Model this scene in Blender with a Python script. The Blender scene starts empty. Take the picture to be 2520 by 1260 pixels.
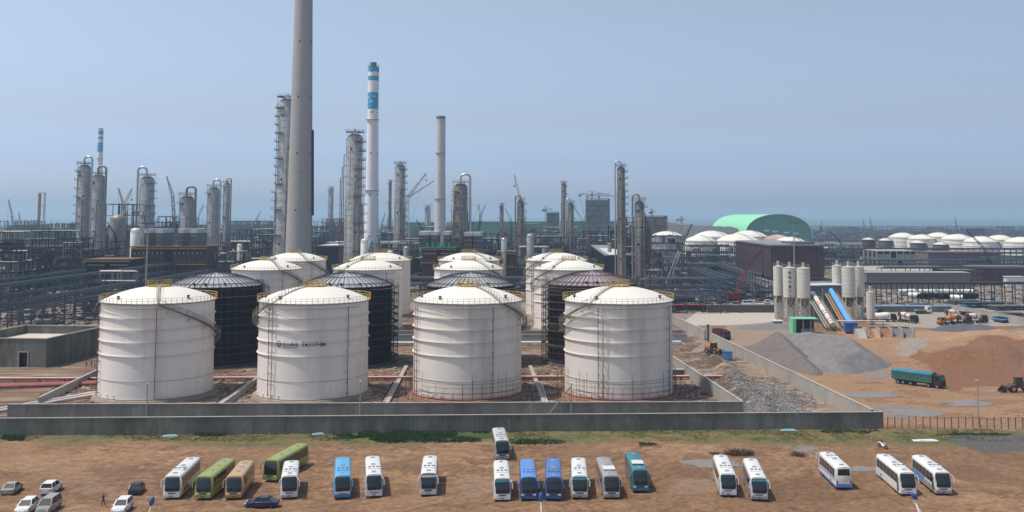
import bpy, math, random
import numpy as np
from mathutils import Vector, Matrix

# ---------------------------------------------------------------- camera
F = 2500.0; CX = 1350.0; CY = 333.0; PITCH = math.radians(4.5); CH = 41.0; W0 = 2520.0
sc = bpy.context.scene
cam_d = bpy.data.cameras.new('camera'); cam = bpy.data.objects.new('camera', cam_d)
sc.collection.objects.link(cam); sc.camera = cam
cam.location = (0, 0, CH); cam.rotation_euler = (math.radians(90) + PITCH, 0, 0)
cam_d.sensor_width = 36; cam_d.lens = F / W0 * 36
cam_d.shift_x = -(CX - 1260) / W0; cam_d.shift_y = (CY - 630) / W0
cam_d.clip_end = 60000; cam_d.clip_start = 1
# ---------------------------------------------------------------- sky, sun, exposure
SUN = Vector((-0.41, -0.07, 0.91)).normalized()
el = math.asin(SUN.z); az = math.atan2(SUN.x, SUN.y)
wd = bpy.data.worlds.new('World'); sc.world = wd; wd.use_nodes = True
nt = wd.node_tree; bg = nt.nodes['Background']
sky = nt.nodes.new('ShaderNodeTexSky'); sky.sky_type = 'NISHITA'; sky.sun_disc = False
sky.sun_elevation = el; sky.sun_rotation = az
sky.air_density = 1.2; sky.dust_density = 2.2; sky.ozone_density = 2.5; sky.altitude = 30
# the hazy band low in the sky is a dull grey-blue: tint the sky by its real elevation
tc = nt.nodes.new('ShaderNodeTexCoord'); sp = nt.nodes.new('ShaderNodeSeparateXYZ')
rp = nt.nodes.new('ShaderNodeValToRGB'); mx = nt.nodes.new('ShaderNodeMix'); mx.data_type = 'RGBA'; mx.blend_type = 'MULTIPLY'
mx.inputs[0].default_value = 1
nt.links.new(tc.outputs['Generated'], sp.inputs[0]); nt.links.new(sp.outputs['Z'], rp.inputs[0])
e = rp.color_ramp.elements
e[0].position = 0.0; e[0].color = (1.35, 1.45, 1.9, 1)
e[1].position = 0.6; e[1].color = (1.0, 1.0, 1.0, 1)
for p_, c_ in ((0.02, (1.25, 1.42, 2.2, 1)), (0.05, (0.86, 1.04, 1.68, 1)), (0.09, (0.86, 0.88, 1.10, 1)), (0.25, (1.15, 0.99, 0.87, 1))):
    q = e.new(p_); q.color = c_
nt.links.new(sky.outputs[0], mx.inputs[6]); nt.links.new(rp.outputs[0], mx.inputs[7])
mr = nt.nodes.new('ShaderNodeMapRange'); nt.links.new(sp.outputs['X'], mr.inputs[0])      # the sunward half of the sky is the brighter
for k_, v_ in zip((1, 2, 3, 4), (-0.5, 0.5, 1.13, 0.95)): mr.inputs[k_].default_value = v_
m2 = nt.nodes.new('ShaderNodeMix'); m2.data_type = 'RGBA'; m2.blend_type = 'MULTIPLY'; m2.inputs[0].default_value = 1
nt.links.new(mx.outputs[2], m2.inputs[6]); nt.links.new(mr.outputs[0], m2.inputs[7]); nt.links.new(m2.outputs[2], bg.inputs[0]); bg.inputs[1].default_value = 0.15
sl = bpy.data.lights.new('sun', 'SUN'); so = bpy.data.objects.new('sun', sl); sc.collection.objects.link(so)
sl.energy = 4.0; sl.angle = math.radians(0.5); sl.color = (1.0, 0.95, 0.87)
so.rotation_euler = SUN.to_track_quat('Z', 'Y').to_euler(); so.location = (-200, 0, 400)
sc.view_settings.view_transform = 'Standard'; sc.view_settings.look = 'None'
sc.view_settings.exposure = 0.0; sc.view_settings.gamma = 1.0
sc.cycles.volume_bounces = 0; sc.cycles.max_bounces = 4; sc.cycles.diffuse_bounces = 2
sc.cycles.use_denoising = True

# ---------------------------------------------------------------- where a spot of the place lies
CP, SP = math.cos(PITCH), math.sin(PITCH)
def ray(x, y):
    u = (x - CX) / F; v = (CY - y) / F
    return u, CP - v * SP, SP + v * CP
def at(x, y, Y):
    dx, dy, dz = ray(x, y); t = Y / dy
    return Vector((dx * t, Y, CH + dz * t))
def gz(x, y, z=0.0):
    dx, dy, dz = ray(x, y); t = (z - CH) / dz
    return Vector((dx * t, dy * t, z))
def g(x, y): return gz(x, y, 0.0)

R = random.Random(7)
pi = math.pi
# ---------------------------------------------------------------- materials
MATS = {}
def mat(name, col, rough=0.75, metal=0.0, n=0.12, s=0.6, streak=0, col2=None, amt=0.5, bump=0.0, coat=0, spec=None):
    if name in MATS: return MATS[name]
    m = bpy.data.materials.new(name); m.use_nodes = True; MATS[name] = m
    t = m.node_tree; N = t.nodes; L = t.links; b = N['Principled BSDF']
    b.inputs['Roughness'].default_value = rough; b.inputs['Metallic'].default_value = metal
    if coat: b.inputs['Coat Weight'].default_value = coat
    if spec is not None: b.inputs['Specular IOR Level'].default_value = spec
    c = N.new('ShaderNodeTexCoord'); mp = N.new('ShaderNodeMapping'); L.new(c.outputs['Object'], mp.inputs[0])
    if streak: mp.inputs['Scale'].default_value = (1, 1, 1.0 / streak)
    nz = N.new('ShaderNodeTexNoise'); nz.inputs['Scale'].default_value = s; nz.inputs['Detail'].default_value = 5
    nz.inputs['Roughness'].default_value = 0.62; L.new(mp.outputs[0], nz.inputs[0])
    r = N.new('ShaderNodeValToRGB'); L.new(nz.outputs[0], r.inputs[0])
    a = r.color_ramp.elements; a[0].position = 0.3; a[1].position = 0.7
    a[0].color = tuple(max(0, k * (1 - n)) for k in col) + (1,); a[1].color = tuple(min(1, k * (1 + n)) for k in col) + (1,)
    out = r.outputs[0]
    if col2:
        n2 = N.new('ShaderNodeTexNoise'); n2.inputs['Scale'].default_value = s * 0.45; n2.inputs['Detail'].default_value = 6
        n2.inputs['Roughness'].default_value = 0.7; L.new(mp.outputs[0], n2.inputs[0])
        r2 = N.new('ShaderNodeValToRGB'); L.new(n2.outputs[0], r2.inputs[0]); b2 = r2.color_ramp.elements
        b2[0].position = 0.62 - 0.3 * amt; b2[1].position = 0.78 - 0.2 * amt
        b2[0].color = (0, 0, 0, 1); b2[1].color = (1, 1, 1, 1)
        x = N.new('ShaderNodeMix'); x.data_type = 'RGBA'; L.new(r2.outputs[0], x.inputs[0]); L.new(out, x.inputs[6])
        x.inputs[7].default_value = tuple(col2) + (1,); out = x.outputs[2]
    L.new(out, b.inputs['Base Color'])
    if bump:
        bp = N.new('ShaderNodeBump'); bp.inputs['Strength'].default_value = bump; bp.inputs['Distance'].default_value = 0.1
        L.new(nz.outputs[0], bp.inputs['Height']); L.new(bp.outputs[0], b.inputs['Normal'])
    return m

M_white = mat('white_paint', (0.80, 0.74, 0.66), 0.5, n=0.04, s=0.5, streak=9, col2=(0.68, 0.61, 0.52), amt=0.35)
M_cream = mat('cream_silo_paint', (0.58, 0.55, 0.47), 0.6, n=0.07, s=0.5, streak=4, col2=(0.42, 0.36, 0.28), amt=0.35)
M_dirtw = mat('stained_white', (0.74, 0.68, 0.60), 0.6, n=0.06, s=0.5, streak=9, col2=(0.56, 0.48, 0.40), amt=0.35)
M_conc = mat('concrete', (0.21, 0.20, 0.175), 0.9, n=0.2, s=0.45, streak=3, col2=(0.125, 0.12, 0.10), amt=0.7)
M_concd = mat('dark_concrete', (0.17, 0.165, 0.14), 0.9, n=0.25, s=0.45, streak=3, col2=(0.085, 0.082, 0.062), amt=0.75)
M_concp = mat('pale_concrete', (0.34, 0.31, 0.27), 0.9, n=0.10, s=0.3, col2=(0.25, 0.22, 0.18), amt=0.4)
M_chim = mat('chimney_concrete', (0.37, 0.34, 0.31), 0.9, n=0.06, s=0.12, streak=0.25)
M_chimw = mat('chimney_white', (0.80, 0.77, 0.75), 0.7, n=0.04, s=0.2)
M_chimb = mat('chimney_blue', (0.06, 0.32, 0.50), 0.7, n=0.05, s=0.2)
M_steel = mat('blue_grey_steel', (0.045, 0.058, 0.078), 0.6, n=0.2, s=0.3)
M_steel2 = mat('dark_steel', (0.024, 0.027, 0.034), 0.8, n=0.2, s=0.3, spec=0.2)
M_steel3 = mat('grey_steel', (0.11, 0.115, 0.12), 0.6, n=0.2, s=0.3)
M_rsteel = mat('red_oxide_steel', (0.085, 0.032, 0.030), 0.8, n=0.25, s=0.4, streak=3, col2=(0.045, 0.022, 0.022), amt=0.5)
M_rust = mat('rusty_scaffold', (0.16, 0.075, 0.050), 0.85, n=0.3, s=1.5)
M_black = mat('black_steel', (0.013, 0.011, 0.013), 0.85, n=0.3, s=0.4, streak=3, col2=(0.040, 0.024, 0.019), amt=0.4, spec=0.12)
M_galv = mat('insulation_metal', (0.40, 0.385, 0.36), 0.45, metal=0.25, n=0.14, s=0.35, streak=0.5, col2=(0.25, 0.235, 0.21), amt=0.5)
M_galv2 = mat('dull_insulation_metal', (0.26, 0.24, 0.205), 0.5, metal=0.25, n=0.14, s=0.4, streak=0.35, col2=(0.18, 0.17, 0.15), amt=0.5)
M_shiny = mat('bright_pipe_metal', (0.50, 0.50, 0.50), 0.3, metal=0.6, n=0.08)
M_yel = mat('yellow_rail', (0.42, 0.27, 0.045), 0.7, n=0.2, s=1)
M_rail = mat('galvanised_rail', (0.30, 0.28, 0.23), 0.6, n=0.15, s=1)
M_red = mat('red_paint', (0.36, 0.035, 0.03), 0.6, n=0.2, s=1)
M_redp = mat('faded_red_pipe', (0.27, 0.075, 0.065), 0.7, n=0.2, s=0.6)
M_blue = mat('blue_paint', (0.03, 0.10, 0.34), 0.5, n=0.12, s=1)
M_bluel = mat('light_blue_sheet', (0.10, 0.30, 0.55), 0.55, n=0.12, s=1)
M_teal = mat('teal_tarpaulin', (0.02, 0.17, 0.24), 0.7, n=0.15, s=1)
M_green = mat('green_roof', (0.24, 0.62, 0.34), 0.6, n=0.05, s=0.05)
M_greend = mat('deep_green_cladding', (0.03, 0.16, 0.095), 0.7, n=0.08, s=0.05)
M_greenp = mat('green_paint', (0.04, 0.22, 0.13), 0.7, n=0.15, s=0.5)
M_rdome = mat('grey_dome_sheet', (0.34, 0.335, 0.33), 0.8, n=0.12, s=0.3, spec=0.2)
M_rdomer = mat('primer_dome_sheet', (0.27, 0.225, 0.23), 0.6, n=0.15, s=0.3)
M_glass = mat('tinted_glass', (0.012, 0.018, 0.022), 0.08, n=0.2, s=1, spec=0.6)
M_glass2 = mat('side_glass', (0.03, 0.036, 0.036), 0.10, n=0.4, s=2)
M_tyre = mat('tyre_rubber', (0.018, 0.017, 0.016), 0.9)
M_rim = mat('wheel_rim', (0.35, 0.35, 0.35), 0.4, metal=0.5)
M_dark = mat('dark_trim', (0.02, 0.02, 0.02), 0.6)
M_ltrim = mat('light_trim', (0.65, 0.65, 0.62), 0.5)
M_gravel = mat('grey_gravel', (0.165, 0.150, 0.145), 0.95, n=0.2, s=0.5, col2=(0.125, 0.112, 0.108), amt=0.4, bump=0.5)
M_gravd = mat('dark_gravel', (0.085, 0.085, 0.095), 0.95, n=0.2, s=0.6, bump=0.5)
M_sand = mat('brown_sand', (0.37, 0.225, 0.125), 0.95, n=0.15, s=0.5, bump=0.4)
M_sandr = mat('red_sand', (0.25, 0.125, 0.064), 0.95, n=0.15, s=0.5, bump=0.4)
M_orange = mat('machine_orange', (0.42, 0.17, 0.035), 0.6, n=0.2, s=1.5)
M_skin = mat('skin', (0.35, 0.20, 0.14), 0.6)
M_cloth = mat('black_clothes', (0.012, 0.012, 0.014), 0.9)
M_ink = mat('blue_lettering', (0.012, 0.03, 0.13), 0.6)
M_rubble = mat('pale_rubble', (0.30, 0.265, 0.23), 0.95, n=0.35, s=0.8)
M_rubg = mat('grey_green_rubble', (0.15, 0.155, 0.15), 0.95, n=0.35, s=0.5)
M_twig = mat('dry_brush', (0.10, 0.06, 0.045), 0.95, n=0.3, s=2)
M_leaf = mat('weed_leaves', (0.035, 0.075, 0.018), 0.9, n=0.35, s=1.2)
M_leaf2 = mat('grass_blades', (0.10, 0.11, 0.035), 0.9, n=0.35, s=0.8)

# ---------------------------------------------------------------- mesh builder
class MB:
    def __init__(s): s.v = []; s.f = []; s.m = []; s.mi = 0
    def add(s, vs, fs):
        b = len(s.v); s.v.extend(vs)
        for f in fs: s.f.append(tuple(b + i for i in f)); s.m.append(s.mi)
        return s
    def box(s, x0, x1, y0, y1, z0, z1, rz=0, c=(0, 0), taper=0):
        t = taper; mxx = (x0 + x1) / 2; my = (y0 + y1) / 2
        P = []
        for z, k in ((z0, 1), (z1, 1 - t)):
            for x, y in ((x0, y0), (x1, y0), (x1, y1), (x0, y1)):
                P.append((mxx + (x - mxx) * k, my + (y - my) * k, z))
        if rz:
            ca, sa = math.cos(rz), math.sin(rz)
            P = [(c[0] + (x - c[0]) * ca - (y - c[1]) * sa, c[1] + (x - c[0]) * sa + (y - c[1]) * ca, z) for x, y, z in P]
        return s.add(P, [(3, 2, 1, 0), (4, 5, 6, 7), (0, 1, 5, 4), (1, 2, 6, 5), (2, 3, 7, 6), (3, 0, 4, 7)])
    def bar(s, a, b, w=0.2, h=None):                       # square bar between two points
        a = Vector(a); b = Vector(b); d = b - a
        if d.length < 1e-6: return s
        d.normalize(); u = Vector((0, 0, 1)) if abs(d.z) < 0.95 else Vector((0, 1, 0))
        p = d.cross(u).normalized() * (w / 2); q = d.cross(p).normalized() * ((h or w) / 2)
        P = [a - p - q, a + p - q, a + p + q, a - p + q, b - p - q, b + p - q, b + p + q, b - p + q]
        return s.add([tuple(k) for k in P], [(0, 1, 2, 3), (7, 6, 5, 4), (0, 4, 5, 1), (1, 5, 6, 2), (2, 6, 7, 3), (3, 7, 4, 0)])
    def tube(s, pts, r, n=8, caps=True):
        pts = [Vector(p) for p in pts]; k = len(pts)
        rr = r if isinstance(r, (list, tuple)) else [r] * k
        vs = []; prev = None
        for i, p in enumerate(pts):
            d = (pts[min(i + 1, k - 1)] - pts[max(i - 1, 0)]).normalized()
            if prev is None:
                u = Vector((0, 0, 1)) if abs(d.z) < 0.9 else Vector((1, 0, 0))
                a = d.cross(u).normalized()
            else: a = (prev - d * prev.dot(d)).normalized()
            prev = a; b = d.cross(a)
            for j in range(n):
                t = 2 * pi * j / n; vs.append(tuple(p + (a * math.cos(t) + b * math.sin(t)) * rr[i]))
        fs = [(i * n + j, i * n + (j + 1) % n, (i + 1) * n + (j + 1) % n, (i + 1) * n + j) for i in range(k - 1) for j in range(n)]
        if caps: fs += [tuple(reversed(range(n))), tuple((k - 1) * n + j for j in range(n))]
        return s.add(vs, fs)
    def cyl(s, c, r, h, n=12, r1=None): 
        c = Vector(c); return s.lathe([(r, 0), (r if r1 is None else r1, h)], n, c, True)
    def lathe(s, prof, n=32, c=(0, 0, 0), caps=False, a0=0, a1=2 * pi):
        full = abs(a1 - a0 - 2 * pi) < 1e-6; m = n if full else n + 1
        vs = []
        for r, z in prof:
            for j in range(m):
                t = a0 + (a1 - a0) * j / n
                vs.append((c[0] + r * math.cos(t), c[1] + r * math.sin(t), c[2] + z))
        fs = []
        for i in range(len(prof) - 1):
            for j in range(n):
                k = (j + 1) % m; fs.append((i * m + j, i * m + k, (i + 1) * m + k, (i + 1) * m + j))
        if caps: fs += [tuple(reversed(range(m))), tuple((len(prof) - 1) * m + j for j in range(m))]
        return s.add(vs, fs)
    def ring(s, r, z, w=0.1, h=0.1, n=48, a0=0, a1=2 * pi, c=(0, 0)):     # a rectangular hoop
        return s.lathe([(r, z), (r + w, z), (r + w, z + h), (r, z + h), (r, z)], n, (c[0], c[1], 0), False, a0, a1)
    def prism(s, poly, z0, z1):
        n = len(poly)
        return s.add([(x, y, z0) for x, y in poly] + [(x, y, z1) for x, y in poly],
                     [tuple(reversed(range(n))), tuple(range(n, 2 * n))] + [(i, (i + 1) % n, n + (i + 1) % n, n + i) for i in range(n)])
    def ball(s, c, r, n=12, k=8, sz=1.0, half=False):
        pr = []
        for i in range(k + 1):
            t = -pi / 2 + pi * i / k
            if half and t < -1e-6: continue
            pr.append((max(1e-3, r * math.cos(t)), r * math.sin(t) * sz))
        return s.lathe(pr, n, c)
    def build(s, name, m, parent=None, smooth=False, loc=None):
        me = bpy.data.meshes.new(name); me.from_pydata(s.v, [], s.f); 
        ms = m if isinstance(m, (list, tuple)) else [m]
        for k in ms: me.materials.append(k)
        if len(ms) > 1: me.polygons.foreach_set('material_index', s.m)
        if smooth:
            me.polygons.foreach_set('use_smooth', [True] * len(me.polygons))
            try: me.set_sharp_from_angle(angle=math.radians(smooth if smooth is not True else 40))
            except Exception: pass
        me.update()
        o = bpy.data.objects.new(name, me); sc.collection.objects.link(o)
        if parent: o.parent = parent
        if loc is not None: o.location = loc
        return o

def tag(o, label=None, cat=None, group=None, kind=None):
    if label: o['label'] = label
    if cat: o['category'] = cat
    if group: o['group'] = group
    if kind: o['kind'] = kind
    return o
def thing(name, label, cat, loc=(0, 0, 0), rz=0.0, group=None):
    o = bpy.data.objects.new(name, None); sc.collection.objects.link(o)
    o.location = loc; o.rotation_euler = (0, 0, rz); o.empty_display_size = 0.5
    return tag(o, label, cat, group)
def children(o): return [c for c in bpy.data.objects if c.parent == o]
def copy_tree(o, parent=None, kids=None):
    if kids is None:
        kids = {}
        for c in bpy.data.objects:
            if c.parent: kids.setdefault(c.parent.name, []).append(c)
    c = o.copy(); sc.collection.objects.link(c); c.parent = parent
    for ch in kids.get(o.name, []): copy_tree(ch, c, kids)
    return c
def dup(o, loc, rz=0.0, label=None, group=None, scale=None):
    c = copy_tree(o); c.location = loc; c.rotation_euler = (0, 0, rz)
    if label: c['label'] = label
    if group: c['group'] = group
    if scale: c.scale = (scale,) * 3 if not isinstance(scale, tuple) else scale
    return c

# vectorised value noise for terrain
_rng = np.random.RandomState(3); _T = _rng.rand(256, 256)
def vnoise(x, y, f=1.0, seed=0):
    x = np.asarray(x, float) * f + seed * 17.3; y = np.asarray(y, float) * f + seed * 9.1
    xi = np.floor(x).astype(int); yi = np.floor(y).astype(int); u = x - xi; v = y - yi
    u = u * u * (3 - 2 * u); v = v * v * (3 - 2 * v)
    t = lambda a, b: _T[a & 255, b & 255]
    return (t(xi, yi) * (1 - u) + t(xi + 1, yi) * u) * (1 - v) + (t(xi, yi + 1) * (1 - u) + t(xi + 1, yi + 1) * u) * v
def fbm(x, y, f=1.0, o=4, seed=0):
    s_ = 0; a = 0.5; tot = 0
    for i in range(o): s_ = s_ + a * vnoise(x, y, f * 2 ** i, seed + i); tot += a; a *= 0.55
    return s_ / tot
# ================================================================ THE SETTING
def inpoly(px, py, poly):
    r = np.zeros(px.shape, bool); n = len(poly)
    for i in range(n):
        x0, y0 = poly[i]; x1, y1 = poly[(i + 1) % n]
        if y0 == y1: continue
        c = ((y0 > py) != (y1 > py)) & (px < (x1 - x0) * (py - y0) / (y1 - y0) + x0)
        r ^= c
    return r
def gp(*pts): return [tuple(g(x, y))[:2] for x, y in pts]

xs = np.concatenate([-np.geomspace(112, 16000, 70)[::-1], np.arange(-110.8, -80, 0.8), np.arange(-80, 80, 0.4), np.arange(80, 180, 0.8), np.geomspace(181, 16000, 70)])
ys = np.concatenate([[-200, -60, 20, 80, 110, 125, 135], np.arange(138, 190, 0.4), np.arange(190, 380, 0.8), np.arange(380, 560, 1.6), np.geomspace(562, 30000, 140)])
GX, GY = np.meshgrid(xs, ys)
wx = GX + (fbm(GX, GY, 0.13, 4, 1) - 0.5) * 7; wy = GY + (fbm(GX, GY, 0.13, 4, 9) - 0.5) * 9

def hgt(x, y):
    x = np.asarray(x, float); y = np.asarray(y, float)
    near = np.clip((420 - y) / 60, 0, 1)
    h = (fbm(x, y, 0.25, 4, 2) - 0.5) * 0.22 * near + (fbm(x, y * 0.5, 0.9, 2, 5) - 0.5) * 0.16 * near + (fbm(x, y, 1.3, 2, 15) - 0.5) * 0.12 * near * (y < 192) * (fbm(x, y, .08, 2, 16) > .5)
    # spoil bank beside the sunken road on the right of the tank farm
    bx = 45 + (y - 214) * .024 + (fbm(y, y, 0.05, 2, 3) - 0.5) * 3
    h = h + 1.9 * np.exp(-((x - bx) / 2.6) ** 2) * np.clip((y - 197) / 20, 0, 1) * np.clip((345 - y) / 60, 0, 1) * (0.7 + 0.6 * fbm(x, y, 0.3, 3, 8))
    # raised, dug-over earth on the far right
    q = np.clip((x - 100) / 14, 0, 1) * np.clip((y - 268 - 10 * fbm(x, x, 0.05, 2, 4)) / 12, 0, 1) * np.clip((338 - y) / 22, 0, 1)
    h = h + q * (1.2 + 6.5 * fbm(x, y, 0.055, 3, 6) ** 1.5)
    q2 = np.exp(-(((x - 118) / 14) ** 2 + ((y - 217) / 9) ** 2)); h = h + 3.2 * q2
    return h
GZ = hgt(GX, GY)
# flat, firm ground where the tanks, yards and walls stand
C = np.empty(GX.shape + (3,)); 
def fill(mask, c, a=1.0):
    for i in range(3): C[..., i] = np.where(mask, C[..., i] * (1 - a) + c[i] * a, C[..., i])
n1 = fbm(GX, GY, 0.045, 5, 1); n2 = fbm(GX * 0.45, GY, 0.35, 4, 2); n3 = fbm(GX, GY, 0.9, 3, 3)
base = np.array([0.204, 0.120, 0.064])
for i in range(3): C[..., i] = base[i]
k = np.clip((n1 - 0.5) * 3.2, -1, 1)[..., None]; C = C * (1 + 0.20 * k)
redmask = np.clip((n2 - 0.52) * 5, 0, 1)[..., None] * np.clip((n1 - 0.40) * 5, 0, 1)[..., None]
C = C * (1 - 0.5 * redmask) + np.array([0.125, 0.062, 0.033]) * 0.5 * redmask
C = C * (0.90 + 0.22 * n3[..., None])
rut = (np.sin((GX * 0.25 + GY * 0.9 + 3 * n1 * 6) * 2.1) > 0.86) & (n1 > 0.47) & (GY < 192); fill(rut, (0.30, 0.205, 0.14), 0.4)
rut = (np.sin((GX * 0.9 - GY * 0.8 + 5 * n1 * 5) * 1.7) > 0.90) & (n1 < 0.52) & (GY < 192); fill(rut, (0.13, 0.075, 0.05), 0.4)
lot = (GY < 186) & (GY > 136) & (np.abs(GX) < 110); lx, ly = GX[lot], GY[lot]; TC = np.zeros(lx.shape); TD = np.zeros(lx.shape)
for q in range(64):                                          # wheel tracks of the coaches curving over the lot
    x0 = R.uniform(-80, 75); y0_ = R.uniform(140, 182); a = R.choice((R.uniform(-.25, .25), R.uniform(1.2, 1.9), R.uniform(-.8, .8))); cv = R.uniform(-.02, .02); ln_ = R.uniform(10, 40)
    u = (lx - x0) * math.cos(a) + (ly - y0_) * math.sin(a); v = -(lx - x0) * math.sin(a) + (ly - y0_) * math.cos(a) - cv * u * u
    for o_ in (-1.0, 1.0):
        w_ = np.exp(-((v - o_) / .26) ** 2) * (np.abs(u) < ln_) * (fbm(lx, ly, .4, 2, q) > .38); TC += w_ * R.choice((-1, -1, .7)) * R.uniform(.4, 1); TD += w_
C[lot] = C[lot] * (1 + 0.30 * np.clip(TC, -1.2, 1.2))[:, None]; GZ[lot] -= 0.05 * np.clip(TD, 0, 1)
cl = fbm(lx, ly, 1.1, 3, 21); churn = (fbm(lx, ly, .09, 3, 22) > .54) & (cl > .55); tmp = C[lot]; tmp[churn] = tmp[churn] * .55 + np.array([.10, .050, .026]) * .45; C[lot] = tmp
pale = fbm(lx, ly * 1.0, .07, 3, 25) > .60; tmp = C[lot]; tmp[pale & (cl < .5)] = tmp[pale & (cl < .5)] * 1.18; C[lot] = tmp
far = GY > 400; fill(far, (0.17, 0.145, 0.125), 0.7)
farn = fbm(GX, GY, 0.02, 4, 7); fill(far & (farn > 0.52), (0.26, 0.225, 0.185), 0.6); fill(far & (farn < 0.42), (0.085, 0.085, 0.085), 0.6)
fill(GY > 900, (0.075, 0.082, 0.082), 0.75)
def reg(c, *pts, a=1.0, warp=1.0, lev=None):
    m_ = inpoly(GX + (wx - GX) * warp, GY + (wy - GY) * warp, gp(*pts)); fill(m_, c, a)
    if lev is not None: GZ[m_] = lev + (GZ[m_] - lev) * 0.15
    return m_
# tank-farm floor and the strip between the two walls
tf = reg((0.165, 0.108, 0.070), (-200, 1055), (2130, 1050), (1700, 800), (1600, 760), (-400, 760), a=0.8, warp=0.2)
reg((0.20, 0.16, 0.125), (1828, 1030), (2160, 1030), (1740, 800), (1655, 770), (1655, 850), a=0.7, warp=0.3)
reg((0.21, 0.135, 0.085), (1830, 900), (1990, 1030), (2140, 1030), (1800, 860), (1740, 820), a=0.7, warp=0.3)
reg((0.105, 0.066, 0.042), (1650, 820), (1700, 900), (1790, 985), (1850, 1010), (1880, 1010), (1760, 890), (1680, 810), a=0.8, warp=0.6)
reg((0.155, 0.15, 0.14), (1780, 925), (1900, 930), (1990, 1010), (2010, 1035), (1840, 1035), (1840, 990), a=0.6, warp=0.6)
fill(tf & (n2 > .56), (0.085, 0.052, 0.032), .7); fill(tf & (n1 > .56) & (n3 > .5), (0.27, 0.205, 0.15), .6); fill(tf & (fbm(GX, GY, .3, 3, 31) > .64), (0.33, 0.27, 0.21), .6)
# grass strip below the wall
gm = (GY > 186 + (n1 - .5) * 18) & (GY < 199) & (n3 > 0.24); fill(gm, (0.122, 0.108, 0.042), 0.70)
gm = (GY > 188 + (n1 - .5) * 18) & (GY < 198) & (n3 * 0.6 + n2 * 0.5 > 0.60); fill(gm, (0.055, 0.085, 0.025), 0.75)
reg((0.03, 0.062, 0.018), (820, 1078), (850, 1064), (1210, 1066), (1240, 1076), (1140, 1086), (980, 1084), a=0.85, warp=0.3)
# dark gravel spread at the right edge
reg((0.088, 0.084, 0.084), (2330, 1085), (2360, 1068), (2600, 1064), (2700, 1110), (2420, 1116), a=0.9, warp=0.5)
# right-hand works yard
reg((0.31, 0.195, 0.112), (2180, 1050), (2700, 1060), (2900, 820), (2200, 815), (1830, 900), a=0.55, warp=1)
mm = inpoly(wx, wy, gp((2170, 1035), (2700, 1035), (2900, 900), (2200, 880), (2090, 945)))
fill(mm & (n2 > 0.53), (0.20, 0.105, 0.055), 0.7); fill(mm & (n1 > 0.58), (0.20, 0.175, 0.155), 0.8)
reg((0.175, 0.082, 0.043), (2330, 960), (2600, 945), (2620, 868), (2420, 872), (2300, 890), (2220, 860), (2230, 880), (2300, 905), a=0.85, warp=1)
reg((0.34, 0.205, 0.12), (2290, 862), (2620, 880), (2700, 815), (2330, 833), a=0.7, warp=1)
reg((0.36, 0.215, 0.12), (2080, 835), (2700, 838), (2700, 815), (2060, 812), a=0.6, warp=0.6)
reg((0.42, 0.37, 0.31), (1668, 802), (1740, 750), (1910, 756), (1910, 792), (1815, 800), a=0.95, warp=0.25, lev=0)
reg((0.30, 0.265, 0.225), (2150, 800), (2170, 765), (2480, 760), (2560, 800), (2300, 808), a=0.9, warp=0.4, lev=0)
reg((0.27, 0.21, 0.155), (1700, 870), (1790, 800), (1930, 792), (2000, 812), (1850, 850), a=0.7, warp=0.6)
reg((0.40, 0.355, 0.30), (1740, 748), (1800, 700), (1850, 700), (1905, 748), a=0.9, warp=0.3)
reg((0.36, 0.30, 0.24), (95, 800), (190, 760), (250, 765), (240, 800), a=0.8, warp=0.3)
reg((0.25, 0.22, 0.19), (2195, 872), (2230, 852), (2295, 850), (2270, 868), (2240, 884), a=.8, warp=1)
reg((0.27, 0.235, 0.19), (-40, 800), (0, 745), (200, 738), (250, 760), (250, 800), a=.6, warp=.8)
# damp, clayey patches in the bus park
for pts in (((1640, 1190), (1680, 1172), (1760, 1175), (1770, 1200), (1680, 1210)), ((200, 1210), (230, 1196), (270, 1204), (250, 1215)),
            ((1100, 1195), (1120, 1172), (1200, 1178), (1210, 1200), (1150, 1212))):
    reg((0.24, 0.175, 0.125), *pts, a=0.45, warp=1.4)
for pts in (((230, 1170), (260, 1150), (350, 1150), (420, 1160), (330, 1168)), ((870, 1140), (1000, 1132), (1150, 1140), (1200, 1158), (980, 1150)),
            ((1640, 1130), (1700, 1120), (1830, 1150), (1760, 1165)), ((1600, 1160), (1700, 1152), (1740, 1170), (1640, 1175)), ((2280, 1140), (2420, 1150), (2500, 1190), (2360, 1175)), ((1930, 1180), (2010, 1170), (2040, 1210), (1960, 1215))):
    reg((0.135, 0.075, 0.048), *pts, a=0.6, warp=1.6)
# the harbour bed: below the sea
GZ[GY > 3000] = -6
nv = GX.size; nyy, nxx = GX.shape
me = bpy.data.meshes.new('ground')
co = np.stack([GX, GY, GZ], -1).reshape(-1, 3)
ii = np.arange(nv).reshape(nyy, nxx)
fa = np.stack([ii[:-1, :-1], ii[:-1, 1:], ii[1:, 1:], ii[1:, :-1]], -1).reshape(-1, 4)
me.vertices.add(nv); me.vertices.foreach_set('co', co.ravel())
me.loops.add(fa.size); me.loops.foreach_set('vertex_index', fa.ravel())
me.polygons.add(len(fa)); me.polygons.foreach_set('loop_start', np.arange(0, fa.size, 4)); me.polygons.foreach_set('loop_total', np.full(len(fa), 4))
me.polygons.foreach_set('use_smooth', np.ones(len(fa), bool))
me.update(calc_edges=True); me.validate()
ca = me.color_attributes.new('soil', 'FLOAT_COLOR', 'POINT')
ca.data.foreach_set('color', np.concatenate([np.clip(C, 0, 1), np.ones(C.shape[:2] + (1,))], -1).reshape(-1))
gm_ = bpy.data.materials.new('soil'); gm_.use_nodes = True; t = gm_.node_tree; N = t.nodes; L = t.links
b = N['Principled BSDF']; b.inputs['Roughness'].default_value = 0.95; b.inputs['Specular IOR Level'].default_value = 0.2
at_ = N.new('ShaderNodeAttribute'); at_.attribute_name = 'soil'
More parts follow.
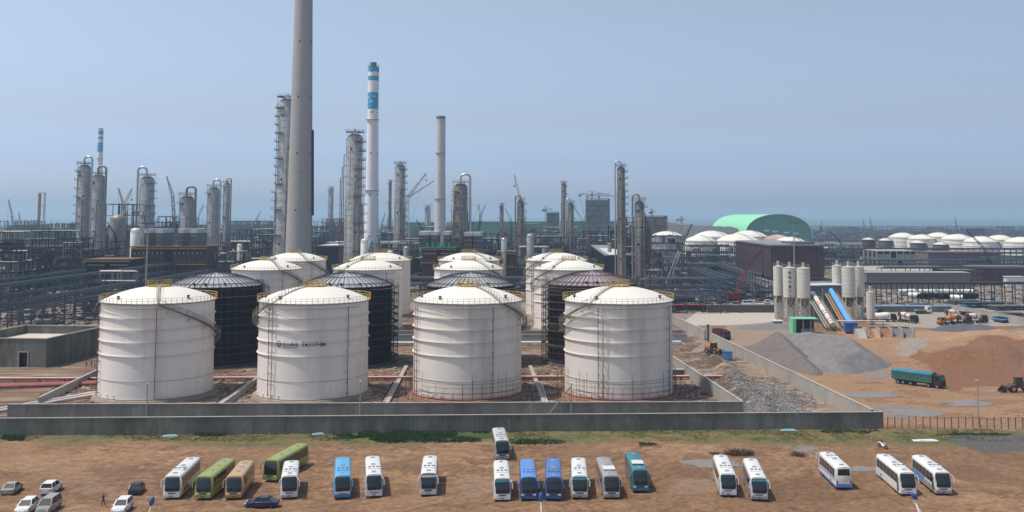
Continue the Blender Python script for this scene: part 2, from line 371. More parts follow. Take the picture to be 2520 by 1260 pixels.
tc = N.new('ShaderNodeTexCoord'); nz = N.new('ShaderNodeTexNoise'); nz.inputs['Scale'].default_value = 1.3; nz.inputs['Detail'].default_value = 8; nz.inputs['Roughness'].default_value = 0.7
L.new(tc.outputs['Object'], nz.inputs[0]); rr = N.new('ShaderNodeValToRGB'); L.new(nz.outputs[0], rr.inputs[0])
rr.color_ramp.elements[0].position = 0.3; rr.color_ramp.elements[0].color = (0.64, 0.60, 0.57, 1); rr.color_ramp.elements[1].position = 0.7; rr.color_ramp.elements[1].color = (1.30, 1.30, 1.30, 1)
mx = N.new('ShaderNodeMix'); mx.data_type = 'RGBA'; mx.blend_type = 'MULTIPLY'; mx.inputs[0].default_value = 1
L.new(at_.outputs['Color'], mx.inputs[6]); L.new(rr.outputs[0], mx.inputs[7]); L.new(mx.outputs[2], b.inputs['Base Color'])
bp = N.new('ShaderNodeBump'); bp.inputs['Strength'].default_value = 0.8; bp.inputs['Distance'].default_value = 0.15; L.new(nz.outputs[0], bp.inputs['Height']); L.new(bp.outputs[0], b.inputs['Normal'])
me.materials.append(gm_)
ground = bpy.data.objects.new('ground', me); sc.collection.objects.link(ground); tag(ground, 'bare brown earth of the bus park and works site', kind='structure')
def gh(x, y): return float(hgt(x, y))
def onground(v, d=0.0): return Vector((v.x, v.y, gh(v.x, v.y) + d))

# sea
m = mat('sea_water', (0.012, 0.05, 0.06), 0.25, n=0.15, s=0.004)
o = MB(); o.add([(-15900, 2980, 0.4), (15900, 2980, 0.4), (15900, 29900, 0.4), (-15900, 29900, 0.4)], [(0, 1, 2, 3)])
tag(o.build('sea', m), 'calm hazy sea on the horizon', kind='structure')

# puddles and damp silt pans: thin irregular sheets lying just over the soil
def blob(name, pts, m, z, label, jit=.55, kind='structure'):
    P = gp(*pts); Q = []
    n = len(P)
    for i in range(n):
        a, b_ = Vector(P[i]), Vector(P[(i + 1) % n])
        for k in range(7):
            p = a.lerp(b_, k / 7); Q.append(p + Vector((R.uniform(-jit, jit), R.uniform(-jit, jit)))) 
    c = sum(Q, Vector((0, 0))) / len(Q)
    Q = [c + (q - c) * 0.97 for q in Q]
    vs = [(c.x, c.y)] + [tuple(q) for q in Q]
    rings = [0.0, 0.33, 0.66, 1.0]; V = [(c.x, c.y, gh(c.x, c.y) + z)]
    for r_ in rings[1:]:
        for q in Q:
            p = c + (q - c) * r_; V.append((p.x, p.y, gh(p.x, p.y) + (z if r_ < 1 else z * 0.3)))
    nq = len(Q); Fc = [(0, 1 + i, 1 + (i + 1) % nq) for i in range(nq)]
    for k in range(2):
        for i in range(nq):
            a = 1 + k * nq + i; b_ = 1 + k * nq + (i + 1) % nq; Fc.append((a, a + nq, b_ + nq, b_))
    o = MB(); o.add(V, Fc); ob = o.build(name, m, smooth=True); tag(ob, label, kind=kind); return ob
M_pud = mat('muddy_water', (0.20, 0.16, 0.125), 0.3, n=0.06, s=0.3)
blob('puddle', [(1672, 1138), (1700, 1131), (1780, 1131), (1835, 1145), (1790, 1155), (1720, 1150)], M_pud, 0.10, 'muddy puddle behind the leaning white coach')
blob('puddle', [(1948, 1104), (1965, 1097), (1990, 1096), (2018, 1104), (2000, 1112), (1965, 1111)], M_pud, 0.10, 'oval puddle below the grass strip')
blob('puddle', [(2085, 1153), (2110, 1146), (2165, 1150), (2160, 1160), (2100, 1161)], M_pud, 0.10, 'small puddle between the rear-facing coach and the pair of coaches', 0.3)
blob('puddle', [(2050, 972), (2120, 965), (2200, 968), (2230, 976), (2120, 980)], M_pud, 0.14, 'long puddle in front of the teal tipper lorry')
blob('puddle', [(2290, 992), (2400, 985), (2450, 994), (2440, 1001), (2360, 1000)], M_pud, 0.14, 'shallow puddle beside the far-right lamp post')
blob('puddle', [(2180, 1008), (2260, 1004), (2330, 1016), (2300, 1026), (2200, 1022)], M_pud, 0.14, 'grey puddle behind the wire fence')
# ================================================================ WALLS AND FENCE
def wall(name, label, pts, h, w=0.5, m=None, cap=True, group=None, z=0.0):
    P = [Vector((p[0], p[1], 0)) for p in pts]; a0 = P[0]
    t = thing(name, label, 'wall', (a0.x, a0.y, z), 0, group); wm = MB(); cm = MB()
    for i in range(len(P) - 1):
        a = P[i] - a0; b = P[i + 1] - a0; d = (b - a); Ln = d.length; nseg = max(1, int(Ln / 6)); d.normalize()
        p = Vector((d.y, -d.x, 0)) * (w / 2)
        for k in range(nseg):
            s = a + d * (Ln * k / nseg + 0.02); e_ = a + d * (Ln * (k + 1) / nseg - 0.02); j = R.uniform(-0.012, 0.012)
            q = [s - p * (1 + j), s + p * (1 + j), e_ + p * (1 + j), e_ - p * (1 + j)]
            wm.prism([(v.x, v.y) for v in reversed(q)], -0.6, h + R.uniform(-0.02, 0.02))
        p2 = p * 1.25; q = [a - p2, a + p2, b + p2, b - p2]
        cm.prism([(v.x, v.y) for v in reversed(q)], h + 0.02, h + 0.14)
    wm.build('wall_panel', m or M_conc, t)
    if cap: cm.build('lit_coping', M_concp, t)  # pale top strip: the lit top edge put into its colour
    return t
WH = 3.1
fL = g(-260, 1074); fR = g(2174, 1055)
wall('boundary_wall', 'long dark concrete wall nearest the parked coaches', [fL, fR], WH, 0.4, M_concd)  # shade on its near face is put into the dark concrete colour
rL = g(18, 1033); rR = g(1828, 1026)
wall('bund_wall', 'long concrete wall just in front of the four nearest white tanks', [rL, rR], 3.0, 0.45, M_conc)  # shaded near face put in as a darker tone than the sunlit walls
br = g(1690, 858); wall('bund_wall', 'sunlit concrete wall running away from the right end of the tank wall', [rR + Vector((0, 0.5, 0)), Vector((rR.x - 9, 310, 0))], 3.0, 0.45, M_concp)  # sunlight on this side is put into the paler concrete
dR = g(2150, 1052)
wall('boundary_wall', 'long diagonal sunlit concrete wall beside the big gravel heap', [Vector((dR.x, dR.y + 0.5, 0)), Vector((dR.x - 10.8, 330, 0))], 3.2, 0.45, M_concp)  # paler concrete colour carries the sun on its left side
wall('boundary_wall', 'diagonal concrete wall further back beside the parked dump truck', [Vector((dR.x - 11.6, 338, 0)), Vector((dR.x - 19, 425, 0))], 3.2, 0.45, M_concp)
gpst = thing('gate_post', 'tall grey steel gate post between the two diagonal walls', 'gate post', (dR.x - 11.2, 334, 0)); MB().box(-.35, .35, -.35, .35, -.3, 5.4).build('post', M_steel3, gpst); MB().box(-.45, .45, -.45, .45, 5.4, 5.6).build('cap', M_steel3, gpst)
def lowwall(label, a, b, h=1.9, w=0.45, m=None): return wall('dividing_wall', label, [g(*a), g(*b)], h, w, m or M_concp)
lowwall('low concrete wall running back left of the leftmost near white tank', (95, 1000), (245, 925), 1.8)
lowwall('low concrete wall between the first and second near white tanks', (540, 1012), (650, 930), 1.3)
lowwall('thin low wall between the second and third near white tanks', (945, 1010), (1000, 905), 0.5, 0.8)
lowwall('low wall between the third and fourth near white tanks', (1345, 1010), (1305, 905), 0.5, 0.8)
y0 = 330
wall('bund_wall', 'concrete wall crossing behind the second row of dark tanks', [Vector((-120, y0, 0)), Vector((45, y0 + 4, 0))], 2.4, 0.45, M_concp)
wall('bund_wall', 'second concrete wall crossing in front of the rear white tanks', [Vector((-125, y0 + 12, 0)), Vector((45, y0 + 16, 0))], 2.4, 0.45, M_concp)
st = thing('concrete_slab', 'short concrete slab stub right of the fourth near tank', 'slab', tuple(g(1677, 925))); MB().box(-2.6, 2.6, -1, 1, 0, 1.6).build('slab', M_conc, st); MB().box(-2.8, 2.8, -1.1, 1.1, 1.6, 1.75).build('slab_edge', M_concp, st)

# wire fence on the right
fa = g(2185, 1055); fb = g(2640, 1057)
fn = thing('wire_fence', 'rusty wire fence on thin posts at the right edge of the bus park', 'fence', tuple(fa))
d = fb - fa; n = 26
pm = MB(); wm = MB()
for i in range(n + 1):
    p = d * (i / n); MB().box(p.x - .07, p.x + .07, p.y - .07, p.y + .07, -0.2, 2.3).build('post', M_rust, fn)
for z in (0.3, 0.7, 1.1, 1.5, 1.9, 2.2): wm.bar((0, 0, z), (d.x, d.y, z), 0.025)
for i in range(int(d.length / 0.5)):
    p = d * (i * 0.5 / d.length); wm.bar((p.x, p.y, 0.1), (p.x, p.y, 2.2), 0.015)
wm.build('wire_mesh', M_rust, fn)

# ---- the low concrete building on the left
Lc = g(112, 905); bl = thing('concrete_building', 'unfinished grey concrete building with open roof and one doorway', 'building', tuple(Lc))
w_, dd, h_, th = 26, 32, 7.6, 0.35; sh = 0.10   # front runs to the left, side runs back
bl.rotation_euler = (0, 0, -0.08)
wmb = MB()
dx0, dx1 = -7.6, -5.2
wmb.box(-w_, dx0, 0, th, -0.5, h_); wmb.box(dx1, 0, 0, th, -0.5, h_); wmb.box(dx0, dx1, 0, th, 4.0, h_); 
wmb.box(-th, 0, th, dd, -0.5, h_); wmb.box(-w_, -w_ + th, th, dd, -0.5, h_); wmb.box(-w_ + th, -th, dd - th, dd, -0.5, h_)
wmb.build('wall', M_concd, bl)
cb = MB(); cb.box(-w_ - .15, .15, -.15, th + .1, h_, h_ + .25); cb.box(-th - .1, .15, th + .1, dd + .15, h_, h_ + .25); cb.box(-w_ - .15, -w_ + th + .1, th + .1, dd + .15, h_, h_ + .25); cb.box(-w_ + th + .1, -th - .1, dd - th - .1, dd + .15, h_, h_ + .25)
cb.build('parapet', M_concp, bl)
MB().box(-w_ + th, -th, th, dd - th, h_ - 2.6, h_ - 2.3).build('roof', mat('pale_screed', (.50, .42, .34), .9, n=.12), bl)
fr = MB(); fr.box(dx0 - .3, dx0, -.12, .3, 0, 4.3); fr.box(dx1, dx1 + .3, -.12, .3, 0, 4.3); fr.box(dx0, dx1, -.12, .3, 4.0, 4.3); dr = fr.build('door', M_concp, bl)
MB().box(dx0, dx1, 1.6, 1.7, 0, 4).build('dark_inner_door', M_dark, dr)
# ================================================================ COACHES
def paint(name, col): return mat('coach_' + name, col, 0.32, n=0.04, s=0.5, coat=0.25, col2=tuple(c * 0.8 for c in col), amt=0.3)
P_w = paint('white', (0.66, 0.655, 0.62)); P_ws = paint('grey_white', (0.50, 0.50, 0.49)); P_g = paint('lime', (0.26, 0.31, 0.06)); P_t = paint('tan', (0.46, 0.30, 0.14))
P_lb = paint('light_blue', (0.09, 0.36, 0.62)); P_b = paint('blue', (0.08, 0.24, 0.58)); P_db = paint('dark_blue', (0.035, 0.08, 0.24)); P_mb = paint('mid_blue', (0.055, 0.16, 0.40))
P_s = paint('silver', (0.30, 0.29, 0.28)); P_tl = paint('teal', (0.03, 0.16, 0.20)); P_rd = paint('red', (0.34, 0.04, 0.03)); P_bg = paint('beige', (0.42, 0.36, 0.25)); P_or = paint('ochre', (0.36, 0.19, 0.04))

def hub(mb_t, mb_r, r, w):
    mb_t.lathe([(r * .55, -w / 2), (r * .97, -w / 2), (r, -w / 4), (r, w / 4), (r * .97, w / 2), (r * .55, w / 2)], 20); mb_r.lathe([(0.001, w / 2 - .06), (r * .3, w / 2 - .02), (r * .56, w / 2 - .05), (r * .56, -w / 2 + .05), (0.001, -w / 2 + .05)], 16)
def wheel(parent, x, y, r, w=0.3, name='wheel'):
    t_, r_ = MB(), MB(); hub(t_, r_, r, w)
    o = t_.build(name, M_tyre, parent, smooth=True); o.location = (x, y, r); o.rotation_euler = (-pi / 2 if y > 0 else pi / 2, 0, 0)
    q = r_.build('rim', M_rim, o, smooth=True); return o

def lean(z, k=0.55): return -k * max(0, (z - 1.25) / 2.1) ** 1.7
def coach(label, L_, body, roof, low, stripe=None, head=None, kind=0, H_=3.35, hatch=3, rearwhite=False, ears='down', group='coaches parked on the bare earth lot'):
    """heading +X, origin on the ground under the middle of the front bumper"""
    t = thing('coach', label, 'coach', (0, 0, 0), 0, group)
    Wd = 1.25; z0 = 0.38
    prof = [(-Wd, z0), (Wd, z0), (Wd + .0, 1.2), (Wd - .01, 2.0), (Wd - .05, H_ - .42), (Wd - .13, H_ - .17), (Wd - .36, H_ - .03), (0, H_ + .03), (-Wd + .36, H_ - .03), (-Wd + .13, H_ - .17), (-Wd + .05, H_ - .42), (-Wd + .01, 2.0), (-Wd, 1.2)]
    n = len(prof)
    st = [(0.0, 0.92), (-0.10, 0.965), (-0.32, 1.0), (-L_ * .35, 1.0), (-L_ * .7, 1.0), (-L_ + .25, 1.0), (-L_ + .06, .97), (-L_, .93)]
    b = MB(); V = []
    for i, (x, k) in enumerate(st):
        for y, z in prof:
            f = 1 if x > -0.4 else 0
            zz = z if i not in (0, len(st) - 1) else z0 + (z - z0) * .985
            V.append((x + (lean(z) if f else 0) + (0.10 * max(0, (z - 1.2) / 2) if x < -L_ + .3 else 0), y * k, zz))
    fs = []; mi = []
    for i in range(len(st) - 1):
        for j in range(n):
            k = (j + 1) % n; fs.append((i * n + k, i * n + j, (i + 1) * n + j, (i + 1) * n + k))
            mi.append(1 if 5 <= j <= 8 else (2 if j in (0, 1, 12) else 0))
    fs.append(tuple(range(n))); mi.append(0); fs.append(tuple(reversed([(len(st) - 1) * n + j for j in range(n)]))); mi.append(0)
    b.add(V, fs); b.m = mi
    b.build('body', [body, roof, low], t, smooth=50)
    # front: windscreen, bumper, lamps, wipers, plate
    def fpatch(y0, y1, za, zb, off, ny=8, nz=6, rc=.16):
        m_ = MB(); V = []
        for a in range(nz + 1):
            z = za + (zb - za) * a / nz
            cut = rc * (max(0, 1 - min(z - za, zb - z) / .18) ** 2)
            for c in range(ny + 1):
                y = (y0 + cut) + (y1 - y0 - 2 * cut) * c / ny; V.append((off + lean(z) - .10 * abs(y) ** 3 / 1.6, y, z))
        m_.add(V, [(a * (ny + 1) + c, a * (ny + 1) + c + 1, (a + 1) * (ny + 1) + c + 1, (a + 1) * (ny + 1) + c) for a in range(nz) for c in range(ny)]); return m_
    ws = fpatch(-1.12, 1.12, 1.18, H_ - .25, 0.035); wo = ws.build('windscreen', M_glass, t, smooth=True)
    sb = fpatch(-1.02, 1.02, H_ - .62, H_ - .34, 0.055, rc=.04).build('destination_blind', head or M_dark, wo, smooth=True)
    wp = MB()
    for s in (-.55, .35): wp.bar((.06 + lean(1.4), s, 1.22), (.07 + lean(2.1), s + .45, 2.1), .035)
    wp.build('wiper', M_dark, wo)
    MB().box(-.25, .09, -1.14, 1.14, .36, .72).build('bumper', low, t)
    MB().box(.10, .115, -.26, .26, .48, .62).build('number_plate', M_blue if kind != 2 else M_yel, t)
    MB().box(.02, .06, -.5, .5, .86, .98).build('grille', M_dark, t)
    for s in (-1, 1):
        hb = MB(); hb.lathe([(.001, .05), (.1, .04), (.13, 0)], 10); hb.lathe([(.001, .05), (.08, .04), (.1, 0)], 10, (0, -.24 * s, 0))
        o = hb.build('headlight', M_ltrim, t, smooth=True); o.location = (.005, s * .93, .9); o.rotation_euler = (0, pi / 2, 0)
        mr = MB(); mr.tube([(-.12, s * 1.12, H_ - .35), (.12, s * 1.30, H_ - .42), (.24, s * 1.42, H_ - .75)], .05, 6)
        q = mr.build('mirror', roof, t, smooth=True)
        MB().box(.16, .30, s * 1.44 - .10, s * 1.44 + .10, H_ - 1.45, H_ - .72, taper=.15).build('mirror_head', roof, q)
    # side windows, pillars between, door, lockers, stripe
    for s in (-1, 1):
        nw = 6; x0 = -.75; x1 = -L_ + .55; dw = (x1 - x0) / nw
        for k in range(nw):
            a = x0 + dw * k - .03; c = x0 + dw * (k + 1) + .03; y = s * (Wd + .012)
            yt = s * (Wd - .036); m_ = MB()
            V = [(a, y, 1.62 if k else 1.5), (c, y, 1.62), (c, yt, H_ - .5), (a - (.25 if k == 0 else 0), yt, H_ - .5)]
            m_.add(V, [(0, 1, 2, 3) if s < 0 else (3, 2, 1, 0)]); m_.build('side_window', M_glass2, t)
        lk = MB()
        for k in range(4): lk.box(-2.9 - k * 1.35, -1.65 - k * 1.35, s * (Wd + .006) - .006, s * (Wd + .006) + .006, .55, 1.15)
        lk.build('luggage_locker', low, t)
        if stripe:
            m_ = MB(); y = s * (Wd + .02)
            if kind == 3: V = [(-L_ * .5, y, .6), (-L_ + .3, y, .6), (-L_ + .3, y, 1.55), (-L_ * .42, y, 1.55)]
            elif kind == 4: V = [(-1.2, y, .6), (-L_ * .45, y, .6), (-L_ * .35, y, 1.4), (-2.2, y, 1.4)]
            else: V = [(-.6, y, 1.18), (-L_ + .3, y, 1.30), (-L_ + .3, y, 1.5), (-.6, y, 1.38)]
            m_.add(V, [(0, 1, 2, 3) if s < 0 else (3, 2, 1, 0)]); m_.build('side_stripe', stripe, t)
        wheel(t, -2.3, s * 1.1, .5); wheel(t, -L_ + 2.9, s * 1.1, .5)
    dm = MB(); dm.add([(-.45, -Wd - .015, .5), (-1.25, -Wd - .015, .5), (-1.25, -Wd - .015, 2.5), (-.45, -Wd - .015, 2.5)], [(3, 2, 1, 0)][:1] if 0 else [(0, 3, 2, 1)]); dm.build('door', M_glass2, t)
    # rear window and lamps
    rw = MB(); rx = -L_ - .02
    rw.add([(rx + .06, -.95, 1.95), (rx + .06, .95, 1.95), (rx + .10, .85, H_ - .35), (rx + .10, -.85, H_ - .35)], [(3, 2, 1, 0)]); rw.build('rear_window', M_glass, t)
    for s in (-1, 1): MB().box(-L_ - .03, -L_ + .05, s * 1.0 - .1, s * 1.0 + .1, .9, 1.35).build('tail_light', M_red, t)
    MB().box(-L_ - .05, -L_ + .1, -1.1, 1.1, .38, .75).build('rear_bumper', low, t)
    # roof: hatches and the air-conditioning box
    hx = [-L_ * .14, -L_ * .52, -L_ * .88][:hatch] if kind != 1 else [-L_ * .3, -L_ * .55, -L_ * .8]
    for x in hx:
        o = MB().box(x - .36, x + .36, -.33, .33, H_ + .02, H_ + .09, taper=.1).build('roof_hatch', P_s, t)
        MB().box(x - .30, x - .22, -.28, .28, H_ + .09, H_ + .11).build('hatch_seal', M_dark, o)
    if kind != 1:
        ac = MB(); x = -L_ * .34; ac.box(x - 1.2, x + .9, -.86, .86, H_ - .03, H_ + .16, taper=.06)
        a = ac.build('air_conditioner', roof, t)
        for y in (-.58, 0, .58): MB().box(x - .50, x + .20, y - .19, y + .19, H_ + .155, H_ + .185).build('fan_grille', M_steel3, a)
    return t

def heading(fr, bk, z=3.35):
    a = gz(fr[0], fr[1], z); b = gz(bk[0], bk[1], z); return math.atan2(a.y - b.y, a.x - b.x), (a - b).length
CO = [ # front foot px, roof front px, roof back px, paint set, label
 ((419, 1231), (418.5, 1178), (468, 1133), dict(body=P_w, roof=P_w, low=P_w, stripe=P_rd, kind=4), 'white coach with a red side graphic, left end of the front row', 1),
 ((496.5, 1233), (496.5, 1181), (554, 1137), dict(body=P_g, roof=P_g, low=P_g, kind=1), 'lime green coach between the white and the tan coach', 0),
 ((572, 1232), (577, 1180), (607, 1142), dict(body=P_t, roof=P_t, low=P_or, kind=1), 'tan coach with an ochre lower half, third from the left', 0),
 ((662, 1188), (662.5, 1142), (740, 1100), dict(body=P_g, roof=P_g, low=P_g, kind=1), 'lime green coach parked askew behind the others', 1),
 ((709.5, 1231), (709.5, 1175), (715, 1139), dict(body=P_w, roof=P_w, low=P_ws), 'white coach in front of the askew lime green coach', 0),
 ((841, 1231), (842, 1173), (843, 1127), dict(body=P_lb, roof=P_lb, low=P_mb), 'sky blue coach with a pale band under the windscreen', 0),
 ((919, 1227), (919.5, 1175), (915.8, 1129), dict(body=P_ws, roof=P_w, low=P_w), 'white coach just right of the sky blue coach', 0),
 ((1053, 1223.5), (1053.6, 1169), (1058.5, 1127), dict(body=P_s, roof=P_w, low=P_ws, head=P_bg), 'white-roofed coach with grey front standing alone in mid row', 0),
 ((1236, 1136), (1236, 1089.6), (1227, 1059), dict(body=P_s, roof=P_ws, low=P_s), 'silver coach alone at the grass, nearest the wall', 0),
 ((1236, 1236), (1235, 1187), (1231.5, 1143.5), dict(body=P_w, roof=P_w, low=P_w, head=P_tl, stripe=P_tl), 'white coach with green-tinted windscreen left of the blue coaches', 0),
 ((1301, 1236), (1301.4, 1181), (1298, 1137), dict(body=P_db, roof=P_b, low=P_db), 'blue coach with a lighter blue roof, the left one of the blue pair', 0),
 ((1362.6, 1235), (1362, 1179.6), (1361, 1128.8), dict(body=P_db, roof=P_mb, low=P_db), 'darker blue coach, the right one of the blue pair', 0),
 ((1427, 1231), (1427, 1181), (1424, 1137), dict(body=P_ws, roof=P_w, low=P_s, head=P_tl), 'white-roofed coach with grey bumper right of the darker blue coach', 0),
 ((1506, 1231), (1504, 1175), (1484, 1128), dict(body=P_s, roof=P_s, low=P_s), 'all silver grey coach beside the teal coach', 0),
 ((1577, 1215), (1577, 1160), (1557.6, 1116), dict(body=P_tl, roof=P_tl, low=P_tl), 'dark teal coach with a white air conditioner on its roof', 0),
 ((1794, 1227), (1793, 1177), (1774, 1129.5), dict(body=P_w, roof=P_w, low=P_ws), 'white coach, left one of the pair near the brushwood', 0),
 ((1870.5, 1236), (1869.5, 1184), (1848, 1137), dict(body=P_ws, roof=P_w, low=P_s, stripe=P_mb, kind=0, head=P_tl), 'white-roofed coach with a blue side band, right one of the pair near the brushwood', 0),
 None,
 ((2238, 1223), (2236, 1171), (2178, 1126), dict(body=P_w, roof=P_w, low=P_w), 'plain white coach with its long left side showing, near the right edge', 0),
 ((2325, 1222), (2325, 1171), (2269, 1129.5), dict(body=P_w, roof=P_w, low=P_s, stripe=P_b, kind=3), 'white coach with a royal blue rear side panel, rightmost of all', 0)]
for c in CO:
    if c is None: continue
    ft, rf, rb, kw, label, big = c
    a, ln = heading(rf, rb); ln = min(12.0, max(9.2, ln + .9)); p = g(*ft)
    o = coach(label, ln, **kw); o.location = onground(p + Vector((0, 0.35, 0)), -0.02); o.rotation_euler = (0, 0, a)
    if 'teal' in label:
        x = -ln * .34; MB().box(x - 1.25, x + .95, -.9, .9, 3.51, 3.56).build('white_cover', P_w, o)
    if 'sky blue' in label: MB().box(.06, .09, -1.1, 1.1, .95, 1.17).build('pale_band', P_w, o)
# the one seen from behind
a, ln = heading((2037, 1119), (2074, 1152.4)); ln = 10.5
o = coach('white coach parked with its back window and blue skirt towards us', ln, P_w, P_w, P_w, stripe=P_b, kind=0); 
p = g(2078, 1206); dv = Vector((math.cos(a), math.sin(a), 0)); o.location = onground(p + dv * (ln + .1), 0); o.rotation_euler = (0, 0, a)
sk = MB(); sk.box(-ln - .07, -ln + .0, -1.2, 1.2, .36, .85)
for s in (-1, 1): sk.box(-ln, -.4, s * 1.262 - .008, s * 1.262 + .008, .38, .62)
sk.build('blue_skirt', P_b, o)

# ================================================================ CARS
def car(label, pnt, kind='sedan', cat='car', name='parked_car'):
    """heading +X, origin at the middle"""
    t = thing(name, label, cat, (0, 0, 0), 0, 'cars parked at the left of the lot')
    Lh, Wd, H1, H2 = {'sedan': (2.3, .88, .92, 1.45), 'suv': (2.3, .92, 1.02, 1.66), 'van': (2.4, .93, 1.10, 1.92), 'hatch': (2.0, .86, .95, 1.5)}[kind]
    prof = {'sedan': [(-Lh, .55), (-Lh + .05, .85), (-Lh + .75, H1), (1.05, H1), (Lh - .25, .78), (Lh, .55)],
            'suv': [(-Lh, .6), (-Lh + .05, 1.0), (-Lh + .35, H1), (1.1, H1), (Lh - .2, .9), (Lh, .6)],
            'van': [(-Lh, .6), (-Lh + .04, 1.05), (-Lh + .2, H1), (1.45, H1), (Lh - .15, .9), (Lh, .6)],
            'hatch': [(-Lh, .6), (-Lh + .05, .9), (-Lh + .3, H1), (.95, H1), (Lh - .2, .8), (Lh, .55)]}[kind]
    pts = prof + [(Lh - .03, .28), (-Lh + .03, .28)]
    b = MB(); n = len(pts); V = []
    for y, kx, kz in ((-Wd, .93, -.05), (-Wd * .93, 1, 0), (-Wd * .45, 1.015, .02), (Wd * .45, 1.015, .02), (Wd * .93, 1, 0), (Wd, .93, -.05)):
        V += [(x * kx, y, z + (kz if z > .5 else 0)) for x, z in pts]
    V2 = V; fs = []
    for i in range(5):
        for j in range(n):
            k = (j + 1) % n; fs.append((i * n + j, i * n + k, (i + 1) * n + k, (i + 1) * n + j))
    fs += [tuple(reversed(range(n))), tuple(5 * n + j for j in range(n))]
    b.add(V2, fs); b.build('body', pnt, t, smooth=35)
    gx = {'sedan': (-1.55, -.85, .35, 1.15), 'suv': (-2.05, -1.75, .3, 1.15), 'van': (-2.25, -2.05, .75, 1.55), 'hatch': (-1.75, -1.25, .3, 1.05)}[kind]
    w0, w1 = Wd * .93, Wd * .74
    A = [(gx[0], H1 - .03), (gx[3], H1 - .03), (gx[2], H2 - .06), (gx[1], H2 - .06)]
    m_ = MB(); V = [(x, -(w0 if z < H2 - .2 else w1), z) for x, z in A] + [(x, (w0 if z < H2 - .2 else w1), z) for x, z in A]
    m_.add(V, [(0, 1, 2, 3), (7, 6, 5, 4), (0, 4, 5, 1), (1, 5, 6, 2), (2, 6, 7, 3), (3, 7, 4, 0)]); m_.build('windows', M_glass, t)
    r_ = MB(); r_.box(gx[1] - .03, gx[2] + .03, -w1 - .02, w1 + .02, H2 - .058, H2 + .01, taper=.04); r_.build('roof', pnt, t)
    for s in (-1, 1):
        for i, j in ((0, 3), (1, 2)): MB().bar((A[i][0], s * w0 * 1.005, A[i][1]), (A[j][0], s * w1 * 1.01, A[j][1]), .09).build('pillar', pnt, t)
        xm = (gx[1] + gx[2]) / 2; MB().bar((xm, s * w0 * 1.01, H1), (xm, s * w1 * 1.02, H2 - .06), .08).build('pillar', pnt, t)
    for s in (-1, 1):
        wheel(t, Lh * .62, s * (Wd - .1), .33, .22); wheel(t, -Lh * .6, s * (Wd - .1), .33, .22)
        MB().box(Lh - .16, Lh + .01, s * Wd * .70 - .18, s * Wd * .70 + .18, .58, .74).build('headlight', M_ltrim, t)
        MB().box(-Lh - .015, -Lh + .12, s * Wd * .70 - .18, s * Wd * .70 + .18, .68, .84).build('tail_light', M_red, t)
        MB().box(gx[3] - .25, gx[3] - .05, s * (Wd + .10) - .09, s * (Wd + .10) + .09, H1 - .02, H1 + .13).build('mirror', pnt, t)
    MB().box(-Lh - .02, -Lh + .0, -.25, .25, .45, .57).build('number_plate', M_blue, t)
    return t
P_cs = paint('car_silver', (0.30, 0.27, 0.23)); P_cd = paint('car_black', (0.02, 0.022, 0.028)); P_cn = paint('car_navy', (0.015, 0.02, 0.075)); P_cg = paint('van_grey', (0.26, 0.25, 0.22))
for (x, y), a, k, pn, lab in (((29, 1211), math.radians(99), 'sedan', P_cs, 'silver sedan at the left edge, seen from behind'),
        ((126, 1211), math.radians(96), 'suv', P_w, 'white hatchback car second from the left edge'),
        ((336, 1212), math.radians(101), 'hatch', P_cd, 'black hatchback car standing left of the coaches'),
        ((645, 1247), math.radians(185), 'sedan', P_cn, 'dark navy sedan side-on in front of the coaches'),
        ((66, 1258), math.radians(-83), 'suv', P_w, 'white car cut off by the bottom left of the picture'),
        ((120, 1256), math.radians(-86), 'van', P_cg, 'grey minivan at the bottom left'),
        ((301, 1258), math.radians(-84), 'suv', P_w, 'white car cut off at the bottom right of the walking person')):
    o = car(lab, pn, k); o.location = onground(g(x, y)); o.rotation_euler = (0, 0, a)

# ================================================================ PERSON walking across the lot
def skin_body(name, joints, edges, parent, m, lv=1):
    me = bpy.data.meshes.new(name); me.from_pydata([j[0] for j in joints], edges, []); o = bpy.data.objects.new(name, me); sc.collection.objects.link(o)
    md = o.modifiers.new('skin', 'SKIN'); md.use_smooth_shade = True
    for i, j in enumerate(joints):
        v = me.skin_vertices[0].data[i]; v.radius = (j[1], j[1] if len(j) < 3 else j[2])
    me.skin_vertices[0].data[0].use_root = True
    s = o.modifiers.new('sub', 'SUBSURF'); s.levels = lv; s.render_levels = lv
    o.parent = parent; me.materials.append(m); return o
def person(label, p, rz=0, top=None, legs=None):
    t = thing('person', label, 'person', p, rz)
    J = [((0, 0, .95), .14, .11), ((0, .01, 1.15), .13, .10), ((0, .02, 1.38), .17, .11), ((0, .02, 1.50), .06), ((0, 0, 1.66), .095, .11), ((0, 0, 1.74), .07, .085),
         ((.10, 0, .90), .085), ((.11, .16, .50), .06), ((.11, .08, .10), .042), ((.11, .20, .04), .04),
         ((-.10, 0, .90), .085), ((-.11, -.10, .50), .06), ((-.11, -.34, .14), .042), ((-.11, -.24, .06), .04),
         ((.20, .02, 1.42), .055), ((.26, -.10, 1.14), .042), ((.25, -.02, .90), .033), ((.24, .03, .80), .035),
         ((-.20, .02, 1.42), .055), ((-.26, .10, 1.15), .042), ((-.25, .24, .95), .033), ((-.24, .30, .87), .035)]
    E = [(0, 1), (1, 2), (2, 3), (3, 4), (4, 5), (0, 6), (6, 7), (7, 8), (8, 9), (0, 10), (10, 11), (11, 12), (12, 13), (2, 14), (14, 15), (15, 16), (16, 17), (2, 18), (18, 19), (19, 20), (20, 21)]
    skin_body('body', J, E, t, top or M_cloth)
    h = MB(); h.ball((0, -.02, 1.72), .115, 10, 6, 1.05); h.build('hair', M_dark, t, smooth=True)
    f = MB(); f.ball((0, .045, 1.67), .088, 10, 6, 1.2); f.build('face', M_skin, t, smooth=True)
    return t
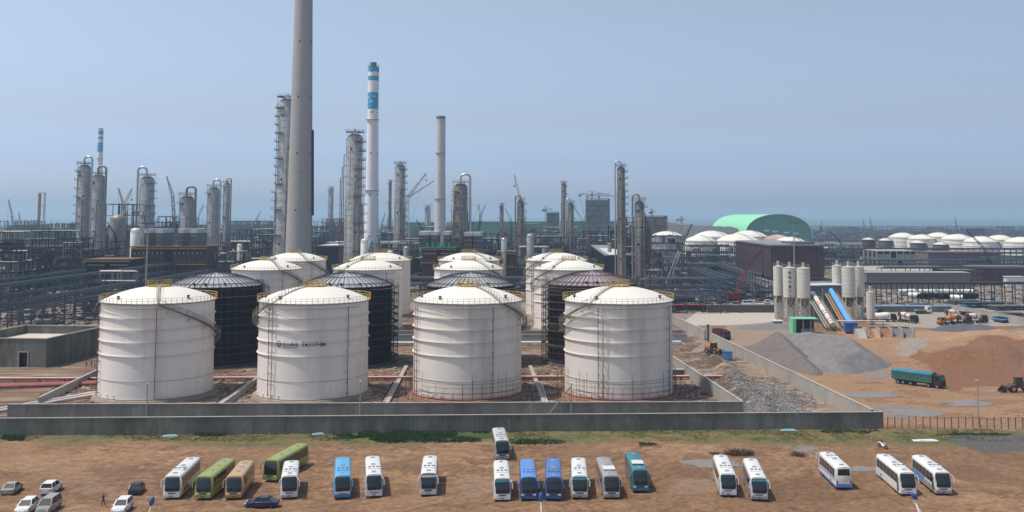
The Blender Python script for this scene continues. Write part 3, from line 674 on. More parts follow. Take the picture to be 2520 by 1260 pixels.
person('person in black clothes walking alone on the bare earth', tuple(onground(g(254, 1247))), math.radians(150))
wk1 = mat('work_clothes', (0.12, 0.05, 0.04), 0.9); wk2 = mat('blue_overalls', (0.03, 0.05, 0.12), 0.9)
person('worker in reddish clothes standing by the concrete building, leftmost of three', tuple(g(212, 905)), 0.4, wk1)
person('worker in dark clothes in the middle of the three by the concrete building', tuple(g(225, 904)), 1.4, wk2)
person('worker in reddish clothes nearest the leftmost tank', tuple(g(233, 906)), 2.4, wk1)

# ================================================================ street lamps with blue heads, near the camera
def near_lamp(label, x, y, x2, tw=0):
    p = at(x, y, 112); t = thing('street_lamp', label, 'street lamp', (p.x, p.y, -0.1), 0, 'street lamps with blue heads near the camera')
    H_ = p.z; b2 = (x2 - x) / F * 112
    MB().tube([(b2 * 2.2, -4, 0), (b2 * .8, -2.0, H_ * .72), (0, 0, H_ - .5)], [.09, .07, .05], 8).build('pole', M_ltrim, t, smooth=True)
    if tw: MB().tube([(b2 * 2.2 + .45, -4, 0), (b2 * .8 + .34, -2.0, H_ * .72), (.1, 0, H_ - .6)], [.06, .05, .04], 8).build('brace_pole', M_ltrim, t, smooth=True)
    h = MB(); h.ball((0, 0, 0), .30, 12, 8, 1.0); o = h.build('lamp_head', M_blue, t, smooth=True); o.location = (0, .1, H_ - .05); o.scale = (.85, 1.3, 2.1); o.rotation_euler = (0.5, tw * -0.8 + (0.35 if x < 500 else 0), 0)
    MB().cyl((0, 0, H_ - .75), .09, .3, 8).build('collar', M_ltrim, t)
    return t
near_lamp('street lamp with a blue head in front of the white coach on the left', 373, 1231, 364)
near_lamp('street lamp with a blue head in front of the two blue coaches', 1331, 1221, 1335)
near_lamp('street lamp with a blue head and twin white poles before the right-hand coach', 2250, 1218, 2262, 1)

# ================================================================ small things on the lot
t = thing('motor_scooter', 'small black and white motor scooter standing alone at the right of the lot', 'scooter', tuple(onground(g(2172, 1103)))); t.rotation_euler = (0, 0, math.radians(-65)); t.scale = (1.25,) * 3
MB().tube([(-.75, 0, .75), (-.3, 0, .78), (0, 0, .45), (.25, 0, .35), (.5, 0, .5), (.6, 0, .95)], [.16, .2, .16, .14, .15, .1], 8).build('body', P_w, t, smooth=True)
MB().box(-.75, -.05, -.15, .15, .86, .98, taper=.2).build('seat', M_dark, t)
MB().tube([(.55, -.35, 1.08), (.6, 0, 1.0), (.55, .35, 1.08)], .03, 6).build('handlebar', M_dark, t)
for x in (-.6, .68):
    o = MB(); r_ = MB(); hub(o, r_, .26, .12); q = o.build('wheel', M_tyre, t); q.location = (x, 0, .26); q.rotation_euler = (pi / 2, 0, 0); r_.build('rim', M_rim, q)
def slab(name, label, px, sx, sy, h, m, rz=0):
    p = onground(g(*px)); t = thing(name, label, 'sheet', tuple(p), rz); MB().box(-sx, sx, -sy, sy, 0.02, h, taper=.08).build('panel', m, t); MB().box(-sx * .5, sx * .7, -sy * .6, sy * .8, h, h * 1.9, rz=.12).build('loose_panel', m, t)
M_foam = mat('pale_blue_foam', (0.26, 0.44, 0.46), 0.8)
slab('foam_board', 'pale cyan board lying below the wall, left of the bus park', (418, 1074), 1.4, .5, .12, M_foam, .1)
slab('foam_board', 'pale cyan board lying on the grass above the sky blue coach', (783, 1069), 1.1, .45, .12, M_foam, .25)
slab('foam_board', 'pale cyan board lying by the wall on the right', (1940, 1060), 1.5, .5, .12, M_foam, 0)
slab('white_sheet', 'flat white sheet lying at the edge of the dark gravel', (2277, 1085), 2.3, .6, .1, M_ltrim, 0)
def heap(name, label, cat, px, n, rx, ry, size, m, z=0, kind=None, flat=.6):
    p = onground(g(*px)); t = MB()
    for i in range(n):
        a = R.uniform(0, 2 * pi); r = R.random() ** .6; x, y = rx * r * math.cos(a), ry * r * math.sin(a); s = size * R.uniform(.4, 1.3)
        h = z * (1 - r) 
        P = [(x + s * R.uniform(.6, 1.2) * sx_, y + s * R.uniform(.6, 1.2) * sy_, h + s * flat * (R.uniform(.5, 1.1) if sz_ > 0 else -.4)) for sx_, sy_, sz_ in ((-1, -1, -1), (1, -1, -1), (1, 1, -1), (-1, 1, -1), (-1, -1, 1), (1, -1, 1), (1, 1, 1), (-1, 1, 1))]
        t.add(P, [(3, 2, 1, 0), (4, 5, 6, 7), (0, 1, 5, 4), (1, 2, 6, 5), (2, 3, 7, 6), (3, 0, 4, 7)])
    o = t.build(name, m); o.location = p; tag(o, label, cat, kind=kind); return o
def brush(name, label, px, n, rx, ry, hh, m):
    p = onground(g(*px)); t = MB()
    for i in range(n):
        a = R.uniform(0, 2 * pi); r = R.random() ** .5; x, y = rx * r * math.cos(a), ry * r * math.sin(a); k = hh * R.uniform(.4, 1.1) * (1 - .5 * r)
        q = (x + R.uniform(-.8, .8), y + R.uniform(-.6, .6), k); t.bar((x, y, -.05), q, .05); t.bar(q, (q[0] + R.uniform(-.5, .5), q[1] + R.uniform(-.4, .4), q[2] + R.uniform(-.3, .2)), .03)
    o = t.build(name, m); o.location = p; tag(o, label, 'brushwood'); return o
brush('brushwood_pile', 'long pile of dry brown brushwood behind the pair of white coaches', (1817, 1119), 260, 2.6, 1.0, 1.1, M_twig)
brush('brushwood_pile', 'small tuft of dry brushwood left of the oval puddle', (1760, 1117), 40, .8, .5, .5, M_twig)
brush('brushwood_pile', 'small clump of dry brushwood above the rear-facing coach', (1965, 1122), 90, .9, .6, .8, M_twig)
# ================================================================ STORAGE TANKS
def dome_pts(Rr, h, n=8):
    S = (Rr * Rr + h * h) / (2 * h)
    return [(max(.01, Rr * (1 - i / n)), math.sqrt(S * S - (Rr * (1 - i / n)) ** 2) - (S - h)) for i in range(n + 1)]
def dz(Rr, h, r):
    S = (Rr * Rr + h * h) / (2 * h); return math.sqrt(S * S - r * r) - (S - h)
def railing(rad, z, a0, a1, h=1.1, n=24, w=.05):
    m = MB()
    for zz in (h, h * .55, .12): m.ring(rad, z + zz, w, w, n * 2, a0, a1)
    for i in range(n + 1):
        a = a0 + (a1 - a0) * i / n; x, y = rad * math.cos(a), rad * math.sin(a); m.bar((x, y, z), (x, y, z + h), w * 1.2)
    return m
M_rdp = mat('dull_red_riser', (0.20, 0.045, 0.035), .7)
FR = -pi / 2      # the side that faces the camera
def white_tank(label, loc, Rr=13.0, H_=21.6, sa=20, sd=1, letters=False, rings=(0.47, .61, .74, .86), dirty=False, detail=True, pipes=(-48, 12), group='white domed storage tanks behind the bund wall'):
    t = thing('storage_tank', label, 'tank', loc, 0, group); hd = 3.2
    MB().lathe([(Rr + 1.5, -.3), (Rr + 1.0, .55), (Rr + .15, .7), (.01, .7)], 56).build('foundation', M_sandr if dirty else mat('earthy_concrete', (.25, .19, .14), .9, n=.2), t)
    sh = MB(); prof = [(Rr, .7)]; z = .7; nc = 10
    for i in range(nc):                                     # courses of plate, each a hair narrower than the one below
        r = Rr - .012 * i; prof += [(r, z), (r, z + (H_ - .7) / nc)]; z += (H_ - .7) / nc
    sh.lathe(prof, 72); sh.build('shell', M_dirtw if dirty else M_white, t, smooth=30)
    MB().lathe([(Rr + .35, .7), (Rr + .35, .85), (Rr, .85)], 56).build('base_plate', M_redp if dirty else M_concp, t)
    MB().lathe([(r, H_ + .15 + z) for r, z in dome_pts(Rr + .25, hd)], 60).build('roof', mat('roof_white', (0.66, 0.62, 0.53), .6, n=.03, s=.4), t, smooth=30)
    MB().ring(Rr - .05, H_ - .08, .22, .18, 64).build('curb_angle', M_rail, t)
    for k in rings: MB().ring(Rr, H_ * k, .24, .11, 64).build('stiffener_ring', M_white, t)
    back = railing(Rr + .35, H_ + .1, -0.15, pi + .15, 1.35, 30, .11); back.build('rear_railing', M_yel, t)
    railing(Rr + .35, H_ + .1, pi + .16, 2 * pi - .16, 1.2, 30, .06).build('front_railing', M_rail, t)
    a0 = FR + math.radians(sa)
    # centre platform with its own railing, and the walkway down the dome to the stair head
    cp = MB(); cp.lathe([(2.6, H_ + hd + .05), (2.6, H_ + hd + .25), (.01, H_ + hd + .25)], 20); o = cp.build('centre_platform', M_yel, t)
    railing(2.6, H_ + hd + .2, 0, 2 * pi, 1.2, 12, .08).build('platform_railing', M_yel, o)
    lm = MB(); lr = MB(); k = 10; ca, sa_ = math.cos(a0), math.sin(a0); px, py = -sa_ * .45, ca * .45
    for i in range(k):
        r0 = 2.6 + (Rr - 2.6) * i / k; r1 = 2.6 + (Rr - 2.6) * (i + 1) / k; z0 = H_ + .35 + dz(Rr, hd, min(r0, Rr - .01)); z1 = H_ + .35 + dz(Rr, hd, min(r1, Rr - .01))
        lm.bar((r0 * ca, r0 * sa_, z0), (r1 * ca, r1 * sa_, z1), .55, .08)
        for s in (-1, 1):
            lr.bar((r0 * ca + s * px, r0 * sa_ + s * py, z0 + .9), (r1 * ca + s * px, r1 * sa_ + s * py, z1 + .9), .05); lr.bar((r0 * ca + s * px, r0 * sa_ + s * py, z0), (r0 * ca + s * px, r0 * sa_ + s * py, z0 + .9), .07)
    o = lm.build('roof_walkway', M_rail, t); lr.build('handrail', M_rail, o)
    # helical stair down the shell
    stt = MB(); hr = MB(); N_ = 90; sweep = math.radians(205) * sd; prev = None
    for i in range(N_ + 1):
        f = i / N_; a = a0 + sweep * f; z = H_ + .1 - (H_ - 1.0) * f; c, s = math.cos(a), math.sin(a)
        pin = (c * (Rr + .45), s * (Rr + .45), z); pout = (c * (Rr + 1.3), s * (Rr + 1.3), z)
        if prev:
            stt.bar(prev[0], pin, .07, .28); stt.bar(prev[1], pout, .07, .28)
            for h_ in (1.1, .55): hr.bar((prev[1][0], prev[1][1], prev[1][2] + h_), (pout[0], pout[1], pout[2] + h_), .06); 
            hr.bar((prev[0][0], prev[0][1], prev[0][2] + 1.1), (pin[0], pin[1], pin[2] + 1.1), .05)
        stt.bar(pin, pout, .26, .05)
        if i % 3 == 0: hr.bar(pout, (pout[0], pout[1], z + 1.1), .06); hr.bar(pin, (pin[0], pin[1], z + 1.1), .05)
        if i % 9 == 4: stt.bar((c * Rr, s * Rr, z - 1.3), (c * (Rr + 1.3), s * (Rr + 1.3), z - .1), .09)
        prev = (pin, pout)
    o = stt.build('stair', mat('weathered_stair', (.17, .14, .085), .8, n=.2), t); hr.build('handrail', M_rail, o)
    # landing half-way, with its brackets
    am = a0 + sweep * .36; zm = H_ + .1 - (H_ - 1.0) * .36; lp = MB(); lp.lathe([(Rr + .4, zm - .15), (Rr + 1.7, zm - .15), (Rr + 1.7, zm), (Rr + .4, zm)], 5, (0, 0, 0), False, am - .08, am + .08); lp.build('landing', M_yel, t)
    for j, pa in enumerate(pipes):
        for off in ((0, 2.2) if j == 0 else (0,)):
            a = FR + math.radians(pa + off * 2.2); c, s = math.cos(a), math.sin(a)
            p = MB(); p.tube([(c * (Rr + .5), s * (Rr + .5), 1.0), (c * (Rr + .5), s * (Rr + .5), H_ - .6)], .08, 8)
            for i in range(9): z = 1.6 + i * (H_ - 3) / 8; p.bar((c * Rr, s * Rr, z), (c * (Rr + .6), s * (Rr + .6), z), .12)
            p.build('riser_pipe', M_rdp if (j or off == 0) else M_rail, t)
    bp_ = MB(); bp_.ring(Rr + .22, H_ - 1.0, .09, .09, 64, FR + math.radians(pipes[0] - 12), FR + math.radians(pipes[-1] + 20)); bp_.build('spray_pipe', M_rail, t)
    lo = MB(); lo.ring(Rr + .02, 4.6, .05, .08, 72); lo.build('weld_seam_band', M_rail, t)
    for i, a in enumerate((-62, -50, -38, -28, 28, 45)):
        a = FR + math.radians(a + 5 * math.sin(i * 7.0)); nz = MB(); nz.cyl((0, 0, 0), .16, .35, 8); nz.cyl((0, 0, .35), .26, .08, 8)
        o = nz.build('nozzle', M_white, t); o.location = (math.cos(a) * Rr, math.sin(a) * Rr, 1.5); o.rotation_euler = (0, pi / 2, a)
    for a in (-120, 200, 30, 65, -35): 
        a = math.radians(a); v = MB(); v.cyl((0, 0, 0), .28, .5, 8); v.cyl((0, 0, .5), .45, .3, 8, .3); o = v.build('roof_vent', M_steel3, t); o.location = (math.cos(a) * (Rr - 1.5), math.sin(a) * (Rr - 1.5), H_ + .2 + dz(Rr, hd, Rr - 1.5))
    if letters:
        def text(body, size, ang, z, mt, name, extra=.0):
            cu = bpy.data.curves.new(name, 'FONT'); cu.body = body; cu.size = size; cu.align_x = 'LEFT'; cu.extrude = 0; cu.offset = extra
            ob = bpy.data.objects.new(name, cu); sc.collection.objects.link(ob); bpy.context.view_layer.update()
            m_ = bpy.data.meshes.new_from_object(ob.evaluated_get(bpy.context.evaluated_depsgraph_get())); bpy.data.objects.remove(ob)
            rr_ = Rr + .035
            for v in m_.vertices:
                a = FR + math.radians(ang) + v.co.x / rr_; v.co = (rr_ * math.cos(a), rr_ * math.sin(a), z + v.co.y)
            m_.materials.clear(); m_.materials.append(mt); o = bpy.data.objects.new(name, m_); sc.collection.objects.link(o); o.parent = t
        text('恒力石化', .98, -20.0, 12.45, M_ink, 'lettering', .03); text('TK117-06', 1.3, 0.5, 12.35, M_ink, 'tank_number', .035)
        lg = MB(); a = FR + math.radians(-24); rr_ = Rr + .04; q = lambda u, v: (rr_ * math.cos(a + u / rr_), rr_ * math.sin(a + u / rr_), 12.75 + v)
        lgb = MB()
        for k_, (b0, b1) in enumerate(((100, 205), (215, 320), (-30, 85))):
            b0, b1 = math.radians(b0), math.radians(b1); pts = [(.14 * math.cos((b0 + b1) / 2), .14 * math.sin((b0 + b1) / 2))] + [(.68 * math.cos(b0 + (b1 - b0) * i / 6), .68 * math.sin(b0 + (b1 - b0) * i / 6)) for i in range(7)]
            (lg if k_ == 1 else lgb).add([q(*p_) for p_ in pts], [tuple(range(8))])
        lg.build('emblem_green_leaf', M_greenp, t); lgb.build('emblem_blue_leaves', M_ink, t)
        ul = MB(); qq = lambda ang, zz: (rr_ * math.cos(FR + math.radians(ang)), rr_ * math.sin(FR + math.radians(ang)), zz); ul.add([qq(-20 + i * 2.05, 12.0) for i in range(9)] + [qq(-20 + i * 2.05, 12.1) for i in range(9)], [(i, i + 1, 10 + i, 9 + i) for i in range(8)]); ul.build('underline', M_ink, t)
    return t
def tank_at(Y, X): return (X, Y, 0.0)
def rowx(px, Y): return (px - CX) / F * (Y * CP - 30 * SP)
TY = [238, 289, 372, 424]
def rimz(y, Y): return at(1300, y, Y).z
r1 = [rowx(x, TY[0]) for x in (388, 772, 1151, 1522)]
white_tank('first near white tank from the left, beside the concrete building', (r1[0], TY[0], 0), 12.45, rimz(739, TY[0]), 20, 1, pipes=(-56, 19))
white_tank('near white tank with the emblem and the number TK117-06', (r1[1], TY[0], 0), 12.45, rimz(739, TY[0]), -33, -1, True, pipes=(-36, 48))
white_tank('near white tank with rust stains and scaffold poles, third from the left', (r1[2], TY[0], 0), 12.45, rimz(739, TY[0]), 40, 1, dirty=True, pipes=(-62, 30))
white_tank('near white tank with red rim, right end of the front row', (r1[3], TY[0], 0), 12.45, rimz(739, TY[0]), -33, -1, dirty=True, pipes=(-24, 58))
r3 = [rowx(x, TY[2]) for x in (656, 905, 1153, 1399)]
for i, (x, s, d, lab) in enumerate(zip(r3, (35, -33, 40, -30), (1, -1, 1, -1), ('white tank with its dome below the great chimney, third row', 'white tank with the crane bucket stair at left, third row, left of the furnace', 'white tank half hidden by a grey dome, third row, third column', 'white tank with a tall yellow stair, third row, right column'))):
    white_tank(lab, (x, TY[2], 0), 12.5, rimz(662, TY[2]), s, d, pipes=(-45, 40))
r4 = [rowx(x, TY[3]) for x in (725, 934, 1154, 1369)]
for i, (x, s, d, lab) in enumerate(zip(r4, (35, -33, 40, -30), (1, -1, 1, -1), ('rearmost white tank right at the foot of the great chimney', 'rearmost white tank in front of the white and blue chimney', 'rearmost white tank below the dark red furnace, third column', 'rearmost white tank in the right column, before the roofed long hall'))):
    white_tank(lab, (x, TY[3], 0), 12.6, rimz(641, TY[3]), s, d, pipes=(-50, 45))

def dark_tank(label, loc, Rr, H_, mdome, mshell, msc, seed=0):
    t = thing('storage_tank', label, 'tank', loc, 0, 'unpainted tanks still in scaffolding'); hd = 3.4
    MB().lathe([(Rr + .8, -.3), (Rr + .8, .6), (.01, .6)], 48).build('foundation', M_concd, t)
    MB().lathe([(Rr, .6), (Rr, H_)], 60).build('shell', mshell, t, smooth=30)
    for k in range(8): MB().ring(Rr, 2.2 + k * (H_ - 3) / 7.5, .35, .12, 48).build('stiffener_ring', mshell, t)
    MB().lathe([(r, H_ + .1 + z) for r, z in dome_pts(Rr - .1, hd)], 60).build('roof', mdome, t, smooth=30)
    rb = MB(); nn = 48
    for j in range(nn):
        a = 2 * pi * j / nn; pr = None
        for i in range(9):
            r = Rr * (1 - i / 9.0); p = (r * math.cos(a), r * math.sin(a), H_ + .22 + dz(Rr, hd, min(r, Rr - .1)))
            if pr: rb.bar(pr, p, .10, .16)
            pr = p
            if i >= 5 and j % 2: break
    for i in (1, 4): r = Rr * (1 - i / 9.0); rb.ring(r, H_ + .18 + dz(Rr, hd, r), .12, .14, 48)
    rb.build('roof_ribs', M_steel if mdome is M_rdome else mat('primer_rib', (.10, .06, .065), .8), t)
    MB().ring(Rr - .1, H_ - .1, .5, .3, 60).build('curb_angle', msc, t)
    railing(Rr + .3, H_ + .1, 0, 2 * pi, 1.1, 60, .05).build('railing', msc, t)
    for a in (-100, -60, -85, 20, 160, 90): 
        a = math.radians(a); v = MB(); v.cyl((0, 0, 0), .3, .55, 8); o = v.build('roof_vent', M_dark, t); o.location = (math.cos(a) * (Rr - 1.2), math.sin(a) * (Rr - 1.2), H_ + .2 + dz(Rr, hd, Rr - 1.2))
    s = thing('scaffolding', 'tube scaffolding standing round the ' + label, 'scaffolding', loc, 0, 'tube scaffolding round the unpainted tanks')
    po = MB(); n = 44
    for j in range(n):
        a = 2 * pi * j / n
        for r in (Rr + .7, Rr + 1.8): po.bar((r * math.cos(a), r * math.sin(a), 0), (r * math.cos(a + R.uniform(-.004, .004)), r * math.sin(a), H_ + R.uniform(-1.0, 1.4)), .09)
    po.build('standards', msc, s)
    lv = 11
    le = MB(); bd = MB()
    for k in range(lv):
        z = 1.6 + k * (H_ - 2.2) / (lv - 1)
        for r in (Rr + .7, Rr + 1.8): le.ring(r, z, .08, .08, n)
        a0 = R.uniform(0, 6); bd.lathe([(Rr + .75, z + .1), (Rr + 1.75, z + .1), (Rr + 1.75, z + .16), (Rr + .75, z + .16)], 30, (0, 0, 0), False, a0, a0 + R.uniform(2.5, 5.5))
        for j in range(0, n, 2):
            a = 2 * pi * j / n; le.bar(((Rr + .6) * math.cos(a), (Rr + .6) * math.sin(a), z), ((Rr + 1.9) * math.cos(a), (Rr + 1.9) * math.sin(a), z), .07)
    le.build('ledgers', msc, s); bd.build('boards', mat('scaffold_boards', (0.07, 0.05, 0.04), .9, n=.3), s)
    return t
r2 = [rowx(x, TY[1]) for x in (528, 850, 1157, 1456)]
M_bsc = mat('dark_scaffold_tube', (0.045, 0.028, 0.025), 0.8, n=.3)
dark_tank('black tank with blue-grey dome behind the first near white tank', (r2[0], TY[1], 0), 12.9, rimz(702, TY[1]), M_rdome, M_black, M_bsc)
dark_tank('black tank with grey dome behind the lettered white tank', (r2[1], TY[1], 0), 12.9, rimz(702, TY[1]), M_rdome, M_black, M_bsc)
dark_tank('black tank with grey dome behind the third near white tank', (r2[2], TY[1], 0), 12.3, rimz(702, TY[1]), M_rdome, M_black, M_bsc)
dark_tank('rust-brown tank with purplish dome behind the fourth near white tank', (r2[3], TY[1], 0), 12.3, rimz(698, TY[1]), M_rdomer, mat('brown_black_steel', (.035, .021, .021), .85, n=.3), mat('brown_scaffold_tube', (.09, .045, .035), .8, n=.3))

# low scaffold poles round the feet of the two right-hand near tanks
for x, lab in ((r1[2], 'waist-high ring of rusty scaffold poles round the third near white tank'), (r1[3], 'waist-high ring of rusty scaffold poles round the fourth near white tank')):
    s = thing('scaffolding', lab, 'scaffolding', (x, TY[0], 0), 0, 'low scaffold poles round white tanks'); po = MB(); le = MB(); n = 40; Rr = 12.4
    for j in range(n):
        a = 2 * pi * j / n; hh = R.choice((2.6, 3.2, 4.2, 6.5, 9.0 if R.random() < .4 else 4.0)); r = Rr + .8
        po.bar((r * math.cos(a), r * math.sin(a), 0), (r * math.cos(a), r * math.sin(a), hh), .08)
        if R.random() < .7: r = Rr + 1.8; po.bar((r * math.cos(a), r * math.sin(a), 0), (r * math.cos(a), r * math.sin(a), hh * .8), .08)
    for z in (1.2, 2.2, 3.3, 4.2): le.ring(Rr + .8, z, .07, .07, n, FR - R.uniform(.8, 1.6), FR + R.uniform(.8, 1.6))
    for z in (1.2, 2.3): le.ring(Rr + 1.8, z, .07, .07, n, FR - R.uniform(.8, 1.6), FR + R.uniform(.8, 1.6))
    po.build('standards', M_rust, s); le.build('ledgers', M_rust, s)

# ---- slim poles standing along the bund wall
def slim_pole(label, px, py, ytop, strut=None):
    p = g(px, py); q = at(px, ytop, p.y); t = thing('lamp_post', label, 'lamp post', tuple(p)); MB().tube([(0, 0, -.2), (0, 0, q.z)], [.15, .10], 8).build('post', M_rail, t, smooth=True)
    MB().box(-.25, .25, -.12, .12, q.z, q.z + .22).build('lamp', M_ltrim, t)
    if strut: s_ = g(*strut); MB().bar((s_.x - p.x, s_.y - p.y, 0), (0, 0, q.z - .4), .2).build('strut', M_rail, t)
slim_pole('slim lamp post in front of the first near white tank', 360, 1036, 945)
slim_pole('slim lamp post in front of the lettered white tank', 886, 1034, 940)
slim_pole('slim lamp post with a slanting prop before the fourth near white tank', 1406, 1031, 945, (1340, 1033))
slim_pole('slim lamp post on the grey rubble between the two diagonal walls', 1903, 1027, 945)
slim_pole('pale lamp post behind the wire fence on the right', 2408, 1050, 938)

# ---- pipe runs on the ground between the tanks
def pipes(name, label, a, b, n, r, ms, z=.6, gap=.7, sup=True):
    a = Vector(a); b = Vector(b); d = (b - a); Ln = d.length; d.normalize(); p = Vector((-d.y, d.x, 0)); t = thing(name, label, 'pipe run', tuple(a))
    for i in range(n):
        rr_ = r * R.uniform(.7, 1.25); o = p * (i * gap); MB().tube([tuple(o + Vector((0, 0, z + rr_))), tuple(o + d * Ln + Vector((0, 0, z + rr_)))], rr_, 8).build('pipe', ms[i % len(ms)], t, smooth=True)
    s = MB(); k = int(Ln / 6)
    for i in range(k + 1): c = d * (Ln * i / max(1, k)); e1 = c - p * .3; e2 = c + p * (n * gap); s.bar((e1.x, e1.y, z - .12), (e2.x, e2.y, z - .12), .24); s.bar((c.x, c.y, 0), (c.x, c.y, z), .2)
    s.build('pipe_support', M_concp, t)
pipes('pipe_run', 'red and white pipes crossing between the first and second tank rows', (-150, 254, 0), (44, 258, 0), 4, .25, [M_redp, M_ltrim, M_redp, M_redp], .5, .75)
pipes('pipe_run', 'faded red pipes lying in front of the concrete building', (-145, 241, 0), (-100, 250.5, 0), 4, .3, [M_redp, M_redp, M_ltrim], .3, .8)
pipes('pipe_run', 'pale pipes running in from the left edge beside the low wall', (-116, 212, 0), (-98, 243, 0), 4, .22, [M_ltrim, M_redp, M_rail], .2, .9)
pipes('pipe_run', 'white pipes behind the second row of tanks', (-120, 322, 0), (42, 326, 0), 3, .28, [M_ltrim, M_bluel, M_ltrim], .7, .9)
for i in range(3): x = (r1[i] + r1[i + 1]) / 2; pipes('pipe_run', ('narrow pipes between the first and second near white tanks', 'white pipe between the second and third near white tanks', 'dark and white pipes between the third and fourth near white tanks')[i], (x + 1.6, 216, 0), (x - .5, 252, 0), 3, .16, [M_ltrim, M_rail, M_steel2], .25, .5)
# ================================================================ CHIMNEYS
def scl(Y): return F / Y
def chimney(name, label, x, Y, prof, m, bands=(), cap=None, group=None, holes=True, strip=False):
    """prof: list of (pixel row, half width in px) from top to bottom, last row is carried to the ground"""
    top = at(x, prof[0][0], Y); t = thing(name, label, 'chimney', (top.x, Y, 0), 0, group)
    P = [(h / scl(Y), max(0, at(x, y, Y).z)) for y, h in prof]
    def rad(z):
        for (r0, z0), (r1, z1) in zip(P, P[1:]):
            if z1 <= z <= z0: return r1 + (r0 - r1) * (z - z1) / max(1e-6, z0 - z1)
        return P[-1][0] if z < P[-1][1] else P[0][0]
    zt = P[0][1]; r_b = P[-1][0] * 1.03
    pr = [(r_b, 0)] + list(reversed(P)); rt = P[0][0]
    pr += [(rt * .86, zt), (rt * .86, zt - 3), (.01, zt - 3)]
    b = MB(); b.lathe(pr, 40); b.build('shaft', m, t, smooth=30)
    jr = MB(); z = 4
    if m is M_chim:
        while z < zt: jr.ring(rad(z) - .02, z, .035, .06, 40); z += 2.4
        jr.build('pour_joint', M_chim, t)
    for i, (y0, y1) in enumerate(bands):
        za = at(x, y0, Y).z; zb = at(x, y1, Y).z; MB().lathe([(rad(zb) + .03, zb), (rad((za + zb) / 2) + .04, (za + zb) / 2), (rad(za) + .03, za)], 40).build('painted_band', M_chimb, t, smooth=30)
        if i == len(bands) - 1 and za - zb > 10:
            for ang, zz in ((-98, .45), (-140, .7), (-62, .75)):
                ff = MB(); a0 = math.radians(ang); rr_ = rad(zb) + .12; zc = zb + (za - zb) * zz; w = rr_ * .35
                pts = [(-1, .0), (-.45, .28), (.1, .33), (.7, .0), (1.1, .22), (1.0, 0), (1.1, -.22), (.7, 0), (.1, -.33), (-.45, -.28)]
                ff.add([(rr_ * math.cos(a0 + u * w / rr_), rr_ * math.sin(a0 + u * w / rr_), zc + v * w * 1.3) for u, v in pts], [(0, 1, 2, 3, 8, 9), (3, 4, 5, 6)]); ff.build('painted_fish', M_chimw, t)
    if holes:
        hm = MB(); z = zt - 3
        while z > 12:
            for a in (-95, -20, 80, 170):
                a = math.radians(a); r = rad(z) - .1; c, s = math.cos(a), math.sin(a); hw = .45; hm.box(r - .1, r + .16, -hw, hw, z - hw, z + hw, a)
            z -= 26 if not strip else 30
        for i in range(len(hm.v)): pass
        hm.build('opening', M_dark, t)
    if cap:
        za = at(x, cap[0], Y).z; MB().lathe([(cap[1] / scl(Y), zt - .5), (cap[1] / scl(Y), za), (cap[1] / scl(Y) * .8, za), (cap[1] / scl(Y) * .8, zt)], 24).build('flue', M_steel3, t, smooth=30)
    railing(rt + .1, zt, 0, 2 * pi, 1.2, 16, .08).build('top_railing', M_rail, t)
    for k in (0.42, .75): 
        z = zt * k; MB().lathe([(rad(z), z - .2), (rad(z) + 1.0, z), (rad(z) + 1.0, z + .15), (rad(z), z + .15)], 30).build('gallery', M_rail, t) if m is not M_chim else None
    ld = MB(); 
    for s in (-.3, .3): ld.bar((r_b + .15, s, 0), (rt + .15, s, zt), .08)
    if strip: 
        zt2 = at(x, 320, Y).z; zb2 = at(x, 530, Y).z; ld.bar((rad(zb2) + .5, 0, zb2), (rad(zt2) + .5, 0, zt2), 1.1)
    ld.build('ladder', M_steel2 if strip else M_rail, t)
    return t
chimney('concrete_chimney', 'great bare concrete chimney reaching out of the top of the picture', 748, 540, [(-45, 20.5), (0, 21.5), (300, 26), (500, 29.5), (625, 32)], M_chim, strip=True)
chimney('striped_chimney', 'tall white chimney with sky blue bands and fish emblems', 919, 640, [(165, 13), (280, 12.5), (430, 14.5), (600, 17.5)], M_chimw, bands=((165, 177), (188, 199), (228, 269)), cap=(154, 8))
chimney('striped_chimney', 'small far-off white chimney with sky blue bands at the left', 248, 1350, [(318, 6.2), (430, 6.6), (560, 9)], M_chimw, bands=((322, 331), (337, 342), (351, 374)), cap=(316, 4), holes=False)
chimney('pale_chimney', 'plain off-white chimney with a ragged grey top, right of centre', 1085, 1000, [(292, 11), (420, 11.5), (555, 13.5)], mat('offwhite_chimney', (.56, .50, .46), .8, n=.05, s=.2), cap=(286, 11.5))
chimney('stack', 'thin dark red stack at the far left', 98, 1500, [(476, 3.5), (550, 3.5)], mat('stack_red', (.30, .10, .09), .7), group='pair of slim stacks on the left skyline', holes=False)
chimney('stack', 'thin white stack right beside the dark red one', 109, 1500, [(475, 4), (550, 4)], M_chimw, group='pair of slim stacks on the left skyline', holes=False)

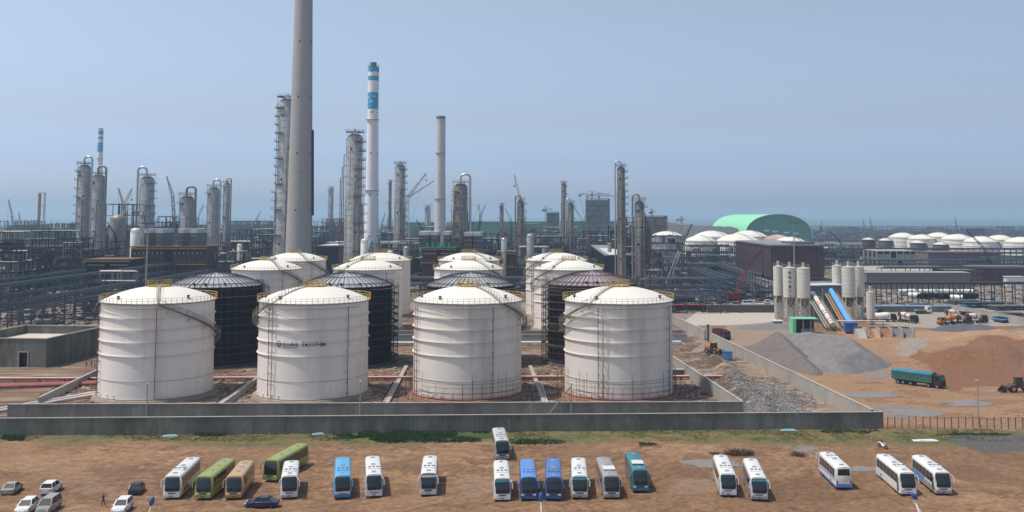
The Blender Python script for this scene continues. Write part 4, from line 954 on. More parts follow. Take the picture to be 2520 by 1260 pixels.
# ================================================================ PROCESS COLUMNS
def column(label, x, Y, segs, pipe=None, plat='l', m=None, red=False, nplat=9, scaff=False, skirt=None, pipe2=None, group='insulated process columns'):
    """segs: (pixel row of the top of the section, half width px), top to bottom"""
    m = m or M_galv; k = scl(Y); top = at(x, segs[0][0], Y); t = thing('process_column', label, 'process column', (top.x, Y, 0), 0, group)
    S = [(at(x, y, Y).z, h / k) for y, h in segs]; zt, rt = S[0]; pr = [(.01, zt), (rt * .5, zt - rt * .12), (rt * .85, zt - rt * .36), (rt, zt - rt * .75)]
    for i in range(1, len(S)): pr += [(S[i - 1][1], S[i][0] + 1.5), (S[i][1], S[i][0] - 1.8)]
    pr += [(S[-1][1], 0)]; pr.reverse()
    b = MB(); b.lathe(pr, 28); b.build('shell', m, t, smooth=35)
    def rad(z):
        r = rt
        for z0, r0 in S[1:]:
            if z < z0: r = r0
        return r
    z = zt - rt; rb = MB(); stp = max(2.6, zt / 26)
    while z > 3: rb.ring(rad(z) - .02, z, .10, .22, 28); z -= stp
    rb.build('insulation_band', M_shiny if m is M_galv else M_galv2, t)
    a_ = {'l': pi * .98, 'r': 0.02, 'b': -pi / 2 - .7}[plat]
    for i in range(nplat):
        z = zt - rt - 1 - (zt * .72) * i / nplat; r = rad(z); w = 1.9; sw = 0.85 if i % 3 else 1.5
        pl = MB(); pl.lathe([(r + .05, z), (r + w, z), (r + w, z + .18), (r + .05, z + .18), (r + .05, z)], 8, (0, 0, 0), False, a_ - sw, a_ + sw)
        for hh in (.6, 1.15): pl.ring(r + w - .06, z + hh, .07, .07, 8, a_ - sw, a_ + sw)
        for j in range(5): a = a_ - sw + 2 * sw * j / 4; pl.bar(((r + w) * math.cos(a), (r + w) * math.sin(a), z), ((r + w) * math.cos(a), (r + w) * math.sin(a), z + 1.2), .08)
        pl.build('platform', M_steel3 if not scaff else M_yel, t)
    tp = MB(); tp.lathe([(rt * .55, zt + .25), (rt + 1.0, zt + .25), (rt + 1.0, zt + .45), (rt * .55, zt + .45), (rt * .55, zt + .25)], 20)
    for hh in (.6, 1.2): tp.ring(rt + .95, zt + .4 + hh, .08, .08, 20)
    for j in range(12): a = 2 * pi * j / 12; tp.bar(((rt + .95) * math.cos(a), (rt + .95) * math.sin(a), zt + .4), ((rt + .95) * math.cos(a), (rt + .95) * math.sin(a), zt + 1.6), .09)
    for j in range(4): a = 2 * pi * j / 4 + .4; tp.bar(((rt) * math.cos(a), (rt) * math.sin(a), zt - rt), ((rt + .5) * math.cos(a), (rt + .5) * math.sin(a), zt + .3), .12)
    tp.build('top_platform', M_yel if scaff else M_steel3, t)
    tn = MB(); tn.cyl((0, 0, zt - .2), .35, 2.2, 8); tn.cyl((rt * .5, 0, zt - .5), .2, 1.9, 8); tn.build('top_nozzle', M_red if red else M_galv2, t)
    ld = MB(); aa = a_ + .35; c, s = math.cos(aa), math.sin(aa)
    for d in (-.3, .3): ld.bar(((S[-1][1] + .3) * c - s * d, (S[-1][1] + .3) * s + c * d, 0), ((rt + .3) * c - s * d, (rt + .3) * s + c * d, zt), .09)
    ld.build('ladder', M_rail, t)
    if pipe:
        pr_ = max(.45, rt * .17); sx = 1 if pipe[0] == 'r' else -1; R2 = max(x_[1] for x_ in S) + pr_ + .6; hh = zt + rt * .55 + pr_
        xx = min(R2, rt + pr_ + .9); arc = []
        cx_ = xx / 2
        for j in range(9): a = pi - pi * j / 8; arc.append((sx * (cx_ + cx_ * math.cos(a)), -rt * .3, hh + cx_ * .75 * math.sin(a)))
        pts = [(0, -rt * .3, zt - .5)] + arc + [(sx * xx, -rt * .3, zt - 8), (sx * R2, -rt * .3, zt - 12) if len(S) > 1 else (sx * xx, -rt * .3, zt - 12), (sx * (R2 if len(S) > 1 else xx), -rt * .3, 4)]
        MB().tube(pts, pr_, 12).build('overhead_pipe', M_shiny if len(pipe) < 2 else M_galv2, t, smooth=50)
    if pipe2:                                                # a run of slim pipes up one side
        sx = 1 if pipe2 == 'r' else -1; pp = MB()
        for j in range(3): xx = sx * (S[-1][1] + .7 + j * .9); pp.tube([(xx, .3 * j, 0), (xx, .3 * j, zt * (.86 - .07 * j)), (sx * rt, .3 * j, zt * (.86 - .07 * j) + 1.0)], .22, 6)
        z = 6
        while z < zt * .72: pp.bar((sx * S[-1][1], 0, z), (sx * (S[-1][1] + 3), 0, z), .12); z += 4
        pp.build('side_pipe', M_rust, t)
    for j in range(3):                                        # slim lines running down the shell, with their brackets
        a = -pi / 2 + (-.75, .25, .8)[j]; c, s = math.cos(a), math.sin(a); rm0 = max(q[1] for q in S) + .45; z9 = zt * (.96, .7, .85)[j]; lp = MB()
        lp.tube([(c * rm0, s * rm0, 1), (c * rm0, s * rm0, z9)], .16 + .05 * j, 6)
        z = 3 + j
        while z < z9: lp.bar((c * rad(z) * .98, s * rad(z) * .98, z), (c * (rm0 + .2), s * (rm0 + .2), z), .12); z += 4.5
        lp.build('downpipe', (M_galv2, M_rust, M_rail)[j], t)
    mh = MB()
    for j in range(5): z = zt * (.9 - .17 * j); r = rad(z); a = -pi / 2 + (.35 if j % 2 else -.3); mh.box(r - .2, r + .25, -.45, .45, z - .45, z + .45, a)
    mh.build('manhole', M_steel2, t)
    if scaff or m is M_galv2:
        sf = MB(); ns = 9; rm_ = max(q[1] for q in S) + 1.1; z1_ = zt * (.92 if scaff else .6)
        for j in range(ns): a = 2 * pi * j / ns; sf.bar((rm_ * math.cos(a), rm_ * math.sin(a), 0), (rm_ * math.cos(a), rm_ * math.sin(a), z1_ * R.uniform(.8, 1)), .14)
        z = 3
        while z < z1_: sf.ring(rm_, z, .12, .12, ns); z += 3.2
        sf.build('scaffold_cage', M_rust if not scaff else mat('yellowed_scaffold', (.20, .15, .07), .8, n=.2), t)
    if skirt: MB().lathe([(S[-1][1] + .05, 0), (S[-1][1] + .05, at(x, skirt, Y).z)], 28).build('skirt', M_concp, t, smooth=30)
    return t
column('tall left column with a pipe hook on top and yellow landings', 209, 620, [(404, 15)], ('r',), 'l', nplat=10)
column('stouter column beside the tallest left one, great pipe down its right', 243, 700, [(428, 15.5)], ('r', 'd'), 'l', nplat=8)
column('column with an arched pipe at its upper left, left of the red furnace', 363, 760, [(432, 17)], ('l',), 'r', nplat=9)
column('short stout column above the red furnace, red nozzle on top', 461, 640, [(480, 17)], ('r', 'd'), 'l', red=True, nplat=4)
column('middle-sized column with an arched pipe, left one of the far pair', 526, 800, [(459, 14)], ('r',), 'l', nplat=4)
column('slender column with a small crook on top, right one of the far pair', 559, 860, [(449, 8)], ('r', 'd'), 'l', nplat=6)
column('tallest column, half hidden behind the great concrete chimney', 709, 600, [(240, 23), (458, 28)], None, 'l', nplat=16)
column('tall column between the great chimney and the white striped one', 874, 520, [(327, 18.5), (505, 23)], None, 'r', nplat=13, pipe2='l', skirt=630)
column('far thin bluish column right of the great chimney', 815, 1250, [(462, 6)], None, 'l', nplat=4)
column('very thin dark column left of the banded grey column', 961, 900, [(447, 3.4)], None, 'l', nplat=3, m=M_galv2)
column('slim grey column right of the white striped chimney', 985, 700, [(403, 12), (500, 14)], None, 'r', nplat=12, skirt=575)
column('stout scaffolded column with arched pipes, right of the off-white chimney', 1134, 620, [(450, 17), (520, 19)], ('r',), 'l', nplat=14, m=M_galv2, red=True, scaff=True)
column('small hazy column left of the off-white chimney', 1052, 1250, [(508, 5.5)], ('r',), 'l', nplat=2)
column('small thin column left of the red jib', 1235, 900, [(504, 4.5)], None, 'l', nplat=4, m=M_galv2)
column('thin scaffolded column under the pink crane boom', 1281, 640, [(492, 8.5)], ('l', 'd'), 'r', nplat=8, m=M_galv2, scaff=True)
column('thin tall column left of the concrete tower block', 1387, 900, [(450, 6), (500, 7)], None, 'r', nplat=7, m=M_galv2)
column('column with a narrow arched pipe just right of the thin tall one', 1404, 760, [(499, 8)], ('l',), 'r', nplat=4, m=M_galv2)
column('tall slim column with many side landings, right of the tower block', 1528, 600, [(410, 9.5), (470, 10.5)], ('l',), 'r', nplat=13, m=M_galv2, scaff=False, skirt=598)
column('dull column with a wide arched pipe on its left, rightmost column', 1573, 500, [(494, 12)], ('l', 'd'), 'r', nplat=5, m=M_galv2, pipe2='r')

def vessel(name, label, x, Y, ytop, hp, m, ball=False, zbase=0):
    p = at(x, ytop, Y); r = hp / scl(Y); t = thing(name, label, 'vessel', (p.x, Y, 0)); zt = p.z; b = MB()
    if ball: b.ball((0, 0, zt - r), r, 20, 12, 1.0)
    else: b.lathe([(r * .6, zbase), (r, zbase + r * .5), (r, zt - r * .6), (r * .8, zt - r * .25), (r * .4, zt - .05), (.01, zt)], 24)
    b.build('shell', m, t, smooth=40); lg = MB()
    for j in range(6): a = 2 * pi * j / 6; lg.bar((r * .9 * math.cos(a), r * .9 * math.sin(a), 0), (r * .9 * math.cos(a), r * .9 * math.sin(a), max(zbase + r, zt - r * 1.1 if ball else 0)), .4)
    lg.build('legs', M_rail, t); railing(r + .3, zt - r * .5, 0, 2 * pi, 1.1, 12, .08).build('railing', M_yel if not ball else M_steel3, t); return t
vessel('white_vessel', 'upright white vessel with a round top left of the red furnace', 334, 600, 561, 12, M_white)
vessel('white_vessel', 'small upright white vessel at the foot of the striped chimney', 897, 500, 587, 9, M_white)
vessel('dome_vessel', 'wide grey domed vessel inside the open steel frame at left', 291, 720, 528, 19, M_galv2, zbase=12)
vessel('spherical_vessel', 'round dark vessel with a bright crown, centre right', 1305, 560, 575, 9, M_galv, zbase=6)
vessel('reactor_vessel', 'conical-topped grey vessel left of the thin scaffolded column', 1240, 560, 585, 7, M_shiny)
for i, (x, Y, yt, h) in enumerate(((1000, 620, 606, 7), (1500, 640, 598, 5), (590, 600, 600, 6), (505, 620, 572, 8), (1340, 620, 606, 6), (960, 560, 616, 7))):
    vessel('process_vessel', 'small grey process vessel rising out of the steelwork', x, Y, yt, h, [M_galv, M_galv2, M_white][i % 3])['group'] = 'small vessels among the steelwork'
# ================================================================ CRANES
def lattice(m, a, b, w, n, bw=None, taper=.35):
    a = Vector(a); b = Vector(b); d = (b - a); Ln = d.length; d.normalize(); u = Vector((0, 0, 1)) if abs(d.z) < .98 else Vector((0, 1, 0))
    p = d.cross(u).normalized(); q = d.cross(p).normalized(); bw = bw or w * .12; pr = None
    for i in range(n + 1):
        f = i / n; k = w / 2 * (1 - (1 - taper) * f); c = a + d * (Ln * f); P = [c + p * k + q * k, c - p * k + q * k, c - p * k - q * k, c + p * k - q * k]
        if pr:
            for j in range(4): m.bar(pr[j], P[j], bw); m.bar(pr[j], P[(j + 1) % 4] if i % 2 else P[(j - 1) % 4], bw * .7)
        pr = P
def crane(label, base, elbow, tip, Y, m1, m2, w=2.0, hook=True, telescopic=False, tip2=None):
    g0 = at(base[0], base[1], Y); x0 = g0.x; t = thing('crawler_crane', label, 'crane', (x0, Y, 0), 0, 'mobile cranes over the works')
    P0 = Vector((0, 0, 2.5)); E = at(elbow[0], elbow[1], Y) - Vector((x0, Y, 0)); T = at(tip[0], tip[1], Y) - Vector((x0, Y, 0)); s = 1 if T.x > 0 else -1
    for y in (-2.4, 2.4): MB().box(-4.2, 4.2, y - .6, y + .6, 0, 1.3, taper=.08).build('crawler_track', M_steel2, t)
    MB().box(-4.5, 3.2, -1.7, 1.7, 1.5, 4.0).build('machine_house', m1, t)
    MB().box(2.0, 4.2, -2.9, -1.75, 1.6, 4.2).build('cab', M_glass2, t)
    MB().box(-6.2, -4.6, -2.2, 2.2, 1.6, 4.4).build('counterweight', M_steel2, t)
    bm = MB()
    if telescopic: bm.tube([P0, P0.lerp(E, .5), P0.lerp(E, .5), E], [w * .45, w * .45, w * .33, w * .33], 6)
    else: lattice(bm, P0, E, w, max(6, int((E - P0).length / (w * 1.6))), taper=.8)
    bm.build('boom', m1, t)
    jb = MB()
    if telescopic: jb.tube([E, T], [w * .3, w * .16], 6)
    elif (T - E).length > 1: lattice(jb, E, T, w * .8, max(4, int((T - E).length / (w * 1.4))), taper=.3)
    if len(jb.v): jb.build('jib', m2, t)
    cb = MB(); bk = Vector((-s * 5, 0, 9)); cb.bar(P0, bk, .3); cb.bar(bk, T, .10); cb.bar(bk, E, .10)
    if hook: hz_ = T.z * .35 if hook is True else hook; cb.bar(T, (T.x, 0, T.z - hz_), .12); cb.box(T.x - .5, T.x + .5, -.4, .4, T.z - hz_ - 1.6, T.z - hz_)
    if tip2: T2 = at(tip2[0], tip2[1], Y) - Vector((x0, Y, 0)); lattice(cb, E, T2, w * .5, 14, taper=.3)
    cb.build('cables', M_steel2, t)
    return t
M_cr = mat('crane_red', (.42, .07, .07), .6); M_cg = mat('crane_grey', (.10, .11, .13), .6); M_cw = mat('crane_white', (.5, .48, .46), .6); M_cp = mat('crane_pink', (.40, .16, .18), .6)
crane('pale lattice crane on the far left horizon', (34, 560), (30, 530), (21, 491), 1400, M_cg, M_cg, 2.6)
crane('small blue-grey crane beside the far left one', (52, 560), (50, 545), (46, 522), 1400, M_cg, M_cg, 2)
crane('red and white crane boom rising behind the open steel frame', (314, 600), (308, 520), (292, 463), 860, M_cr, M_cp, 2.4)
crane('grey crane boom with a hanging hook beside the red one', (294, 600), (304, 505), (325, 464), 880, M_cg, M_cw, 2.4, hook=9)
crane('dark slanting crane boom against the column left of the furnace', (368, 610), (362, 565), (352, 522), 620, M_steel2, M_cg, 1.4, hook=False)
crane('tall thin grey crane between two left columns, bent at its tip', (436, 600), (425, 480), (410, 434), 700, M_cg, M_cg, 1.8, hook=False)
crane('short pale crane boom right of the short stout column', (480, 600), (487, 535), (500, 504), 900, M_cg, M_cw, 2.0)
crane('dark telescopic crane leaning left in front of the left columns', (300, 612), (284, 577), (264, 547), 560, M_steel2, M_steel2, 1.5, False, True)
crane('short dark crane boom low beside the left frames', (172, 640), (180, 605), (187, 575), 560, M_steel2, M_steel2, 1.2, False, True)
crane('thin far crane left of the tallest column', (622, 575), (630, 542), (642, 519), 1250, M_cg, M_cg, 1.8, False)
crane('white and red lattice crane right of the slim grey column', (1003, 600), (1003, 487), (1049, 426), 940, M_cw, M_cr, 3.0, hook=6, tip2=(1068, 445))
crane('dark boom leaning left before the off-white chimney', (1062, 610), (1050, 575), (1024, 541), 620, M_steel2, M_steel2, 1.4, False)
crane('dark telescopic crane with a red and white fly jib', (1150, 640), (1183, 542), (1178, 503), 620, M_steel2, M_cp, 1.5, False)
crane('thin grey crane right of the red and white fly jib', (1172, 600), (1183, 530), (1195, 503), 900, M_cg, M_cg, 1.8, False)
crane('dark crane boom slanting left, right of the small thin column', (1266, 590), (1256, 535), (1242, 512), 900, M_steel2, M_cg, 1.6, False)
crane('pink lattice crane boom above the thin scaffolded column', (1292, 600), (1280, 490), (1266, 430), 800, M_cp, M_cp, 2.2, hook=8)
crane('dark blue boom slanting left towards the thin tall column', (1446, 590), (1436, 545), (1414, 511), 900, M_cg, M_cg, 1.8, False)
crane('pale red crane in front of the concrete tower block', (1444, 600), (1440, 530), (1427, 487), 1000, M_cp, M_cw, 2.0, False)
crane('long two-tone crane boom in front of the far white tanks', (1644, 668), (1672, 618), (1703, 551), 600, M_cw, M_steel2, 1.9, False)
crane('bright red crawler crane in front of the dark red cladded hall', (1812, 705), (1832, 668), (1876, 612), 490, M_red, M_rsteel, 1.9, 12)
crane('dark crane boom right of the green storage dome', (2092, 625), (2065, 592), (2040, 567), 900, M_steel2, M_steel2, 1.6, False)
crane('dark crane boom slanting across the right-hand white tanks', (2447, 645), (2420, 610), (2379, 567), 700, M_steel2, M_steel2, 1.5, False)
for x, xt, yt, lab in ((2018, 2022, 546, 'far thin crane just right of the green dome'), (2128, 2124, 542, 'left one of two far cranes close together over the shore rack'), (2149, 2140, 534, 'right one of two far cranes close together over the shore rack'), (2357, 2350, 535, 'far thin crane over the shore rack near the right edge')):
    crane(lab, (x, 575), ((x + xt) / 2, 555), (xt, yt), 1700, M_cg, M_cg, 2.2, False)
crane('dark low crane boom left of the great chimney', (792, 640), (806, 590), (838, 545), 800, M_steel2, M_cg, 1.6, False)
crane('short far crane boom between the striped and pale chimneys', (936, 580), (940, 550), (948, 523), 1100, M_cg, M_cg, 1.9, False)
def tower_crane(label, x, Y, ytop, xl, xr, m, ym=None):
    p = at(x, ytop, Y); t = thing('tower_crane', label, 'tower crane', (p.x, Y, 0)); z = p.z - 5; w = 2.4
    b = MB(); lattice(b, (0, 0, 0), (0, 0, p.z), w, int(p.z / 4), .35, 1); b.build('mast', m, t)
    j = MB(); x0 = at(xl, ytop, Y).x - p.x; x1 = at(xr, ytop, Y).x - p.x
    lattice(j, (0, 0, z), (x1, 0, z), 1.8, int(abs(x1) / 3) + 3, .3, .8); j.build('jib', m, t)
    k = MB(); lattice(k, (0, 0, z), (x0, 0, z), 1.8, int(abs(x0) / 3) + 3, .3, .9); k.box(x0 - 2, x0 + 2, -1, 1, z - 3, z); k.build('counter_jib', m, t)
    c = MB(); c.bar((0, 0, p.z), (x1 * .7, 0, z + 1), .25); c.bar((0, 0, p.z), (x0, 0, z + 1), .25); c.build('tie_rod', m, t)
    MB().box(-1.2, 1.2, -2.6, -1, z - 3, z - .5).build('cab', M_glass2, t)
tower_crane('left tower crane over the concrete tower block', 1457, 1500, 470, 1427, 1500, M_cg)
tower_crane('right tower crane over the concrete tower block', 1474, 1520, 474, 1445, 1512, M_cp)
tower_crane('tower crane left of the thin tall column', 1343, 1500, 507, 1337, 1360, M_cg)
tower_crane('tower crane behind the far brick-coloured block', 1604, 1500, 513, 1600, 1613, M_cg)
tower_crane('pinkish tower crane on the far embankment left of the green dome', 1677, 1500, 531, 1668, 1686, M_cp)
# ================================================================ CONCRETE BATCHING PLANT AND WORKS YARD
def silo(label, x, Y, ytop, ybot, hp, wrap=False, legs=True, name='cement_silo'):
    p = at(x, ybot, Y); r = hp / scl(Y); zb = p.z; zt = at(x, ytop, Y).z; t = thing(name, label, 'silo', (p.x, Y, 0), 0, 'cement silos of the batching plant')
    b = MB(); pr = [(r, zb)]; n = 7
    for i in range(n): z = zb + (zt - zb) * (i + 1) / n; pr += [(r, z - .12), (r + .05, z - .12), (r + .05, z), (r, z)]
    b.lathe(pr, 32); b.build('barrel', M_cream, t, smooth=30)
    MB().lathe([(r, zt), (r * .5, zt + .35), (.01, zt + .5)], 28).build('roof', M_cream, t, smooth=30)
    MB().lathe([(.35, max(1.2, zb - r * 1.5)), (.5, max(1.2, zb - r * 1.5)), (r - .02, zb + .01)], 28).build('hopper', M_rust if wrap else M_galv2, t, smooth=30)
    if legs:
        lm = MB()
        for k in range(4):
            a = pi / 4 + pi / 2 * k; a2 = a + pi / 2; P = lambda a_, z: (r * .92 * math.cos(a_), r * .92 * math.sin(a_), z)
            MB().bar(P(a, 0), P(a, zb + .3), .36).build('leg', M_cream, t)
            for z0, z1 in ((.4, zb * .5), (zb * .5, zb)): lm.bar(P(a, z0), P(a2, z1), .16); lm.bar(P(a2, z0), P(a, z1), .16); lm.bar(P(a, z1 - .1), P(a2, z1 - .1), .24)
        lm.build('bracing', M_cream, t)
    railing(r - .1, zt + .1, 0, 2 * pi, 1.2, 14, .06).build('railing', M_rail, t)
    v = MB(); v.cyl((0, 0, zt + .4), .42, 1.5, 12); v.cyl((0, 0, zt + 1.9), .55, .3, 12); v.build('dust_filter', M_cream, t); return t
SY = 398
silo('stained cement silo, leftmost and furthest back of the left trio', 1916, SY + 9, 656, 727, 12, True)
s2 = silo('cement silo lettered down its front, middle of the left trio', 1944, SY + 3, 659, 731, 16)
silo('cement silo at the right of the left trio, with a round filter on top', 1978, SY, 660, 733, 16)
silo('cement silo behind the grey shed, leftmost of the right trio', 2061, SY + 12, 654, 720, 12, True)
silo('cement silo facing us in the right trio, above rusty hoppers', 2089, SY, 657, 731, 16, True)
silo('cement silo on the shaded right side of the right trio', 2114, SY + 5, 657, 730, 13, True)
sm = silo('slender pale silo standing alone right of the plant', 2143, SY - 12, 719, 784, 10, name='slender_silo')
sz = (at(1944, 659, SY + 3).z, 0); rs = 16 / scl(SY + 3)
for i, ch in enumerate('◎恒力混凝土'):
    cu = bpy.data.curves.new('letter', 'FONT'); cu.body = ch; cu.size = 1.3; cu.align_x = 'CENTER'; cu.offset = .03; ob = bpy.data.objects.new('letter', cu); sc.collection.objects.link(ob); bpy.context.view_layer.update()
    m_ = bpy.data.meshes.new_from_object(ob.evaluated_get(bpy.context.evaluated_depsgraph_get())); bpy.data.objects.remove(ob)
    for v in m_.vertices: a = FR - .22 + v.co.x / rs; v.co = ((rs + .08) * math.cos(a), (rs + .08) * math.sin(a), sz[0] - 2.3 - i * 1.78 + v.co.y)
    m_.materials.clear(); m_.materials.append(M_ink); o = bpy.data.objects.new('letter', m_); sc.collection.objects.link(o); o.parent = s2
def hall(name, label, cat, xl, xr, ytop, Y, dep, mw, mr, slope=.0, rz=0, parts=None, seams=3.0, trim=None, base=0.0):
    """a box-like building: front face between two pixel columns at depth Y"""
    a = at(xl, ytop, Y); b = at(xr, ytop, Y); w = b.x - a.x; h = a.z; t = thing(name, label, cat, (a.x, Y, 0), rz)
    MB().box(0, w, 0, dep, -.3 + base, h).build('wall', mw, t)
    MB().box(-.4, w + .4, -.4, dep + .4, h + .003, h + .4).build('roof', mr, t)
    s = MB(); k = int(w / seams)
    for i in range(1, k): s.box(i * w / k - .06, i * w / k + .06, -.06, -.003, base, h)
    kd = int(dep / seams)
    for i in range(1, kd): s.box(-.06, -.003, i * dep / kd - .06, i * dep / kd + .06, base, h)
    if k > 1 or kd > 1: s.build('cladding_seams', trim or mw, t)
    if parts: parts(t, w, h)
    return t
M_shed = mat('grey_shed_sheet', (.155, .165, .175), .6, n=.06, s=.4)
M_paleroof = mat('pale_sheet_roof', (.50, .52, .53), .6, n=.06)
def p_(t, w, h):
    MB().box(w * .08, w * .14, -.08, -.01, h * .52, h * .7).build('window', M_dark, t)
    MB().box(w - .25, w, -.1, -.01, 0, h).build('corner_trim', M_ltrim, t)
hall('mixing_shed', 'tall grey sheet-metal mixing shed, left half behind the white conveyor', 'shed', 1994, 2023, 704, SY + 8, 9, M_shed, M_paleroof, parts=p_)
hall('mixing_shed', 'tall grey sheet-metal mixing shed, right half behind the blue conveyor', 'shed', 2025, 2072, 703, SY + 6, 9, M_shed, M_paleroof, parts=p_)
def conveyor(label, a, b, r, m, bands=None, deckm=M_rail):
    A = at(*a); B = at(*b); t = thing('conveyor', label, 'conveyor', (B.x, B.y, 0)); o = Vector((B.x, B.y, 0)); A -= o; B -= o
    u = (A - B).normalized(); n = u.cross(Vector((1, 0, 0))); n = n if n.z > 0 else -n
    MB().tube([B + n * r, A + n * r], r, 16).build('tube_cover', m, t, smooth=40)
    bm = MB()
    for s in (-1, 1):
        bm.bar(B + Vector((s * 1.2, 0, -.2)), A + Vector((s * 1.2, 0, -.2)), .28, .5)
        bm.bar(B + Vector((s * 2.2, 0, .9)), A + Vector((s * 2.2, 0, .9)), .08); bm.bar(B + Vector((s * 2.2, 0, -.2)), A + Vector((s * 2.2, 0, -.2)), .5, .1)
    Ln = (A - B).length; k = int(Ln / 2)
    for i in range(k + 1): c = B + u * (Ln * i / k); bm.bar(c + Vector((-2.3, 0, -.2)), c + Vector((2.3, 0, -.2)), .12); [bm.bar(c + Vector((s * 2.2, 0, -.2)), c + Vector((s * 2.2, 0, .9)), .07) for s in (-1, 1)]
    bm.build('truss', deckm, t)
    lg = MB()
    for f in (.35, .8): c = B + u * (Ln * f); lg.bar((c.x - 1.2, c.y, 0), (c.x - 1.2, c.y, c.z), .3); lg.bar((c.x + 1.2, c.y, 0), (c.x + 1.2, c.y, c.z), .3)
    lg.build('trestle', deckm, t)
    if bands:
        for f in bands:
            c = B + u * (Ln * f) + n * r; MB().tube([c - u * .3, c + u * .3], r + .06, 16).build('red_band', M_red, t, smooth=40)
    return t
conveyor('sloping white conveyor tube with red bands', (2001, 728, SY + 4), (2049, 805, SY - 34), .88, M_cream, (.06, .13, .30, .37, .60, .67))
conveyor('sloping blue conveyor tube down to the blue hopper', (2045, 722, SY + 4), (2097, 810, SY - 36), 1.08, M_bluel, None, M_sand)
# green shelter, hopper, screening bins
p = g(1951, 822); t = thing('green_shelter', 'mint green open-fronted shelter at the foot of the left silos', 'shelter', (at(1951, 800, SY - 42).x, SY - 42, 0)); w = 62 / scl(SY - 42); h = at(1960, 786, SY - 42).z; mgr = mat('mint_sheet', (.16, .50, .28), .6, n=.08)
mg = MB(); mg.box(0, w, 0, 6, h, h + .25); mg.build('roof', mgr, t); MB().box(0, 1.1, -.3, 6, 0, h - .01).build('side_wall', mgr, t); MB().box(1.1, w, 5.7, 5.95, 0, h - .01).build('back_wall', M_dark, t)
for x in (w * .4, w * .7, w - .3): MB().box(x, x + .25, .1, .35, 0, h - .01).build('post', M_concp, t)
MB().box(w * .35, w * .9, 1, 3.5, 0, 1.6).build('feed_bin', M_galv2, t)
p = at(2093, 812, SY - 40); t = thing('blue_hopper', 'deep blue hopper box under the blue conveyor', 'hopper', (p.x, p.y, 0)); MB().box(-2, 2, -1.6, 1.6, .6, 3.6).build('bin', M_blue, t); MB().lathe([(1.0, -.1), (2.2, .7)], 4, (0, 0, 0)).build('chute', M_blue, t); MB().box(-2.15, 2.15, -1.75, 1.75, 3.6, 3.8).build('rim', M_blue, t)
t = thing('pipe_bridge', 'thin pale pipe running level across the foot of the plant', 'pipe', (p.x, p.y - 1, 0)); MB().tube([(-5, 0, 4.4), (12, 0, 4.4)], .22, 8).build('pipe', M_cream, t); MB().bar((11, 0, 0), (11, 0, 4.3), .2).build('post', M_rust, t)
for i, (xa, xb, mm_, lab) in enumerate(((2112, 2133, M_concp, 'first'), (2152, 2166, M_sand, 'second'), (2170, 2196, M_sandr, 'third'), (2198, 2222, M_gravel, 'fourth'), (2228, 2250, M_gravel, 'fifth'))):
    a = g(xa, 832); b = g(xb, 832); t = thing('aggregate_bay', lab + ' open bay of loose material right of the blue hopper, counted from the left', 'aggregate bay', (a.x, a.y, 0)); w = b.x - a.x
    MB().box(w, w + .35, 0, 5, 0, 3.2).build('side_wall', M_concp, t); MB().box(0, w - .01, 4.6, 5, 0, 3.2).build('back_wall', M_conc, t)
    pm = MB(); pm.add([(0, -.6, 0), (w - .02, -.9, 0), (w - .02, 4.55, 0), (0, 4.55, 0), (.1, 2.5, 2.6), (w - .1, 3.1, 2.7), (w - .1, 4.5, 2.7), (.1, 4.5, 2.6)], [(0, 1, 5, 4), (4, 5, 6, 7), (0, 4, 7, 3), (1, 2, 6, 5)]); pm.build('material_heap', mm_, t)
hall('control_cabin', 'small grey cabin with a blue machine at the foot of the left silos', 'cabin', 1906, 1925, 792, SY - 14, 4, M_concd, M_paleroof)
hall('office_cabin', 'small white gate cabin with a red panel right of the mixers', 'cabin', 2397, 2418, 766, 420, 4, M_paleroof, M_paleroof, parts=lambda t, w, h: MB().box(-1.0, -.1, -.1, .2, 0, h).build('red_panel', M_red, t))

# ---- heaps of gravel and sand: real mounds
def mound(name, label, px_ridge, foot, Yr, m, res=1.0, n_=.35, rough=1.0, cat='heap'):
    """ridge: list of (x px, y px, depth) crest points; foot: slope (run per metre of height)"""
    Rg = [at(*q) for q in px_ridge]; hx = max(q.z for q in Rg) * foot + 3
    x0 = min(q.x for q in Rg) - hx; x1 = max(q.x for q in Rg) + hx; y0 = min(q.y for q in Rg) - hx; y1 = max(q.y for q in Rg) + hx
    nx = int((x1 - x0) / res) + 2; ny = int((y1 - y0) / res) + 2; X, Y = np.meshgrid(np.linspace(x0, x1, nx), np.linspace(y0, y1, ny)); H = np.full(X.shape, -9.0)
    for a, b in zip(Rg, Rg[1:] if len(Rg) > 1 else Rg):
        dx, dy = b.x - a.x, b.y - a.y; L2 = dx * dx + dy * dy + 1e-6; tt = np.clip(((X - a.x) * dx + (Y - a.y) * dy) / L2, 0, 1)
        dist = np.hypot(X - a.x - dx * tt, Y - a.y - dy * tt); H = np.maximum(H, a.z + (b.z - a.z) * tt - dist / foot * (1 + .25 * (fbm(X, Y, .12, 3, 5) - .5)))
    H = H + (fbm(X, Y, .25, 4, 3) - .5) * n_ * 2 * rough + (fbm(X, Y, .9, 3, 6) - .5) * n_ * .6 * rough; G0 = hgt(X, Y)
    H = np.where(H > 0, H, np.maximum(H, -1.2)) + np.minimum(G0, 0.0)
    cx, cy = float(X.mean()), float(Y.mean()); V = np.stack([X - cx, Y - cy, H], -1).reshape(-1, 3); ids = np.arange(nx * ny).reshape(ny, nx); Hm = H
    fs = []
    for j in range(ny - 1):
        for i in range(nx - 1):
            if max(Hm[j, i], Hm[j + 1, i], Hm[j, i + 1], Hm[j + 1, i + 1]) > -.4: fs.append((int(ids[j, i]), int(ids[j, i + 1]), int(ids[j + 1, i + 1]), int(ids[j + 1, i])))
    b = MB(); b.add([tuple(v) for v in V], fs); o = b.build(name, m, smooth=True, loc=(cx, cy, 0)); tag(o, label, cat); return o
